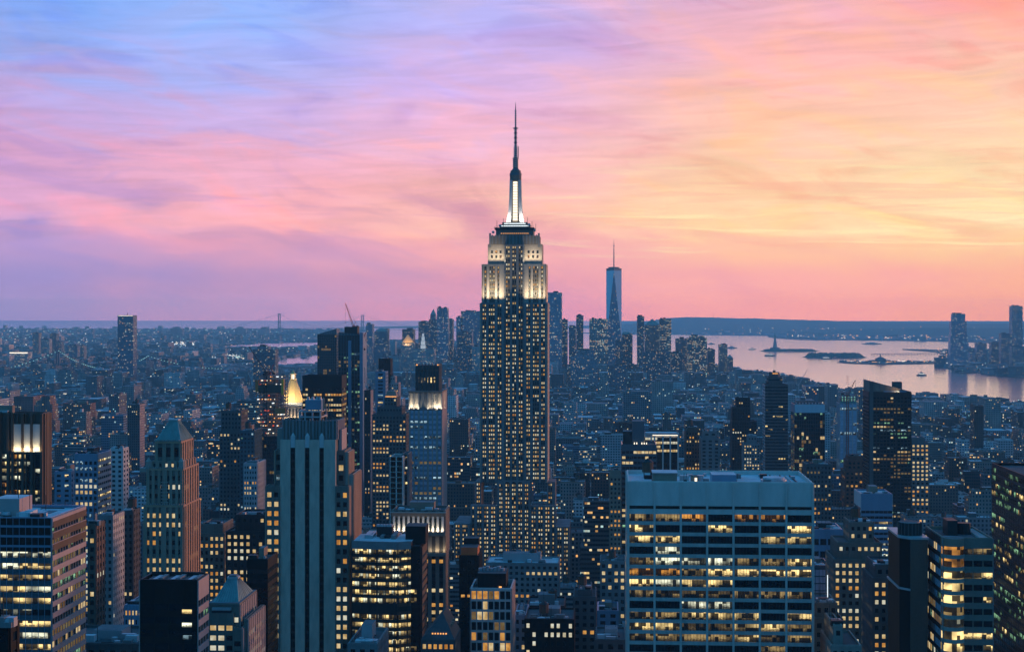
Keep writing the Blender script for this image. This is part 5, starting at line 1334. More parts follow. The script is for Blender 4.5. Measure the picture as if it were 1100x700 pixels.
# gilded pyramid tower
def gilded():
    y = 1900.0; Xa = lambda u: uX(u, y); H = lambda v: zv(v, 312, y)
    T = Thing('gilded_tower', 'stone tower with a glowing gilded pyramid roof and lantern spire', 'tower', Xa(312), y + 15)
    w = T.p('wall'); w.box(Xa(296), Xa(328), y, y + 36, 0, H(452), 'lime', 'roofg'); w.box(Xa(301), Xa(323.4), y + 3, y + 29, H(452), H(434.5), 'lime', 'roofg')
    w.box(Xa(299.5), Xa(324.6), y + 1, y + 31, H(436), H(434), 'white')
    ar = T.p('arcade')
    for i in range(6):
        u = 303.5 + i * 3.6; ar.box(Xa(u) - 0.9, Xa(u) + 0.9, y + 2.7, y + 2.9, H(449), H(440), 'dark'); ar.prism(rect(Xa(u) - 0.9, Xa(u) + 0.9, y + 2.65, y + 2.9), H(440), H(438.6), 'dark', None, rect(Xa(u) - 0.2, Xa(u) + 0.2, y + 2.65, y + 2.9))
    pr = T.p('gilded_roof'); mx, my = Xa(312.1), y + 16; rr_ = (Xa(323) - Xa(301.4)) / 2
    P = ngon(mx, my, rr_ * 1.06, 8, pi / 8); pr.prism(P, H(432.5), H(408.5), 'gold', None, ngon(mx, my, rr_ * 0.3, 8, pi / 8)); pr.prism(ngon(mx, my, rr_ * 1.1, 8, pi / 8), H(434), H(432.5), 'white', 'gold')
    for i in range(8):
        a = 2 * pi * i / 8 + pi / 8; pr.tube((mx + rr_ * 1.06 * cos(a), my + rr_ * 1.06 * sin(a), H(432.5)), (mx + rr_ * 0.3 * cos(a), my + rr_ * 0.3 * sin(a), H(408.5)), 0.35, 'gold', 4)
    ln = T.p('lantern'); ln.prism(ngon(mx, my, rr_ * 0.36, 8), H(408.5), H(407.5), 'gold')
    for i in range(8): a = 2 * pi * i / 8; ln.tube((mx + rr_ * .26 * cos(a), my + rr_ * .26 * sin(a), H(407.5)), (mx + rr_ * .26 * cos(a), my + rr_ * .26 * sin(a), H(402.5)), 0.3, 'gold', 4)
    ln.prism(ngon(mx, my, rr_ * 0.15, 8), H(407.5), H(402.5), LW); ln.prism(ngon(mx, my, rr_ * 0.33, 8), H(402.5), H(401.8), 'gold'); ln.prism(ngon(mx, my, rr_ * 0.24, 8), H(401.8), H(397.8), 'gold', None, ngon(mx, my, 0.3, 8))
    ln.tube((mx, my, H(398)), (mx, my, H(395.6)), 0.3, 'gold', 5, 0.05)
    for sx in (-1, 0, 1):
        child_lamp(T, 'floodlight', (mx + sx * rr_ * 1.1, my - rr_ * 1.75, H(433.5)), (mx + sx * rr_ * 0.3, my - rr_ * 0.4, H(417)), 3400, (1, 0.80, 0.46), (4, 2), 120)
    child_lamp(T, 'floodlight', (mx + rr_ * 1.8, my, H(433.5)), (mx + rr_ * 0.4, my, H(417)), 2600, (1, 0.75, 0.4), (2, 4), 120)
    child_lamp(T, 'floodlight', (mx, my - 3, H(409.5)), (mx, my, H(401)), 350, (1, 0.8, 0.5), (3, 1), 150)
    child_lamp(T, 'floodlight', (mx, y - 1, H(452)), (mx, y + 3, H(440)), 4500, (1, 0.75, 0.45), (18, 1), 150)
    register('the glowing gold pyramid tower', 300, 324, y, 396, Xa(296), Xa(328), y + 36, H(415), 450)
    T.done()
gilded()
hero('office_block', 'broad black office slab with warm ribbon floors between gold pyramid and glass towers', 'the broad black office slab', 325, 367, 1650, 403, 30,
     S(cw=3.0, fh=5.6, ww=0.78, wh=0.42, pd=0.2, sd=0.25, wall='black', sp='black', lit=0.75, pal='wwwa', top=14, run=0.5, topm='black'), vb=450, maxwin=100, kit=False)
def slanted(name, label, phrase, ua, ub, va, vb_, y, dep, s, vb=700, side=None, extra=None, cat='glass tower', part='sloping_crown', crownm='teal'):
    """tower whose roof line slopes from va (left) to vb_ (right)"""
    x0, x1 = uX(ua, y), uX(ub, y); um = (ua + ub) / 2; zl, zr = zv(va, um, y), zv(vb_, um, y); zm = min(zl, zr)
    T = Thing(name, label, cat, (x0 + x1) / 2, y + dep / 2)
    block(T, x0, x1, y, y + dep, 0, zm, s, 'flr', side, 0.0)
    c = T.p(part); A = [(x0, y), (x1, y), (x1, y + dep), (x0, y + dep)]; Z = [zl, zr, zr, zl]
    for i in range(4):
        j = (i + 1) % 4
        c.face([(*A[i], zm - 0.1), (*A[j], zm - 0.1), (*A[j], Z[j] + 0.2), (*A[i], Z[i] + 0.2)], crownm)
    c.face([(*A[i], Z[i]) for i in range(4)], 'roof')
    for i in range(9):
        t = i / 8; xx = x0 + (x1 - x0) * t; c.box(xx - 0.15, xx + 0.15, y - 0.3, y + 0.1, zm, zl + (zr - zl) * t + 0.4, 'steel')
    register(phrase, ua, ub, y, min(va, vb_), x0, x1, y + dep, zm, vb)
    if extra: extra(T, x0, x1, y, dep, zl, zr)
    T.done(); return T
slanted('glass_tower', 'dark glass tower with obliquely cut top left of the taller greenish tower', 'the obliquely cut glass tower', 341, 361.5, 359, 353, 2300, 30,
        S(cw=3, fh=4, ww=0.85, wh=0.8, pd=0.1, sd=0.1, wall='teal', sp='dark', lit=0.10, pal='mwm', top=1), 404)
def greenish(T, x0, x1, y, dep, zl, zr):
    w = T.p('wall')
    w.box(uX(374.2, y), uX(377.4, y), y - 2.2, y + 1, 0, zr - 6, 'blue'); w.box(uX(386.5, y), uX(390, y), y - 1.2, y + dep - 3, 0, zv(357, 380, y), 'blue')
    T.p('top_frame').box(uX(369, y), uX(383, y), y + 6, y + 20, zl - 4, zv(351, 377, y), 'dark')
slanted('glass_tower', 'tall glass tower with a lit strip of greenish windows down its left side', 'the tall greenish glass tower', 363.5, 389.5, 357, 360, 1720, 30,
        S(cw=3.0, fh=4.3, ww=0.8, wh=0.62, pd=0.35, sd=0.15, wall='teal', sp='dark', lit=0.38, pal='ggcgm', top=20, run=0.2, rowvar=0), 520, extra=greenish)
crane('red tower crane leaning left above the tall greenish glass tower', 380.5, 362, 352, 1735, (371, 325.5), (384, 350), 'craner', r=0.5)
crane('short red crane hanging off the right side of the tall greenish tower', 389.5, 392, 368, 1728, (393, 357), (391, 374), 'craner', r=0.5)
hero('glass_tower', 'slim dark tower tucked right of the tall greenish glass tower', 'the slim dark tower', 391.4, 397.8, 1640, 419, 18, S(cw=3, fh=3.9, ww=0.3, wh=0.5, wall='dark', sp='dark', lit=0.15, top=4), side_s=S(cw=4, fh=4, wall='pink', sp='pink', lit=0.1), vb=520, kit=False)
crane('pale crane with near vertical jib on top of the slim dark tower', 394.5, 419, 416, 1648, (391.5, 394), (397, 415), 'alu', r=0.4)
stepped('apartment_tower', 'dark slab rising behind a lower pale banded tower, left of the glass lantern', 'the dark slab above banded tower', [(404, 419, 400), (406.5, 419, 385)], 2000, 'black', 0.05, 3.9, 3.2, 470, tank=False, dep=24)
stepped('apartment_tower', 'pale horizontally banded tower directly below the dark slab', 'the pale banded tower', [(403.5, 414, 399)], 1900, 'blue', 0.3, 4.4, 9, 440, pal='mcw', tank=False, dep=22)
stepped('brick_tower', 'pinkish narrow brick tower left of the glass lantern', 'the pinkish brick tower', [(418, 428, 411), (419, 424, 404)], 2000, 'pink', 0.12, 3.6, 3, 470, tank=False, dep=20)
def orange_top():
    y = 1500.0; Xa = lambda u: uX(u, y); H = lambda v: zv(v, 419, y)
    T = Thing('old_office_tower', 'stepped dark masonry tower with a small orange-lit mansard top', 'tower', Xa(419), y + 15)
    s = S(cw=3.2, fh=3.8, ww=0.55, wh=0.5, pd=0.3, sd=0.15, wall='greyd', lit=0.25, pal='wwa')
    for a, b, v0, v1, dy in ((400, 436, 700, 445, 0), (405, 431, 445, 437, 3), (412, 425, 437, 426.5, 6)):
        block(T, Xa(a), Xa(b), y + dy, y + 30, max(0, H(v0) - 1), H(v1), s, 'flr', None, 0.8)
    T.p('mansard').prism(rect(Xa(412.6), Xa(425), y + 6.5, y + 20), H(426.5), H(420.5), 'tan', 'roofg', rect(Xa(414.6), Xa(423.4), y + 9, y + 18))
    T.p('crown_light').box(Xa(413), Xa(424.8), y + 6.0, y + 6.2, H(427.4), H(425.8), LA)
    register('the tower with orange-lit top', 400, 436, y, 420, Xa(400), Xa(436), y + 30, H(430), 500); T.done()
orange_top()
hero('blank_slab', 'tall pale blank-sided slab in front of the slender tower with glass lantern', 'the pale blank slab', 419.5, 432, 1130, 490, 24, S(cw=30, fh=4, ww=0.1, wh=0.1, pd=0.1, sd=0.1, wall='trav', sp='trav', lit=0.0, top=3), vb=547, kit=False,
     side_s=S(cw=3, fh=4, ww=0.5, wh=0.5, wall='trav', sp='trav', lit=0.2))
hero('apartment_tower', 'slender dark tower with column of balconies hidden behind the blank slab', 'the balconied dark tower', 432.2, 438.5, 1140, 487, 20, S(cw=3, fh=3.8, ww=0.7, wh=0.5, wall='grey', sp='dark', lit=0.3), vb=547, kit=False)
# ---- right middle distance
T = hero('office_block', 'dark teal office block with a windowless box tower standing on its roof', 'the teal block with rooftop box', 668, 705, 1220, 477, 30,
     S(cw=3.2, fh=4.2, ww=0.85, wh=0.5, pd=0.2, sd=0.3, wall='teal', sp='teal', lit=0.14, pal='wwg', top=5), vb=505, kit=False, finish_=False, roof='roof')
x0, x1, ya, yb, z1 = T.b
T.p('rooftop_box').box(uX(679.5, ya), uX(692.5, ya), ya + 8, ya + 24, z1 - 1, zv(453, 686, ya), 'teal', 'roofg'); T.p('rooftop_box').box(uX(669.5, ya), uX(679.5, ya), ya + 8, ya + 24, z1 - 1, zv(464, 674, ya), 'dark', 'roofg')
for i, u in enumerate((681, 683.5, 689, 691.5, 694)): T.new('roof_light').box(uX(u, ya), uX(u, ya) + 0.8, ya + 0.8, ya + 1, z1, z1 + 1.4, LW)
T.done()
T = hero('office_block', 'glass office block framed by four tall bright white columns', 'the white-columned block', 693, 729, 1500, 465, 36,
     S(cw=3, fh=3.9, ww=0.9, wh=0.6, pd=0.1, sd=0.15, wall='dark', sp='black', lit=0.45, pal='wwp', top=4, run=0.6, topm='white'), finish_=False, vb=505, kit=False, roof='roofl')
x0, x1, ya, yb, z1 = T.b
for u in (699.5, 703, 712, 720, 728.3): T.new('column').box(uX(u, ya) - 0.7, uX(u, ya) + 0.7, ya - 2.2, ya - 0.6, 0, z1 - 1, 'white')
T.p('canopy').box(uX(696, ya), uX(729.4, ya), ya - 2.6, ya + 2, z1 - 1.4, z1 + 0.4, 'white'); T.p('soffit_light').box(uX(701, ya), uX(728, ya), ya - 2.4, ya - 0.8, z1 - 2.2, z1 - 1.5, LW)
T.done()
stepped('brick_building', 'dark building crowned by a wide wooden water tank, right of the white-columned block', 'the dark tank-topped building', [(737, 752, 462), (739, 750, 459)], 1560, 'brown', 0.25, 3.9, 2.8, 505)
stepped('apartment_building', 'terraced grey apartment building with balcony bands behind the broad block', 'the terraced grey building', [(753, 773, 470), (756, 770, 463)], 1520, 'grey', 0.1, 3.6, 6, 505, tank=False)
stepped('apartment_tower', 'dark stepped residential tower, left one of the two behind the broad block', 'the dark stepped residential tower', [(786.5, 812.5, 452), (787, 806, 438), (791.5, 806, 427)], 1900, 'dark', 0.2, 3.6, 3.0, 508, tank=False, dep=26)
stepped('stone_building', 'pale small-windowed building with a peaked white roofline behind the broad block', 'the small peaked building', [(799, 816, 476), (804, 813, 468)], 1750, 'grey', 0.3, 3.6, 3.2, 508, tank=False, dep=24)
def notched():
    y = 1850.0; Xa = lambda u: uX(u, y); H = lambda v: zv(v, 835, y)
    T = Thing('residential_tower', 'tall dark residential tower with stacked round crown, behind the broad pale block', 'tower', Xa(835), y + 14)
    s = S(cw=3.1, fh=3.9, ww=0.9, wh=0.5, pd=0.15, sd=0.35, wall='dark', sp='greyd', lit=0.07, pal='wam', top=2)
    block(T, Xa(822), Xa(846.5), y, y + 28, 0, H(413), s, 'flr', S(cw=3.1, fh=3.9, ww=0.9, wh=0.5, pd=0.15, sd=0.35, wall='alu', sp='alu', lit=0.05, top=2), 0.8)
    block(T, Xa(826), Xa(840.5), y + 2, y + 26, H(413) - 1, H(405), s, 'flr', None, 0.8)
    T.p('crown').prism(ngon(Xa(833), y + 13, 6.5, 14), H(406), H(400), 'greyd', 'roofg'); T.p('crown_light').box(Xa(830), Xa(836), y + 3, y + 3.2, H(401.5), H(400.8), LA)
    T.p('crown').tube((Xa(833), y + 13, H(400)), (Xa(833), y + 13, H(398)), 1.6, 'greyd', 8)
    register('the tall dark tower with round crown', 822, 847, y, 400, Xa(822), Xa(847), y + 28, H(410), 508); T.done()
notched()
T = hero('glass_tower', 'speckled glass tower with a glowing pale blue top band', 'the glass tower with pale blue top', 853.5, 886, 1550, 434, 30,
     S(cw=2.4, fh=3.9, ww=0.9, wh=0.8, pd=0.1, sd=0.1, wall='teal', sp='dark', lit=0.22, pal='mmwmg', top=8.5, run=0.1, topm='blue', dark='d'), vb=520, kit=False, finish_=False)
x0, x1, ya, yb, z1 = T.b
cm = solid('frosted_crown_glass', (0.50, 0.60, 0.66), 0.4, 0.08, 0.3)
T.p('crown_band').box(x0 + 0.1, x1 - 0.1, ya - 0.6, ya - 0.3, z1 - 8.4, z1 - 0.2, cm)
for i in range(9): T.new('roof_unit').box(x0 + 2 + i * 3.2, x0 + 3 + i * 3.2, ya + 4, ya + 6, z1 - 1, z1 + 1.2, 'alu')
T.done()
stepped('office_building', 'dark block with scattered amber windows below the glass tower with pale blue top', 'the dark amber-speckled block', [(866, 893, 498)], 1300, 'greyd', 0.3, 3.8, 3.2, 560, pal='wam', tank=False, dep=24)
def green_net():
    y = 1950.0; Xa = lambda u: uX(u, y); H = lambda v: zv(v, 911, y)
    T = Thing('unfinished_tower', 'pale blue glass tower still under construction with green netting and a red hoist', 'tower under construction', Xa(911), y + 12)
    block(T, Xa(902), Xa(920.5), y, y + 24, 0, H(433), S(cw=5.2, fh=3.9, ww=0.75, wh=0.9, pd=0.5, sd=0.1, wall='alu', sp='blue', lit=0.12, pal='gc', top=1, dark='b'), 'flr', None, 0.4)
    w = T.p('open_floor')
    for i in range(4):
        z = H(433) + i * 2.2; w.box(Xa(903), Xa(920), y + 1, y + 22, z, z + 0.4, 'grey', bottom=True)
        for t in range(6): w.box(Xa(903.4 + t * 3.2), Xa(903.8 + t * 3.2), y + 1.2, y + 2, z + 0.4, z + 2.2, 'dark')
        for t in range(5): T.new('work_light', 'open_floor').box(Xa(904.5 + t * 3.3), Xa(905.6 + t * 3.3), y + 0.8, y + 1, z + 1, z + 1.7, LG)
    T.p('safety_net').box(Xa(902.6), Xa(920.2), y + 0.5, y + 0.7, H(433), H(430.6), 'copper')
    h = T.p('hoist')
    for u in (909, 911.4): h.box(Xa(u) - 0.3, Xa(u) + 0.3, y - 1.6, y - 1, 0, H(426), 'craner')
    for i in range(50): h.box(Xa(909), Xa(911.4), y - 1.5, y - 1.2, 60 + i * 2.4, 60.4 + i * 2.4, 'craner')
    register('the pale tower under construction', 902, 921, y, 427, Xa(902), Xa(921), y + 24, H(433), 510); T.done()
green_net()
crane('orange tower crane leaning right above the pale tower under construction', 910.5, 433, 427, 1962, (919, 408), (905, 422), 'craner', r=0.6)
crane('thin distant crane leaning right over the rooftops near the harbour', 858, 422, 414, 3900, (868, 396), (855, 413), 'alu', r=0.7)
def slant_extra(T, x0, x1, y, dep, zl, zr):
    H = lambda v: zv(v, 956, y)
    c = T.p('lit_crown_recess'); c.box(uX(949, y), uX(974, y), y - 0.5, y - 0.2, H(424.5), H(419.5), 'blue'); 
    child_lamp(T, 'crown_lamp', (uX(965, y), y - 1.4, H(421)), (uX(962, y), y + 0.4, H(415.5)), 900, (1, 0.62, 0.3), (14, 0.4), 160)
    T.p('chimney').box(uX(963.5, y), uX(973, y), y + 18, y + 26, zr, H(411), 'greyd')
    w = T.p('wall'); w.box(uX(934, y), uX(938, y), y - 0.9, y + 1, 0, zl - 0.4, 'greyd')
    for u in (941.5, 952.5, 962.5): w.box(uX(u, y) - 0.4, uX(u, y) + 0.4, y - 1.0, y, 0, zr - 6, 'dark')
slanted('apartment_tower', 'large dark balconied apartment tower with a slanted lit crown, on the right by the river', 'the large tower with slanted crown', 934, 978.5, 409, 420.5, 1450, 34,
        S(cw=3.1, fh=3.35, ww=0.75, wh=0.5, pd=0.5, sd=0.7, wall='dark', sp='dark', lit=0.35, pal='mwgcmm', top=5), 530, extra=slant_extra, cat='apartment tower', part='slanted_crown', crownm='limed')
stepped('office_block', 'lit ribbon-windowed office block immediately right of the large slanted-crown tower', 'the ribbon-lit block by the slanted tower', [(979, 998, 475), (980, 994, 470)], 1500, 'grey', 0.9, 4.0, 4.0, 530, tank=False)
stepped('round_building', 'low building with reddish stacked terraces left of the slanted-crown tower', 'the reddish terraced building', [(908, 932, 505), (911, 930, 494), (913, 928, 490)], 1600, 'red', 0.3, 4.2, 5, 540, pal='am', tank=False)
# ---- mid centre below the spired skyscraper
T = hero('office_block', 'dark block with an orange-red rooftop shed just left of the white grid block', 'the dark block with orange shed', 494, 514, 905, 596, 24, S(cw=3.4, fh=4, ww=0.6, wh=0.4, wall='black', sp='black', lit=0.1, pal='a', top=3), vb=640, kit=False, finish_=False)
x0, x1, ya, yb, z1 = T.b
T.p('orange_shed').box(x0 + 0.6, x1 - 0.6, ya + 1, ya + 14, z1 - 1, z1 + 4.5, 'orange', 'roof'); T.p('rooftop_box').box(x0 + 1, x1 - 1, ya + 14, ya + 22, z1 - 1, z1 + 8, 'black', 'roof'); T.done()
stepped('loft_building', 'long flat-roofed pale building directly under the spired skyscraper', 'the long pale flat roof', [(522, 600, 604)], 1080, 'grey', 0.1, 4, 4, 630, roof='roofl')
stepped('loft_building', 'grey loft block whose tall windows glow warm, midway to the broad pale block', 'the tall-windowed loft block', [(645, 672, 602)], 1120, 'grey', 0.4, 5.2, 4.6, 680, pal='ww')
stepped('brick_tower', 'dark narrow brick tower with arched roof kiosk, centre bottom', 'the dark narrow brick tower', [(616, 640, 640), (621, 635, 634)], 830, 'greyd', 0.06, 4.0, 3.6, 700, pal='a')
stepped('loft_building', 'dark loft building with two rows of yellow windows, right of the white grid block', 'the loft with two yellow rows', [(566, 606, 650)], 900, 'black', 0.55, 4.6, 3.0, 700, pal='wwa')
stepped('loft_building', 'lower dark loft with scattered bright windows at the bottom centre edge', 'the low loft with scattered windows', [(564, 616, 664)], 790, 'black', 0.5, 4.6, 3.2, 700, pal='wpa', tank=True)
stepped('brick_building', 'blue-grey narrow building with a plain window grid touching the white grid block', 'the narrow blue-grey building', [(553, 565, 660)], 800, 'blue', 0.05, 4.4, 3.0, 700, tank=False)
stepped('brick_building', 'blank-walled blue-grey building with lit roof strips left of the broad block', 'the blank blue-grey building', [(642, 664, 655)], 980, 'blue', 0.04, 4.4, 6.0, 700, tank=False)
stepped('brick_building', 'tan brick building with glowing scaffold beside the broad pale block', 'the tan scaffolded building', [(655, 667, 510), (656, 666, 505)], 1200, 'tan', 0.35, 3.6, 2.6, 560, pal='aa', tank=False)
stepped('brick_building', 'small building with a pair of bright windows, bottom edge left of the broad block', 'the building with paired windows', [(640, 672, 686)], 760, 'greyd', 0.35, 5.0, 5.0, 700, pal='w', tank=False)
stepped('brick_building', 'dark low building with bluish lit roof hut at the lower left edge', 'the low dark building at lower left', [(-20, 10, 668)], 330, 'black', 0.05, 4.0, 4.0, 700, tank=False, dep=5)
stepped('brick_building', 'low flat-roofed building with crowded rooftop machinery, beside the pink-sided block', 'the low roof crowded with machinery', [(58, 150, 690)], 520, 'greyd', 0.2, 4.0, 4.0, 700, tank=False)
stepped('office_building', 'small pale office building with four rows of yellowish windows, left of the black flat-roofed block', 'the small pale office building', [(134, 152, 649)], 640, 'blue', 0.7, 3.9, 1.6, 700, tank=False)
stepped('brick_building', 'low lit rooftop building squeezed against the foot of the art deco tower', 'the small roof below the art deco tower', [(374, 405, 690)], 600, 'grey', 0.2, 4, 4, 700, tank=False)
# ------------------------------------------------------------------ downtown towers (kilometres away)
def far_tower(name, label, phrase, tiers, y, m='dtwr', dep=50, cat='tower', cap=None, spire=None, vb=None, light=None):
    um = (tiers[0][0] + tiers[0][1]) / 2
    T = Thing(name, label, cat, uX(um, y), y + dep / 2); w = T.p('wall'); z0 = 0.0
    for i, (a, b, v) in enumerate(tiers):
        z1 = zv(v, um, y); x0, x1 = uX(a, y), uX(b, y); k_ = i * 4
        w.box(x0, x1, y + k_, y + dep - k_, max(0, z0 - 2), z1, m, 'roof', (rng.randrange(400) * 5.0, rng.randrange(60) * 1000.0)); z0 = z1
    x0, x1 = uX(tiers[-1][0], y), uX(tiers[-1][1], y); mx, my = (x0 + x1) / 2, y + dep / 2
    if cap == 'pyr' or cap == 'gold':
        c = T.p('pyramid_roof'); v = spire or tiers[-1][2] - 5
        c.prism(rect(x0, x1, y + 6, y + dep - 6), z0, zv(v, um, y), 'gold' if cap == 'gold' else 'copper', None, rect(mx - 1, mx + 1, my - 1, my + 1))
        if cap == 'gold': child_lamp(T, 'floodlight', (mx, y - 14, z0 - 6), (mx, my - 12, z0 + 14), 9000, (1, 0.55, 0.22), (20, 4), 110)
    elif cap == 'dome':
        c = T.p('dome'); r = (x1 - x0) / 2; zz_ = z0
        for q in range(4):
            a0, a1 = pi / 2 * q / 4, pi / 2 * (q + 1) / 4
            c.prism(ngon(mx, my, r * cos(a0), 14), z0 + r * 0.5 * sin(a0), z0 + r * 0.5 * sin(a1), 'copper', None, ngon(mx, my, max(0.3, r * cos(a1)), 14))
    elif cap == 'mast':
        T.p('mast').tube((mx, my, z0), (mx, my, zv(spire, um, y)), 1.6, 'steel', 6, 0.5)
    else:
        r_ = random.Random(int(um * 10))
        for q in range(3):
            a = x0 + (x1 - x0) * r_.uniform(0.05, 0.6); T.new('roof_unit').box(a, a + (x1 - x0) * r_.uniform(0.12, 0.35), y + dep * 0.2, y + dep * 0.7, z0, z0 + r_.uniform(2, 5.5), 'greyd')
    if light:
        T.p('crown_light').box(x0 + 1, x1 - 1, y - 0.8 + 4 * (len(tiers) - 1), y - 0.4 + 4 * (len(tiers) - 1), z0 - light, z0 - 1, LW)
    register(phrase, tiers[0][0], tiers[0][1], y, tiers[-1][2], uX(tiers[0][0], y), uX(tiers[0][1], y), y + dep, z0, vb or min(tiers[-1][2] + 45, 400))
    T.done(); return T
# the tapering glass tower with mast
def wtc():
    y = 5700.0; Xa = lambda u: uX(u, y); H = lambda v: zv(v, 660, y)
    T = Thing('glass_skyscraper', 'tall tapering glass skyscraper with a mast, standing alone over the downtown towers', 'skyscraper', Xa(660), y + 30)
    cx, cy2 = Xa(659.5), y + 30; h = (Xa(667.8) - Xa(651.2)) / 2
    B_ = [(cx - h, cy2 - h), (cx + h, cy2 - h), (cx + h, cy2 + h), (cx - h, cy2 + h)]
    tp = ngon(cx, cy2, h * 1.0, 4, -pi / 2)
    tp = [(cx, cy2 - h), (cx + h, cy2), (cx, cy2 + h), (cx - h, cy2)]
    zb, zt = H(366), H(290.5); w = T.p('glass_wall')
    w.prism(B_, 0, zb, MT['gtwr'], False)
    rot = 0.0                                         # turned a little so that one bright facet faces west
    def R(p): return (cx + (p[0] - cx) * cos(rot) - (p[1] - cy2) * sin(rot), cy2 + (p[0] - cx) * sin(rot) + (p[1] - cy2) * cos(rot))
    B_ = [R(p_) for p_ in B_]; tp = [R(p_) for p_ in tp]
    for i in range(4):
        j = (i + 1) % 4
        w.face([(*B_[i], zb), (*B_[j], zb), (*tp[i], zt)], MT['gtwr'], [(0, zb), (60, zb), (30, zt)])
        w.face([(*B_[j], zb), (*tp[j], zt), (*tp[i], zt)], 'mirror', [(0, zb), (60, zt), (0, zt)])
    w.face([(*p_, zt) for p_ in tp], 'roof')
    T.p('parapet').prism(tp, zt, H(288), 'steel', False)
    r = T.p('mast_ring'); r.prism(ngon(cx, cy2, h * 0.72, 16), H(288), H(286.6), 'steel')
    m = T.p('mast'); m.tube((cx, cy2, H(288)), (cx, cy2, H(272)), 2.4, 'steel', 8, 1.6); m.tube((cx, cy2, H(272)), (cx, cy2, H(256.5)), 1.6, 'steel', 6, 0.4)
    for v in (280, 276, 272, 268, 264): m.prism(ngon(cx, cy2, 3.2, 8), H(v), H(v - 0.7), 'white')
    register('the tapering glass skyscraper', 651, 668, y, 288, Xa(650), Xa(669), y + 62, zt, 366); T.done()
MT['mirror'] = solid('mirror_glass', (0.55, 0.60, 0.66), 0.12, 0.08, 0.02, 0.75, True, 0.8)
wtc()
FT = far_tower
FT('downtown_tower', 'blocky downtown tower with lit top band, just right of the spired skyscraper', 'the lit-banded downtown tower', [(588, 603.5, 314)], 5000, 'gtwr', light=None)
FT('downtown_tower', 'lower wing tower attached right of the lit-banded downtown tower', None, [(603.8, 609.5, 343)], 5050, 'dtwr')
FT('downtown_tower', 'shorter narrow downtown tower midway between two taller neighbours left of the glass skyscraper', None, [(611, 618.6, 350)], 5300, 'dtwr')
FT('downtown_tower', 'tallest narrow dark slab between spired skyscraper and the tapering glass skyscraper', 'the narrow dark slab', [(619, 626.5, 338.5)], 5200, 'dtwr')
FT('downtown_tower', 'wide lit office tower in front of the tapering glass skyscraper', 'the wide lit downtown tower', [(633, 653, 342.5)], 5100, 'btwr', dep=60)
FT('downtown_tower', 'domed office tower right of the tapering glass skyscraper', 'the domed downtown tower', [(668, 679.5, 359)], 5600, 'dtwr', cap='dome')
FT('downtown_tower', 'dark narrow tower standing on the left of the pyramid-capped downtown tower', 'the dark narrow downtown tower', [(684.5, 692, 339.5)], 5200, 'dtwr')
FT('downtown_tower', 'pyramid-capped downtown tower near the harbour', 'the pyramid-capped downtown tower', [(692.5, 709, 349)], 5500, 'ltwr', cap='pyr', spire=342.5)
FT('downtown_tower', 'bright flat-topped tower facing the sunset beside the pyramid-capped one', 'the bright flat-topped tower', [(708.5, 721, 342.5)], 5400, 'btwr')
FT('downtown_tower', 'low dark block in front of the domed downtown tower', None, [(661, 669, 366)], 5000, 'dtwr')
FT('downtown_tower', 'broad stepped waterfront block, left half lower', 'the broad waterfront block', [(726, 741, 363.5)], 5500, 'dtwr')
FT('downtown_tower', 'broad flat-topped lit waterfront tower facing the harbour', 'the lit waterfront tower', [(738.5, 759.5, 363), (741, 757, 360.8)], 5400, 'btwr', dep=60)
FT('downtown_tower', 'low dark neighbour right of the lit waterfront tower', None, [(759.8, 768, 375)], 5500, 'dtwr')
FT('downtown_tower', 'pinkish narrow apartment tower alone at the tip before the harbour', 'the apartment tower at the tip', [(772.5, 781.5, 370)], 5600, 'ltwr')
FT('downtown_tower', 'small reddish peaked tower beside the water at the very tip', 'the peaked tower at the tip', [(781.5, 787.5, 384)], 5550, 'dtwr', cap='pyr', spire=381)
FT('downtown_tower', 'long dark downtown block filling the gap below the pyramid-capped tower', None, [(690, 720, 378)], 5000, 'dtwr', dep=40)
FT('downtown_tower', 'brown wide stepped block below the narrow dark slab', None, [(613, 642, 383), (618, 638, 376)], 4700, 'dtwr', dep=40)
FT('downtown_tower', 'stepped dark block in front of the wide lit downtown tower', None, [(653, 673, 392)], 4600, 'dtwr', dep=40)
FT('downtown_tower', 'grey block right of the bright flat-topped tower', None, [(721, 733, 378)], 5200, 'dtwr', dep=40)
# left cluster
FT('downtown_tower', 'slim pale tower right of the tall greenish glass tower', None, [(393, 400, 348)], 5800, 'gtwr')
FT('downtown_tower', 'round-topped office tower at the left end of the downtown cluster', 'the round-topped downtown tower', [(402, 416, 356)], 5700, 'dtwr', cap='dome')
FT('downtown_tower', 'flat dark tower rising behind the small gold-capped tower', 'the flat dark downtown tower', [(432, 444.5, 353.5)], 6000, 'dtwr')
FT('courthouse_tower', 'slim stone tower with small golden pyramid cap', 'the small gold-capped tower', [(430.5, 444.5, 369)], 5600, 'ltwr', cap='gold', spire=359.5, dep=45)
FT('downtown_tower', 'wide lower office tower left of the silvery twin-bayed tower', None, [(449.5, 461.5, 345.5)], 5900, 'dtwr')
FT('downtown_tower', 'slender tower with pointed crown left of the silvery rippled tower', 'the pointed-crown tower', [(460.5, 469.5, 343), (462, 467.5, 338)], 5600, 'dtwr', cap='pyr', spire=332)
FT('residential_tower', 'tall silvery rippled residential tower in two bays', 'the silvery rippled tower', [(469.3, 481.5, 341), (469.3, 475, 331), (469.3, 475, 330.4)], 5500, 'gtwr', dep=45)
FT('residential_tower', 'second half of the silvery rippled tower, set slightly right', None, [(475.4, 480.8, 330.8)], 5510, 'gtwr', dep=45)
FT('downtown_tower', 'lower shoulder tower leaning on the silvery rippled tower', None, [(481.5, 486.2, 343)], 5600, 'ltwr')
FT('downtown_tower', 'thin tower at the left of the wide slab beside the spired skyscraper', None, [(490, 496.5, 340.5)], 5900, 'gtwr')
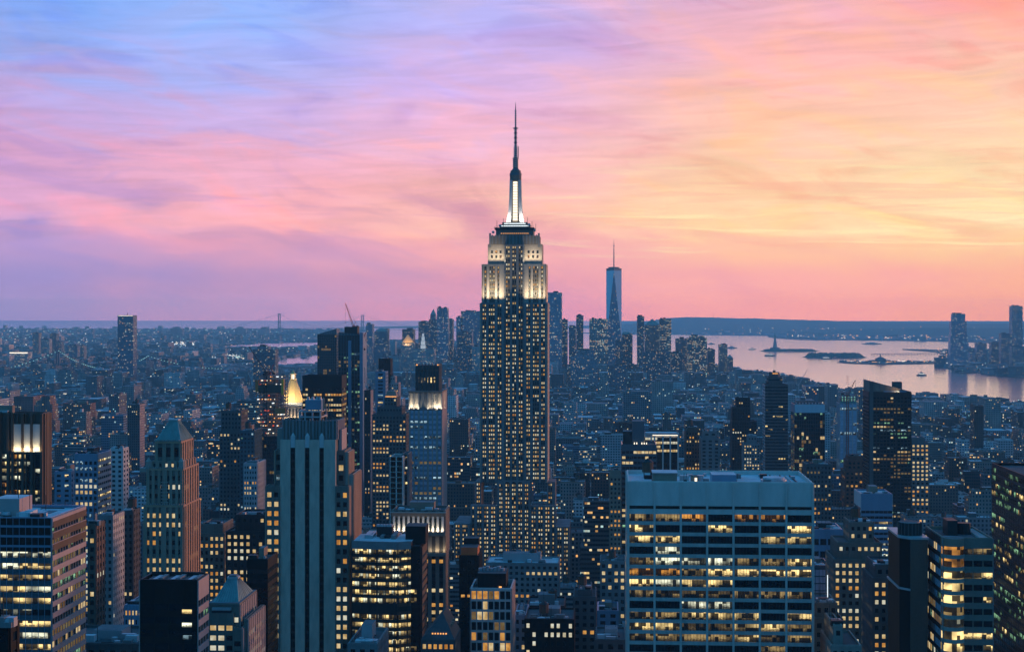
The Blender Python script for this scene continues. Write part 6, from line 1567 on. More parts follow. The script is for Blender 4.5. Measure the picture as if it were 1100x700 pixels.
FT('downtown_tower', 'wide flat slab touching the left side of the spired skyscraper', 'the wide flat slab', [(495, 518, 334)], 5900, 'gtwr', dep=60)
FT('downtown_tower', 'dark cube-like tower in front of the wide flat slab', 'the dark cube-like tower', [(491, 507, 356.5)], 5500, 'dtwr')
FT('downtown_tower', 'brownish tower between the dark cube-like tower and the spired skyscraper', None, [(507, 517, 372)], 5300, 'ltwr')
def muni():
    y = 5350.0; H = lambda v: zv(v, 454, y); Xa = lambda u: uX(u, y)
    T = Thing('civic_building', 'wide civic building with a white illuminated wedding-cake spire', 'civic building', Xa(455), y + 25)
    T.p('wall').box(Xa(444.5), Xa(466.5), y, y + 50, 0, H(374.5), 'ltwr', 'roof')
    s = T.p('lit_spire'); x, yy = Xa(453.6), y + 25
    for r, a, b in ((9, 374.5, 370.5), (7.5, 370.5, 366), (5.6, 366, 361.5), (3.4, 361.5, 358)):
        s.prism(ngon(x, yy, r, 10), H(a), H(b), LWS); s.prism(ngon(x, yy, r + 1, 10), H(b) - 1.2, H(b), 'white')
    s.tube((x, yy, H(358)), (x, yy, H(354.8)), 1.2, 'gold', 6, 0.4)
    register('the civic building with lit spire', 444, 467, y, 356, Xa(444), Xa(467), y + 50, H(374), 400); T.done()
muni()
# ---- far left
FT('waterfront_tower', 'tall solitary dark tower on the left with a thin lit crown line', 'the solitary dark tower', [(126.3, 143, 338.5)], 4650, 'gtwr', dep=40, light=2.2, cap='mast', spire=335.5, vb=398)
FT('apartment_tower', 'large plain blue-grey block behind the dark leaning crane', 'the plain block behind the crane', [(272, 295.5, 375), (276, 288, 372)], 4000, 'dtwr', dep=40, vb=400)
FT('apartment_tower', 'small lone tower standing right of the bridge in the far left distance', None, [(218, 226.5, 369)], 7800, 'dtwr', dep=40)
for i, (a, b, v, yy, lb) in enumerate([(35, 41.5, 357.5, 7600, 'leftmost slim tower of the distant cluster at far left'), (53.5, 60.5, 358.5, 7600, 'second slim tower of the distant far-left cluster, with a lighter side'),
                                      (44, 53, 364, 7500, 'squat block between the two slim towers at far left'), (73, 83, 371, 6900, 'brown block right of the slim towers at far left'),
                                      (83.5, 90, 371.5, 7000, 'pale block adjoining the brown one at far left'), (61, 66, 367, 7600, 'thin low tower right of the second slim tower at far left')]):
    FT('apartment_tower', lb, None, [(a, b, v)], yy, 'dtwr' if i % 2 else 'ltwr', dep=40, vb=385)
FT('lit_office_block', 'low block at far left with two bright white roof bands', 'the block with white roof bands', [(10, 30, 378)], 6500, 'btwr', dep=50, light=6, vb=395)
for i, (a, b, v, y_, lb) in enumerate([(115, 130, 365, 9000, 'faint block left of the solitary dark tower on the horizon side'), (183, 196, 351.2, 15500, 'hazy hospital-like block on the far left horizon'), (252, 264, 351.2, 15500, 'hazy block on the horizon left of the suspension bridge'),
                                        (278, 289, 351.4, 15500, 'second hazy block on the horizon nearer the suspension bridge')]):
    FT('distant_block', lb, None, [(a, b, v + 1.6), (a + 2, b - 3, v)], y_, 'dtwr', dep=60, vb=360)
# ---- across the river, right
FT('waterfront_skyscraper', 'lone glass skyscraper with rounded shoulders on the waterfront across the river', 'the lone skyscraper across the river', [(1021, 1039.5, 360), (1021.8, 1038.8, 345), (1023.5, 1037.3, 337)], 7050, 'gtwr', dep=45, vb=395)
for a, b, v, y_, lb in [(1049.5, 1060, 368.5, 7300, 'leftmost low dark tower right of the lone waterfront skyscraper'), (1065, 1075, 368, 7400, 'second low dark tower right of the lone waterfront skyscraper'),
                        (1075.5, 1087, 358, 7200, 'mid-height tower beside the tallest tower at the right edge'), (1086.8, 1098.6, 328.5, 7300, 'tallest tower at the right edge across the river'),
                        (1087, 1104, 372, 6900, 'low wide block at the foot of the tallest right edge tower'), (1042, 1048, 378, 7300, 'small block by the foot of the lone waterfront skyscraper')]:
    FT('waterfront_tower', lb, None, [(a, b, v)], y_, 'dtwr', dep=45, vb=395)
# ---- bridges, statue, terminal, boats
def suspension(label, towers, y0_, y1_, vdeck, vtops, scale, name='suspension_bridge', lights=False, ends=(0, 0), steel='steel'):
    (ua, ub) = towers
    pa = (uX(ua, y0_), y0_); pb = (uX(ub, y1_), y1_)
    za, zb = zv(vtops[0], ua, y0_), zv(vtops[1], ub, y1_)
    T = Thing(name, label, 'bridge', *pa, 0)
    zd = 26 * scale
    d = Vector((pb[0] - pa[0], pb[1] - pa[1], 0)); L = d.length; d.normalize(); n = Vector((-d.y, d.x, 0)) * 9 * scale
    for (px, py), zt in ((pa, za), (pb, zb)):
        t = MB(); c = Vector((px, py, 0))
        for s_ in (-1, 1): t.prism(ngon(px + n.x * s_, py + n.y * s_, 4.2 * scale, 4, pi / 4), 0, zt, steel)
        for f_ in (0.55, 0.95): 
            q0, q1 = c - n, c + n; t.tube((q0.x, q0.y, zt * f_), (q1.x, q1.y, zt * f_), 3 * scale, steel, 4)
        T.one('bridge_tower', t)
    dk = T.p('deck'); e0 = Vector((*pa, zd)) - d * ends[0]; e1 = Vector((*pb, zd)) + d * ends[1]
    q = [e0 - n, e1 - n, e1 + n, e0 + n]
    dk.prism([(v_.x, v_.y) for v_ in q] if True else None, zd - 3 * scale, zd + 1, steel)
    cb = T.p('cable'); lp_ = T.p('cable_light'); N_ = 26
    def cat_(A, zA, B, zB, sag, cnt):
        pts = []
        for i in range(cnt + 1):
            t = i / cnt; p_ = A + (B - A) * t; pts.append(Vector((p_.x, p_.y, zA + (zB - zA) * t - sag * 4 * t * (1 - t))))
        for i in range(cnt):
            for s_ in (-1, 1):
                cb.tube(pts[i] + n * s_, pts[i + 1] + n * s_, 0.9, steel, 4)
            if i and pts[i].z - zd > 3: T.new('hanger').tube((pts[i].x - n.x, pts[i].y - n.y, zd), pts[i] - n, 0.3 * scale, steel, 3)
            if lights:
                for k2 in (0, 0.5):
                    c = pts[i] * (1 - k2) + pts[i + 1] * k2 - n; r_ = 1.35; lp_.box(c.x - r_, c.x + r_, c.y - r_, c.y + r_, c.z, c.z + 2.2, LC)
    A, B2 = Vector((*pa, 0)), Vector((*pb, 0))
    cat_(A, za, B2, zb, (min(za, zb) - zd) * 0.93, N_)
    if ends[0]: cat_(A - d * ends[0], zd + 4, A, za, 12 * scale, 12)
    if ends[1]: cat_(B2, zb, B2 + d * ends[1], zd + 4, 12 * scale, 12)
    T.done()
suspension('hazy grey suspension bridge with two tall towers far out on the horizon', (300, 389.5), 18200, 19200, 351, (336.5, 338), 1.9, ends=(900, 900))
suspension('lower suspension bridge strung with pale lights behind the solitary dark tower', (62, 158), 5500, 5750, 390, (377, 382.5), 1.0, lights=True, ends=(330, 330))
def statue():
    x, y_ = ground(832.5, 375.5, 3); T = Thing('statue', 'small green statue with raised arm on its stone pedestal on the harbour island', 'statue', x, y_, 3)
    s = 1.25; p_ = T.p('pedestal'); p_.prism(ngon(x, y_, 26 * s, 8), 3, 3 + 12 * s, 'limed'); p_.prism(rect(x - 10 * s, x + 10 * s, y_ - 10 * s, y_ + 10 * s), 3 + 12 * s, 3 + 47 * s, 'lime', None, rect(x - 7 * s, x + 7 * s, y_ - 7 * s, y_ + 7 * s))
    b = T.p('figure'); z = 3 + 47 * s
    prof = [(0, 6.2), (8, 5.4), (18, 4.6), (26, 4.8), (31, 4.2), (33, 1.6), (34.5, 2.0), (38, 1.9), (40, 1.0)]
    for (a, r1), (c, r2) in zip(prof, prof[1:]): b.prism(ngon(x, y_, r1 * s, 10), z + a * s, z + c * s, 'statue', None, ngon(x, y_, r2 * s, 10))
    b.tube((x - 3 * s, y_, z + 30 * s), (x - 6 * s, y_, z + 43 * s), 1.4 * s, 'statue', 6, 1.0 * s); b.tube((x + 3 * s, y_ - 2, z + 29 * s), (x + 6 * s, y_ - 4, z + 20 * s), 1.5 * s, 'statue', 6)
    t = T.p('torch'); t.tube((x - 6 * s, y_, z + 42 * s), (x - 6.4 * s, y_, z + 47 * s), 0.8 * s, 'gold', 6, 1.8 * s)
    c = T.p('crown')
    for i in range(7): a = pi * i / 6; c.tube((x, y_, z + 39 * s), (x + 4 * s * cos(a), y_, z + 39 * s + 4 * s * sin(a)), 0.4 * s, 'statue', 4, 0.1)
    T.done()
statue()
def terminal():
    x, y_ = ground(947, 389.5, 3); T = Thing('rail_terminal', 'old ferry terminal with a pointed clock gable on the long pier', 'terminal building', x, y_, 3)
    w = T.p('wall'); w.box(x - 50, x + 50, y_, y_ + 60, 3, 11, 'brown', 'roof'); w.box(x - 22, x + 22, y_ - 4, y_ + 60, 3, 19, 'tan', 'roof')
    r = T.p('gable_roof'); r.prism(rect(x - 26, x + 26, y_ - 6, y_ + 62), 19, 31, 'roof', None, rect(x - 4, x + 4, y_ + 10, y_ + 50)); r.prism(rect(x - 50, x - 26, y_, y_ + 60), 11, 16, 'roof', None, rect(x - 46, x - 30, y_ + 20, y_ + 40)); r.prism(rect(x + 26, x + 50, y_, y_ + 60), 11, 16, 'roof', None, rect(x + 30, x + 46, y_ + 20, y_ + 40))
    c = T.p('cupola'); c.prism(ngon(x, y_ + 28, 3.5, 8), 30, 36, 'tan'); c.prism(ngon(x, y_ + 28, 4, 8), 36, 47, 'copper', None, ngon(x, y_ + 28, 0.4, 8))
    T.p('lamp_row').box(x - 48, x + 48, y_ - 1, y_ - 0.5, 6, 8, LA); T.done()
terminal()
def boat(label, u, v, L, s=1.0, lit=True, name='ferry', cat='boat', group=None):
    x, y_ = ground(u, v, 2); T = Thing(name, label, cat, x, y_, 1, group)
    h = T.p('hull'); P = [(x - L / 2, y_), (x - L / 2 + 8 * s, y_ - 7 * s), (x + L / 2 - 12 * s, y_ - 7 * s), (x + L / 2, y_), (x + L / 2 - 12 * s, y_ + 7 * s), (x - L / 2 + 8 * s, y_ + 7 * s)]
    h.prism(P, 1, 6 * s, 'greyd', 'roofl')
    c = T.p('cabin'); c.box(x - L * 0.32, x + L * 0.28, y_ - 5 * s, y_ + 5 * s, 6 * s, 12 * s, 'white', 'roofl'); c.box(x - L * 0.12, x + L * 0.12, y_ - 4 * s, y_ + 4 * s, 12 * s, 16 * s, 'white', 'roofl')
    T.p('funnel').tube((x - L * 0.05, y_, 16 * s), (x - L * 0.05, y_, 21 * s), 2 * s, 'craner', 8)
    if lit: T.p('cabin_lights').box(x - L * 0.3, x + L * 0.26, y_ - 5 * s - 0.3, y_ - 5 * s - 0.1, 8 * s, 9.5 * s, LW)
    T.done()
boat('ferry in open water below the statue island', 827, 382, 62, 1.1)
boat('ferry crossing just below the wooded island', 887.5, 385.3, 60, 1.0)
boat('dark ferry in the middle of the river left of the lone skyscraper', 990, 403, 40, 0.9)
boat('long low barge near the port shore', 936.5, 369.4, 150, 1.0, False, 'barge')
boat('small ship at the left near the statue island', 808, 375.2, 50, 0.8)
boat('small distant ship close to the domed waterfront towers', 786, 373.8, 70, 1.0, False, 'cargo_ship')
boat('tiny sailboat-like craft in the bay left of downtown', 326, 384.5, 36, 0.8, False, 'small_boat')
boat('small craft left of the peaked tower at the tip', 764, 369.5, 60, 0.8, False, 'small_boat')
# causeway to the island
x0, y0_ = ground(936, 380.6, 3); x1, y1_ = ground(1013, 380.0, 3)
T = Thing('causeway_bridge', 'thin low bridge running from the wooded island to the mainland', 'bridge', x0, y0_, 1)
d = T.p('deck'); d.prism([(x0, y0_ - 4), (x1, y1_ - 4), (x1, y1_ + 4), (x0, y0_ + 4)], 6, 8, 'steel')
for i in range(26): t = i / 25; T.p('trestle').box(x0 + (x1 - x0) * t - 1.5, x0 + (x1 - x0) * t + 1.5, y0_ + (y1_ - y0_) * t - 3, y0_ + (y1_ - y0_) * t + 3, 1, 6, 'steel')
T.done()
# aircraft light trail is left out; a distant radio mast on the hill
x, y_ = ground(772.5, 349, 0); 
D_ = 22000; t_ = (766 - 550) / FPX; x, y_ = D_ * (-SA + t_ * CA), D_ * (CA + t_ * SA)
T = Thing('radio_mast', 'thin radio mast on the ridge of the distant hills', 'mast', x, y_, 120)
T.p('pole').tube((x, y_, 120), (x, y_, 235), 3.5, 'steel', 5, 1.2); T.p('crossarm').tube((x - 12, y_, 215), (x + 12, y_, 215), 1.5, 'steel', 4); T.done()
boat_y = None

# ------------------------------------------------------------------ the rest of the city
cand = []   # each: dict(tiers=[(x0,x1,y0,y1,z0,z1)], mat index, feats)
def clash(x0, x1, y0, y1):
    for a, b, c, d in FOOT:
        if x0 < b and x1 > a and y0 < d and y1 > c: return True
    return False
G_ = sorted(GUARD)
EDGE = [(1500, 470), (1100, 440), (1060, 436), (1000, 432), (960, 430), (905, 426), (880, 421), (850, 414), (820, 409), (800, 406), (785, 404), (760, 400), (600, 401), (560, 400), (500, 399), (-600, 396)]
def cap_height(x0, x1, y0, h):
    """lower a building that would cover the visible part of a landmark behind it"""
    a = proj(x0, y0, 0); b = proj(x1, y0, 0)
    if not a or not b: return h
    ua, ub, D = a[0], b[0], a[2]
    vt = EYE - (h - CAMZ) / D * FPX
    lim = 0
    for g1, g2, gy, vb in GUARD:
        if gy > y0 and ua < g2 and ub > g1: lim = max(lim, vb)
    # general skyline: nothing ordinary rises above these rows
    if ua > 590 and ua < 1160:
        for (e1, f1), (e2, f2) in zip(EDGE, EDGE[1:]):
            if e2 <= ua <= e1: lim = max(lim, f2 + (f1 - f2) * (ua - e2) / (e1 - e2) - 9)
    if lim > vt:
        h = CAMZ - (lim - EYE) / FPX * D
    return h
def on_island(u, v):
    for (a, b), (c, d) in zip(EDGE, EDGE[1:]):
        if c <= u <= a: return v > d + (b - d) * (u - c) / (a - c)
    return u < -600
R2 = random.Random(21)
yy = 620.0
while yy < 7200:
    far = yy > 2600
    half_l, half_r = -0.45 * yy - 60, 0.34 * yy + 60
    ave = 252.0
    x = floor(half_l / ave) * ave + 26 - 110 + (random.Random(int(yy // 400)).uniform(-110, 110) if far else 0)
    while x < half_r:
        bx0, bx1 = x, x + ave - 30
        rows = [(yy, yy + 27), (yy + 30, yy + 60)] if not far else [(yy, yy + 58)]
        for ry0, ry1 in rows:
            px = bx0
            while px < bx1 - 8:
                w = R2.choice([14, 18, 22, 26, 30, 36, 48]) if not far else R2.choice([18, 24, 30, 38, 50])
                w = min(w, bx1 - px)
                cx_, cy_ = px + w / 2, (ry0 + ry1) / 2
                pr = proj(cx_, cy_, 0); px += w + 0.4
                if not pr or pr[0] < -80 or pr[0] > 1180 or not on_island(pr[0], pr[1] if pr[1] > 0 else 0): continue
                # height profile: tall in front, lower towards the villages, higher again downtown
                if yy < 1900: h = R2.choice([22, 30, 38, 46, 52, 60, 70]) * R2.uniform(0.8, 1.2) * (1.35 if R2.random() < 0.12 else 1)
                elif yy < 3000: h = R2.choice([18, 24, 30, 40, 48, 58]) * R2.uniform(0.8, 1.2) * (1.7 if R2.random() < 0.13 else 1)
                elif yy < 4700: h = R2.choice([14, 17, 20, 24, 32]) * R2.uniform(0.8, 1.3) * (2.4 if R2.random() < 0.09 else 1)
                else: h = R2.choice([18, 26, 34, 48, 60]) * R2.uniform(0.8, 1.3)
                if yy > 4700 and 390 < pr[0] < 560: h *= R2.choice([1.2, 1.8, 2.4])
                if yy > 4500 and 560 < pr[0] < 760: h *= R2.choice([1.0, 1.5, 1.9])
                if yy > 5200 and 225 < pr[0] < 385: h = min(h, R2.uniform(9, 15))
                h = cap_height(px - w, px, ry0, h)
                if h < 8 or clash(px - w, px, ry0, ry1): continue
                x0_, x1_ = px - w, px
                ins = R2.uniform(0, 6)
                tiers = [(x0_, x1_, ry0, ry1 - ins * (0 if far else 1), 0, h)]
                sty = R2.random()
                if h > 34 and w > 20 and sty < 0.4:
                    h1 = h * R2.uniform(0.62, 0.85); m_ = R2.uniform(2, 4)
                    tiers = [(x0_, x1_, ry0, ry1 - ins, 0, h1), (x0_ + m_, x1_ - m_, ry0 + 3, ry1 - ins - 3, h1, h)]
                    if sty < 0.16: tiers = tiers[:1] + [(x0_ + m_, x1_ - m_, ry0 + 3, ry1 - ins - 3, h1, h * 0.92), (x0_ + m_ * 2, x1_ - m_ * 2, ry0 + 6, ry1 - ins - 6, h * 0.92, h)]
                cand.append(dict(t=tiers, y=ry0, x=(x0_ + x1_) / 2, h=h, w=w, mat=R2.choices(range(8), [5, 6, 5, 3, 1.2, 1.2, 2.4, 1.6])[0], ang=0.0,
                                 roof=R2.choice(['roof', 'roofg', 'roofl', 'roofg']), tank=(yy < 2300 and R2.random() < 0.4), hut=R2.random() < 0.75, seed=R2.randrange(10 ** 6), far=far))
        x += ave
    yy += 80
print('generic lots', len(cand))

# visibility: paint silhouettes front to back into a coarse id buffer
GW, GH = 1100, 700
buf = np.full((GH, GW), -1, dtype=np.int32)
items = [(y_, ('o', i)) for i, (x0, x1, y_, y2, z) in enumerate([(a, b, c, d, e) for a, b, c, d, e in OCC])]
allb = [(b[2] + 0.01, b[0], b[1], b[2], b[3], b[4], -2) for b in OCC] + [(c['y'], c['t'][0][0], c['t'][0][1], c['t'][0][2], c['t'][0][3], c['h'] if len(c['t']) == 1 else (c['t'][0][5] + c['h']) / 2, i) for i, c in enumerate(cand)]
allb.sort(key=lambda b: b[0])
# heroes' y in OCC is front+depth at index 2/3; use the front
for key, x0, x1, y0_, y1_, z, ident in allb:
    cor = [proj(a, b_, 0) for a in (x0, x1) for b_ in (y0_, y1_)]; top = [proj(a, b_, z) for a in (x0, x1) for b_ in (y0_, y1_)]
    if any(p_ is None for p_ in cor): continue
    u0, u1 = min(p_[0] for p_ in cor), max(p_[0] for p_ in cor); v0 = min(p_[1] for p_ in top); v1 = max(p_[1] for p_ in cor)
    a, b_ = int(max(0, round(u0))), int(min(GW, round(u1))); c_, d_ = int(max(0, round(v0))), int(min(GH, round(v1)))
    if a >= b_ or c_ >= d_: continue
    sub = buf[c_:d_, a:b_]; sub[sub == -1] = ident
ids, counts = np.unique(buf[buf >= 0], return_counts=True)
order = sorted(zip(counts.tolist(), ids.tolist()), reverse=True)
NIND = 185
picked = [i for c_, i in order[:NIND]]
vis_all = dict((i, c_) for c_, i in order)

def geo(c, wall, roof, extra, near):
    """geometry of one generic building: body tiers, roof decks, roof huts, parapets"""
    r = random.Random(c['seed']); off = (r.randrange(500) * 12.0, r.randrange(60) * 1000.0)
    fm = FF[c['mat'] % 4] if (c['far'] and c['y'] > 3300) else FM[c['mat']][1]
    n = len(c['t'])
    for i, (x0, x1, y0, y1, z0, z1) in enumerate(c['t']):
        wall.box(x0, x1, y0, y1, z0, z1, fm, False, off)
        if near:
            pz = z1 + 1.0; t = 0.45; wm_ = FMW[c['mat']]
            P = rect(x0, x1, y0, y1); Q = rect(x0 + t, x1 - t, y0 + t, y1 - t)
            for a in range(4):
                b = (a + 1) % 4
                wall.face([(*P[a], z1), (*P[b], z1), (*P[b], pz), (*P[a], pz)], wm_)
                wall.face([(*Q[b], z1), (*Q[a], z1), (*Q[a], pz), (*Q[b], pz)], wm_)
                wall.face([(*P[a], pz), (*P[b], pz), (*Q[b], pz), (*Q[a], pz)], wm_)
        roof.face([(x0, y0, z1), (x1, y0, z1), (x1, y1, z1), (x0, y1, z1)], c['roof'])
    x0, x1, y0, y1, z0, z1 = c['t'][-1]; w, d = x1 - x0, y1 - y0
    if c['hut']:
        a, b = x0 + w * r.uniform(0.1, 0.5), y0 + d * r.uniform(0.2, 0.5)
        extra.box(a, a + w * r.uniform(0.15, 0.4), b, b + d * r.uniform(0.2, 0.4), z1, z1 + r.uniform(2.5, 5.5), r.choice(['grey', 'brown', 'tan', 'greyd', 'white']), r.choice(['roof', 'roofg', 'roofl']))
    if c['y'] < 2600:
        for k in range(r.randrange(5, 13) if c['y'] < 1700 else r.randrange(2, 6)):
            a, b, s_ = x0 + w * r.uniform(0.05, 0.9), y0 + d * r.uniform(0.05, 0.9), r.uniform(0.6, 1.6)
            extra.box(a, a + s_, b, b + s_, z1, z1 + r.uniform(0.6, 2.2), r.choice(['alu', 'grey', 'dark', 'white']))
FMW = ['tan', 'grey', 'brown', 'white', 'dark', 'blue', 'red', 'grey']
picked_set = set(picked)
sw, sr, se, stn = MB(), MB(), MB(), MB()
for i, c in enumerate(cand):
    if i in picked_set: continue
    v_ = vis_all.get(i, 0)
    if v_ == 0 and c['y'] > 1500 and random.Random(i).random() < 0.5 and c['h'] < 60: pass
    geo(c, sw, sr, se, c['y'] < 2400)
    if c['tank']:
        x0, x1, y0, y1, z0, z1 = c['t'][-1]; rr = random.Random(c['seed'] + 1)
        water_tank(se, x0 + (x1 - x0) * rr.uniform(0.25, 0.75), y0 + (y1 - y0) * rr.uniform(0.2, 0.7), z1, 0.9)
for mbx in (sr, se):
    b0 = len(sw.v); ml = [sw.mid(m) for m in mbx.ms]
    sw.v += mbx.v; sw.f += [tuple(q + b0 for q in f_) for f_ in mbx.f]; sw.mi += [ml[q] for q in mbx.mi]; sw.uv += mbx.uv
o = sw.build('distant_city_blocks'); o['kind'] = 'stuff'
o['label'] = 'countless low and mid-rise city buildings filling the blocks between the towers'

# individual ordinary buildings: parts and a description of where each one shows
def words(s): return len(s.split())
desc = []
for i in picked:
    c = cand[i]
    pos = np.argwhere(buf == i); vv, uu = pos[:, 0].mean(), pos[:, 1].mean()
    colr = FM[c['mat']][0]
    if c['far'] and c['y'] > 3300: colr = ['grey', 'tan', 'pale', 'brown'][c['mat'] % 4]
    shape = {1: 'flat-topped', 2: 'stepped', 3: 'tiered'}[len(c['t'])]
    size = 'narrow' if c['w'] < 20 else 'wide' if c['w'] > 34 else 'mid-sized'
    feat = 'with roof water tank' if c['tank'] else 'with pale roof' if c['roof'] == 'roofl' else ''
    desc.append([i, uu, vv, size, colr, shape, feat])
def rel(uu, vv, lm):
    du, dv = uu - lm[1], vv - lm[2]
    if abs(du) > abs(dv) * 0.7: return 'left of' if du < 0 else 'right of'
    return 'above' if dv < 0 else 'below'
used = {}
for d_ in desc:
    i, uu, vv, size, colr, shape, feat = d_
    ls = sorted(LAND, key=lambda l: hypot(uu - l[1], (vv - l[2])))
    done = None
    for depth_ in range(1, 7):
        for k in range(depth_):
            base = '%s %s building' % (size, colr)
            for b in (base, '%s %s %s building' % (size, shape, colr), '%s %s building %s' % (size, colr, feat)):
                t = '%s %s %s' % (b.strip(), rel(uu, vv, ls[k]), ls[k][0])
                if t not in used and words(t) <= 16: done = t; break
            if done: break
        if done: break
    if not done: done = '%s %s building, %d px' % (size, colr, i)
    used[done] = 1; d_.append(done)
GRP = 'ordinary buildings between the landmark towers'
for i, uu, vv, size, colr, shape, feat, lb in desc:
    c = cand[i]; x0, x1, y0, y1, z0, z1 = c['t'][0]
    nm = {'tan brick': 'brick_building', 'brown brick': 'brick_building', 'red brick': 'brick_building', 'grey stone': 'stone_building', 'dark glass': 'glass_building', 'blue glass': 'glass_building'}.get(FM[c['mat']][0], 'city_building')
    if c['far'] and c['y'] > 3300: nm = 'city_building'
    T = Thing(nm, lb, 'building', (x0 + x1) / 2, (y0 + y1) / 2, 0, GRP)
    geo(c, T.p('wall'), T.p('roof'), T.p('roof_hut'), c['y'] < 3300)
    if c['tank']:
        a0, a1, b0, b1, _, zt = c['t'][-1]; rr = random.Random(c['seed'] + 1)
        water_tank(T.p('water_tank'), a0 + (a1 - a0) * rr.uniform(0.25, 0.75), b0 + (b1 - b0) * rr.uniform(0.2, 0.7), zt, 0.9)
    T.done()

# the boroughs beyond the river, and the opposite shores
mb = MB(); R3 = random.Random(5)
def scatter(n, uf, vf, hf, mats, wf=(16, 60), water=True, land=None):
    k = 0
    for q in range(n):
        u = uf(); v = vf(u)
        if water and (inpoly(u, v, W1) or inpoly(u, v, W2) or inpoly(u, v, W3) or inpoly(u, v, W4)): continue
        if land and not inpoly(u, v, land): continue
        x, y_ = ground(u, v, 0)
        if clash(x - 30, x + 30, y_ - 30, y_ + 30): continue
        a, b, h = R3.uniform(*wf) / 2, R3.uniform(*wf) / 2, hf()
        if 240 < u < 385 and (391 < v < 400 or 372 < v < 377): h = min(h, 10)
        an = R3.choice([0.0, 0.35, 0.6, -0.3]); ca, sa = cos(an), sin(an)
        P = [(x + px * ca - py * sa, y_ + px * sa + py * ca) for px, py in ((-a, -b), (a, -b), (a, b), (-a, b))]
        mb.prism(P, 0, h, R3.choice(mats), R3.choice(['roof', 'roofg', 'roofl', 'roofg']), None, (R3.randrange(300) * 5.0, R3.randrange(60) * 1000.0)); k += 1
    return k
tall = lambda lo, hi, p_, big: (lambda: (R3.uniform(*big) if R3.random() < p_ else R3.uniform(lo, hi)))
mbk = lambda u: 352.8 + 45.0 * (R3.random() ** 1.15)
scatter(9500, lambda: R3.uniform(-60, 600), mbk, tall(8, 18, 0.05, (24, 55)), FF, (16, 70))
scatter(500, lambda: R3.uniform(-40, 280), lambda u: R3.uniform(385, 397), tall(12, 26, 0.2, (34, 58)), FF, (20, 60))
o = mb.build('far_borough_blocks'); o['kind'] = 'stuff'; o['label'] = 'low hazy buildings of the borough beyond the river'
mb = MB()
scatter(330, lambda: R3.uniform(1000, 1140), lambda u: R3.uniform(383, 404), tall(8, 24, 0.12, (30, 60)), FF, (20, 60), False, L_JC)
scatter(110, lambda: R3.uniform(1012, 1140), lambda u: R3.uniform(375.5, 383), tall(8, 20, 0.1, (25, 50)), FF, (20, 70), False, L_JCB)
scatter(45, lambda: R3.uniform(905, 1010), lambda u: R3.uniform(388.4, 390.4), tall(5, 10, 0.0, (5, 6)), FF, (15, 40), False, L_TER)
scatter(260, lambda: R3.uniform(830, 1140), lambda u: R3.uniform(361, 367), tall(5, 18, 0.05, (25, 40)), FF, (30, 120), False, L_PORT)
scatter(900, lambda: R3.uniform(700, 1140), lambda u: 352 + 8.4 * R3.random(), tall(6, 16, 0.04, (20, 45)), FF, (30, 110))
o = mb.build('opposite_shore_buildings'); o['kind'] = 'stuff'; o['label'] = 'small hazy buildings and sheds along the opposite shores'
# street and harbour lights: each one a small lantern on the ground or a quay
mb = MB()
def lights(n, uf, vf, mats, px=0.75, z=(6, 14), land=None, nowater=True):
    for q in range(n):
        u = uf(); v = vf(u)
        if nowater and (inpoly(u, v, W1) or inpoly(u, v, W2) or inpoly(u, v, W3) or inpoly(u, v, W4)) and not land: continue
        if land and not inpoly(u, v, land): continue
        x, y_ = ground(u, v, 0); s_ = hypot(x, y_) / FPX * px * R3.uniform(0.5, 1.2) / 2; zz = R3.uniform(*z)
        mb.box(x - s_, x + s_, y_ - s_, y_ + s_, zz, zz + 1.6 * s_, R3.choice(mats))
lights(900, lambda: R3.uniform(-20, 560), lambda u: 353.5 + 42 * R3.random() ** 1.3, [LW, LA, LC, LC, LW, LWW], 0.7, (10, 22))
lights(150, lambda: R3.uniform(215, 262), lambda u: R3.uniform(386.5, 391), [LC, LW, LWW], 0.9, (20, 34), None, False)
lights(60, lambda: R3.uniform(185, 212), lambda u: R3.uniform(370, 373.5), [LW, LWW], 1.1, (12, 22), None, False)
lights(190, lambda: R3.uniform(830, 1110), lambda u: R3.uniform(361.2, 366.5), [LA, LA, LW], 0.9, (8, 24), L_PORT)
lights(260, lambda: R3.uniform(700, 1110), lambda u: 353 + 7 * R3.random(), [LA, LW, LA], 0.7, (10, 60))
lights(90, lambda: R3.uniform(650, 860), lambda u: R3.uniform(358.0, 359.3), [LA, LW], 0.6, (5, 10), None, False)
lights(150, lambda: R3.uniform(1003, 1110), lambda u: R3.uniform(384, 403), [LW, LC, LA], 0.8, (6, 20), L_JC)
lights(70, lambda: R3.uniform(905, 1012), lambda u: R3.uniform(388.3, 390.6), [LW, LA], 0.8, (5, 9), L_TER)
lights(60, lambda: R3.uniform(965, 1020), lambda u: R3.uniform(374.5, 381), [LW, LA], 0.7, (5, 9), L_PIER)
lights(1500, lambda: R3.uniform(0, 1100), lambda u: R3.uniform(410, 640), [LA, LW, LC, LW, LWW], 0.8, (12, 48))
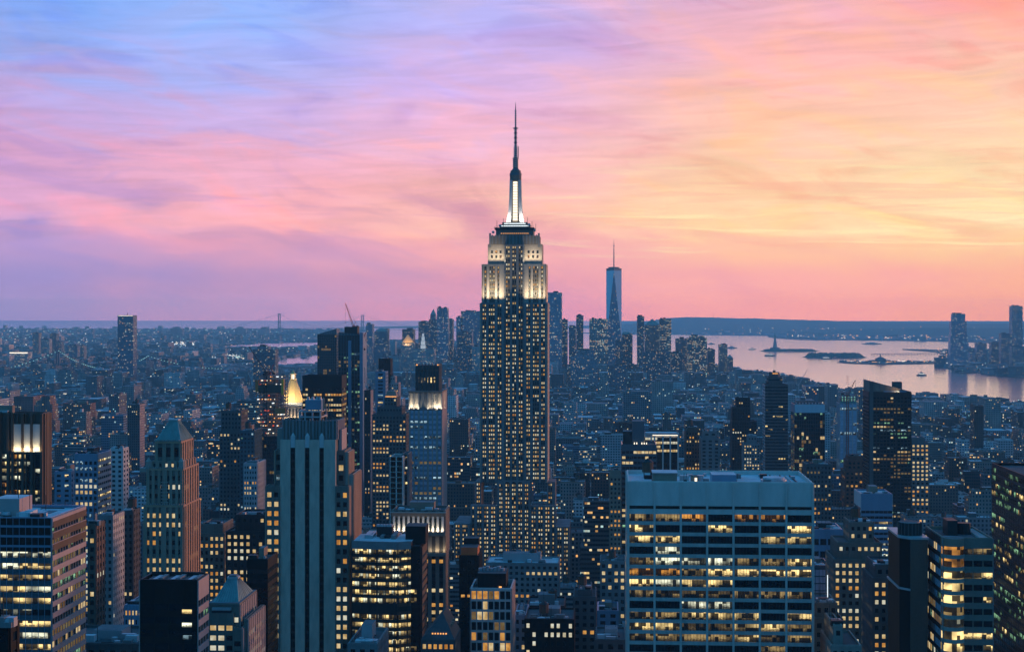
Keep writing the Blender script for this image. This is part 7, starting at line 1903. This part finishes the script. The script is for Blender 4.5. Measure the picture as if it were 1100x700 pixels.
for q in range(2600):
    y_ = 700 + 2600 * R3.random(); k = R3.randrange(-5, 5); x = k * 252 + 26 - 110 - 15 + R3.uniform(-13, 13); s_ = y_ / FPX * R3.uniform(0.4, 0.9) / 2
    mb.box(x - s_, x + s_, y_ - s_, y_ + s_, 1.0, 1.0 + 2 * s_, R3.choice([LA, LA, LW, LR, LW]))
for q in range(1500):
    y_ = 620 + 80 * R3.randrange(0, 24) - 9 + R3.uniform(-5, 5); x = R3.uniform(-0.42 * y_, 0.34 * y_); s_ = y_ / FPX * R3.uniform(0.4, 0.9) / 2
    mb.box(x - s_, x + s_, y_ - s_, y_ + s_, 1.0, 4 + 2 * s_, R3.choice([LA, LA, LW, LR, LW]))
o = mb.build('city_lights'); o['kind'] = 'stuff'; o['label'] = 'scattered street and harbour lights'
# trees on the left borough: soft dark clumps of parkland
mb = MB()
for q in range(500):
    u = R3.uniform(-20, 360); v = R3.uniform(374, 392)
    if inpoly(u, v, W2) or inpoly(u, v, W3): continue
    x, y_ = ground(u, v, 0)
    for k in range(6):
        a, b, r_ = x + R3.uniform(-30, 30), y_ + R3.uniform(-30, 30), R3.uniform(5, 10); z = R3.uniform(6, 14)
        mb.prism(ngon(a, b, r_, 6, R3.random()), z - r_ * 0.6, z + r_ * 0.5, 'leaf', None, ngon(a, b, r_ * 0.5, 6, R3.random()))
o = mb.build('far_park_trees'); o['kind'] = 'stuff'; o['label'] = 'dark masses of park trees beyond the river'

# ------------------------------------------------------------------ haze
hz = bpy.data.materials.new('haze_air'); hz.use_nodes = True
N = NT(hz.node_tree)
pv = N.n('ShaderNodeVolumePrincipled')
pv.inputs['Color'].default_value = HAZE_COL
pv.inputs['Density'].default_value = HAZE_D
pv.inputs['Anisotropy'].default_value = 0.0
ou = N.n('ShaderNodeOutputMaterial'); N.l(pv.outputs[0], ou.inputs['Volume'])
mb = MB(); mb.box(-41000, 41000, -2600, 41000, -1.5, 575, hz, None, (0, 0), True)
o = mb.build('haze'); o['kind'] = 'stuff'; o['label'] = 'blue dusk haze in the air'
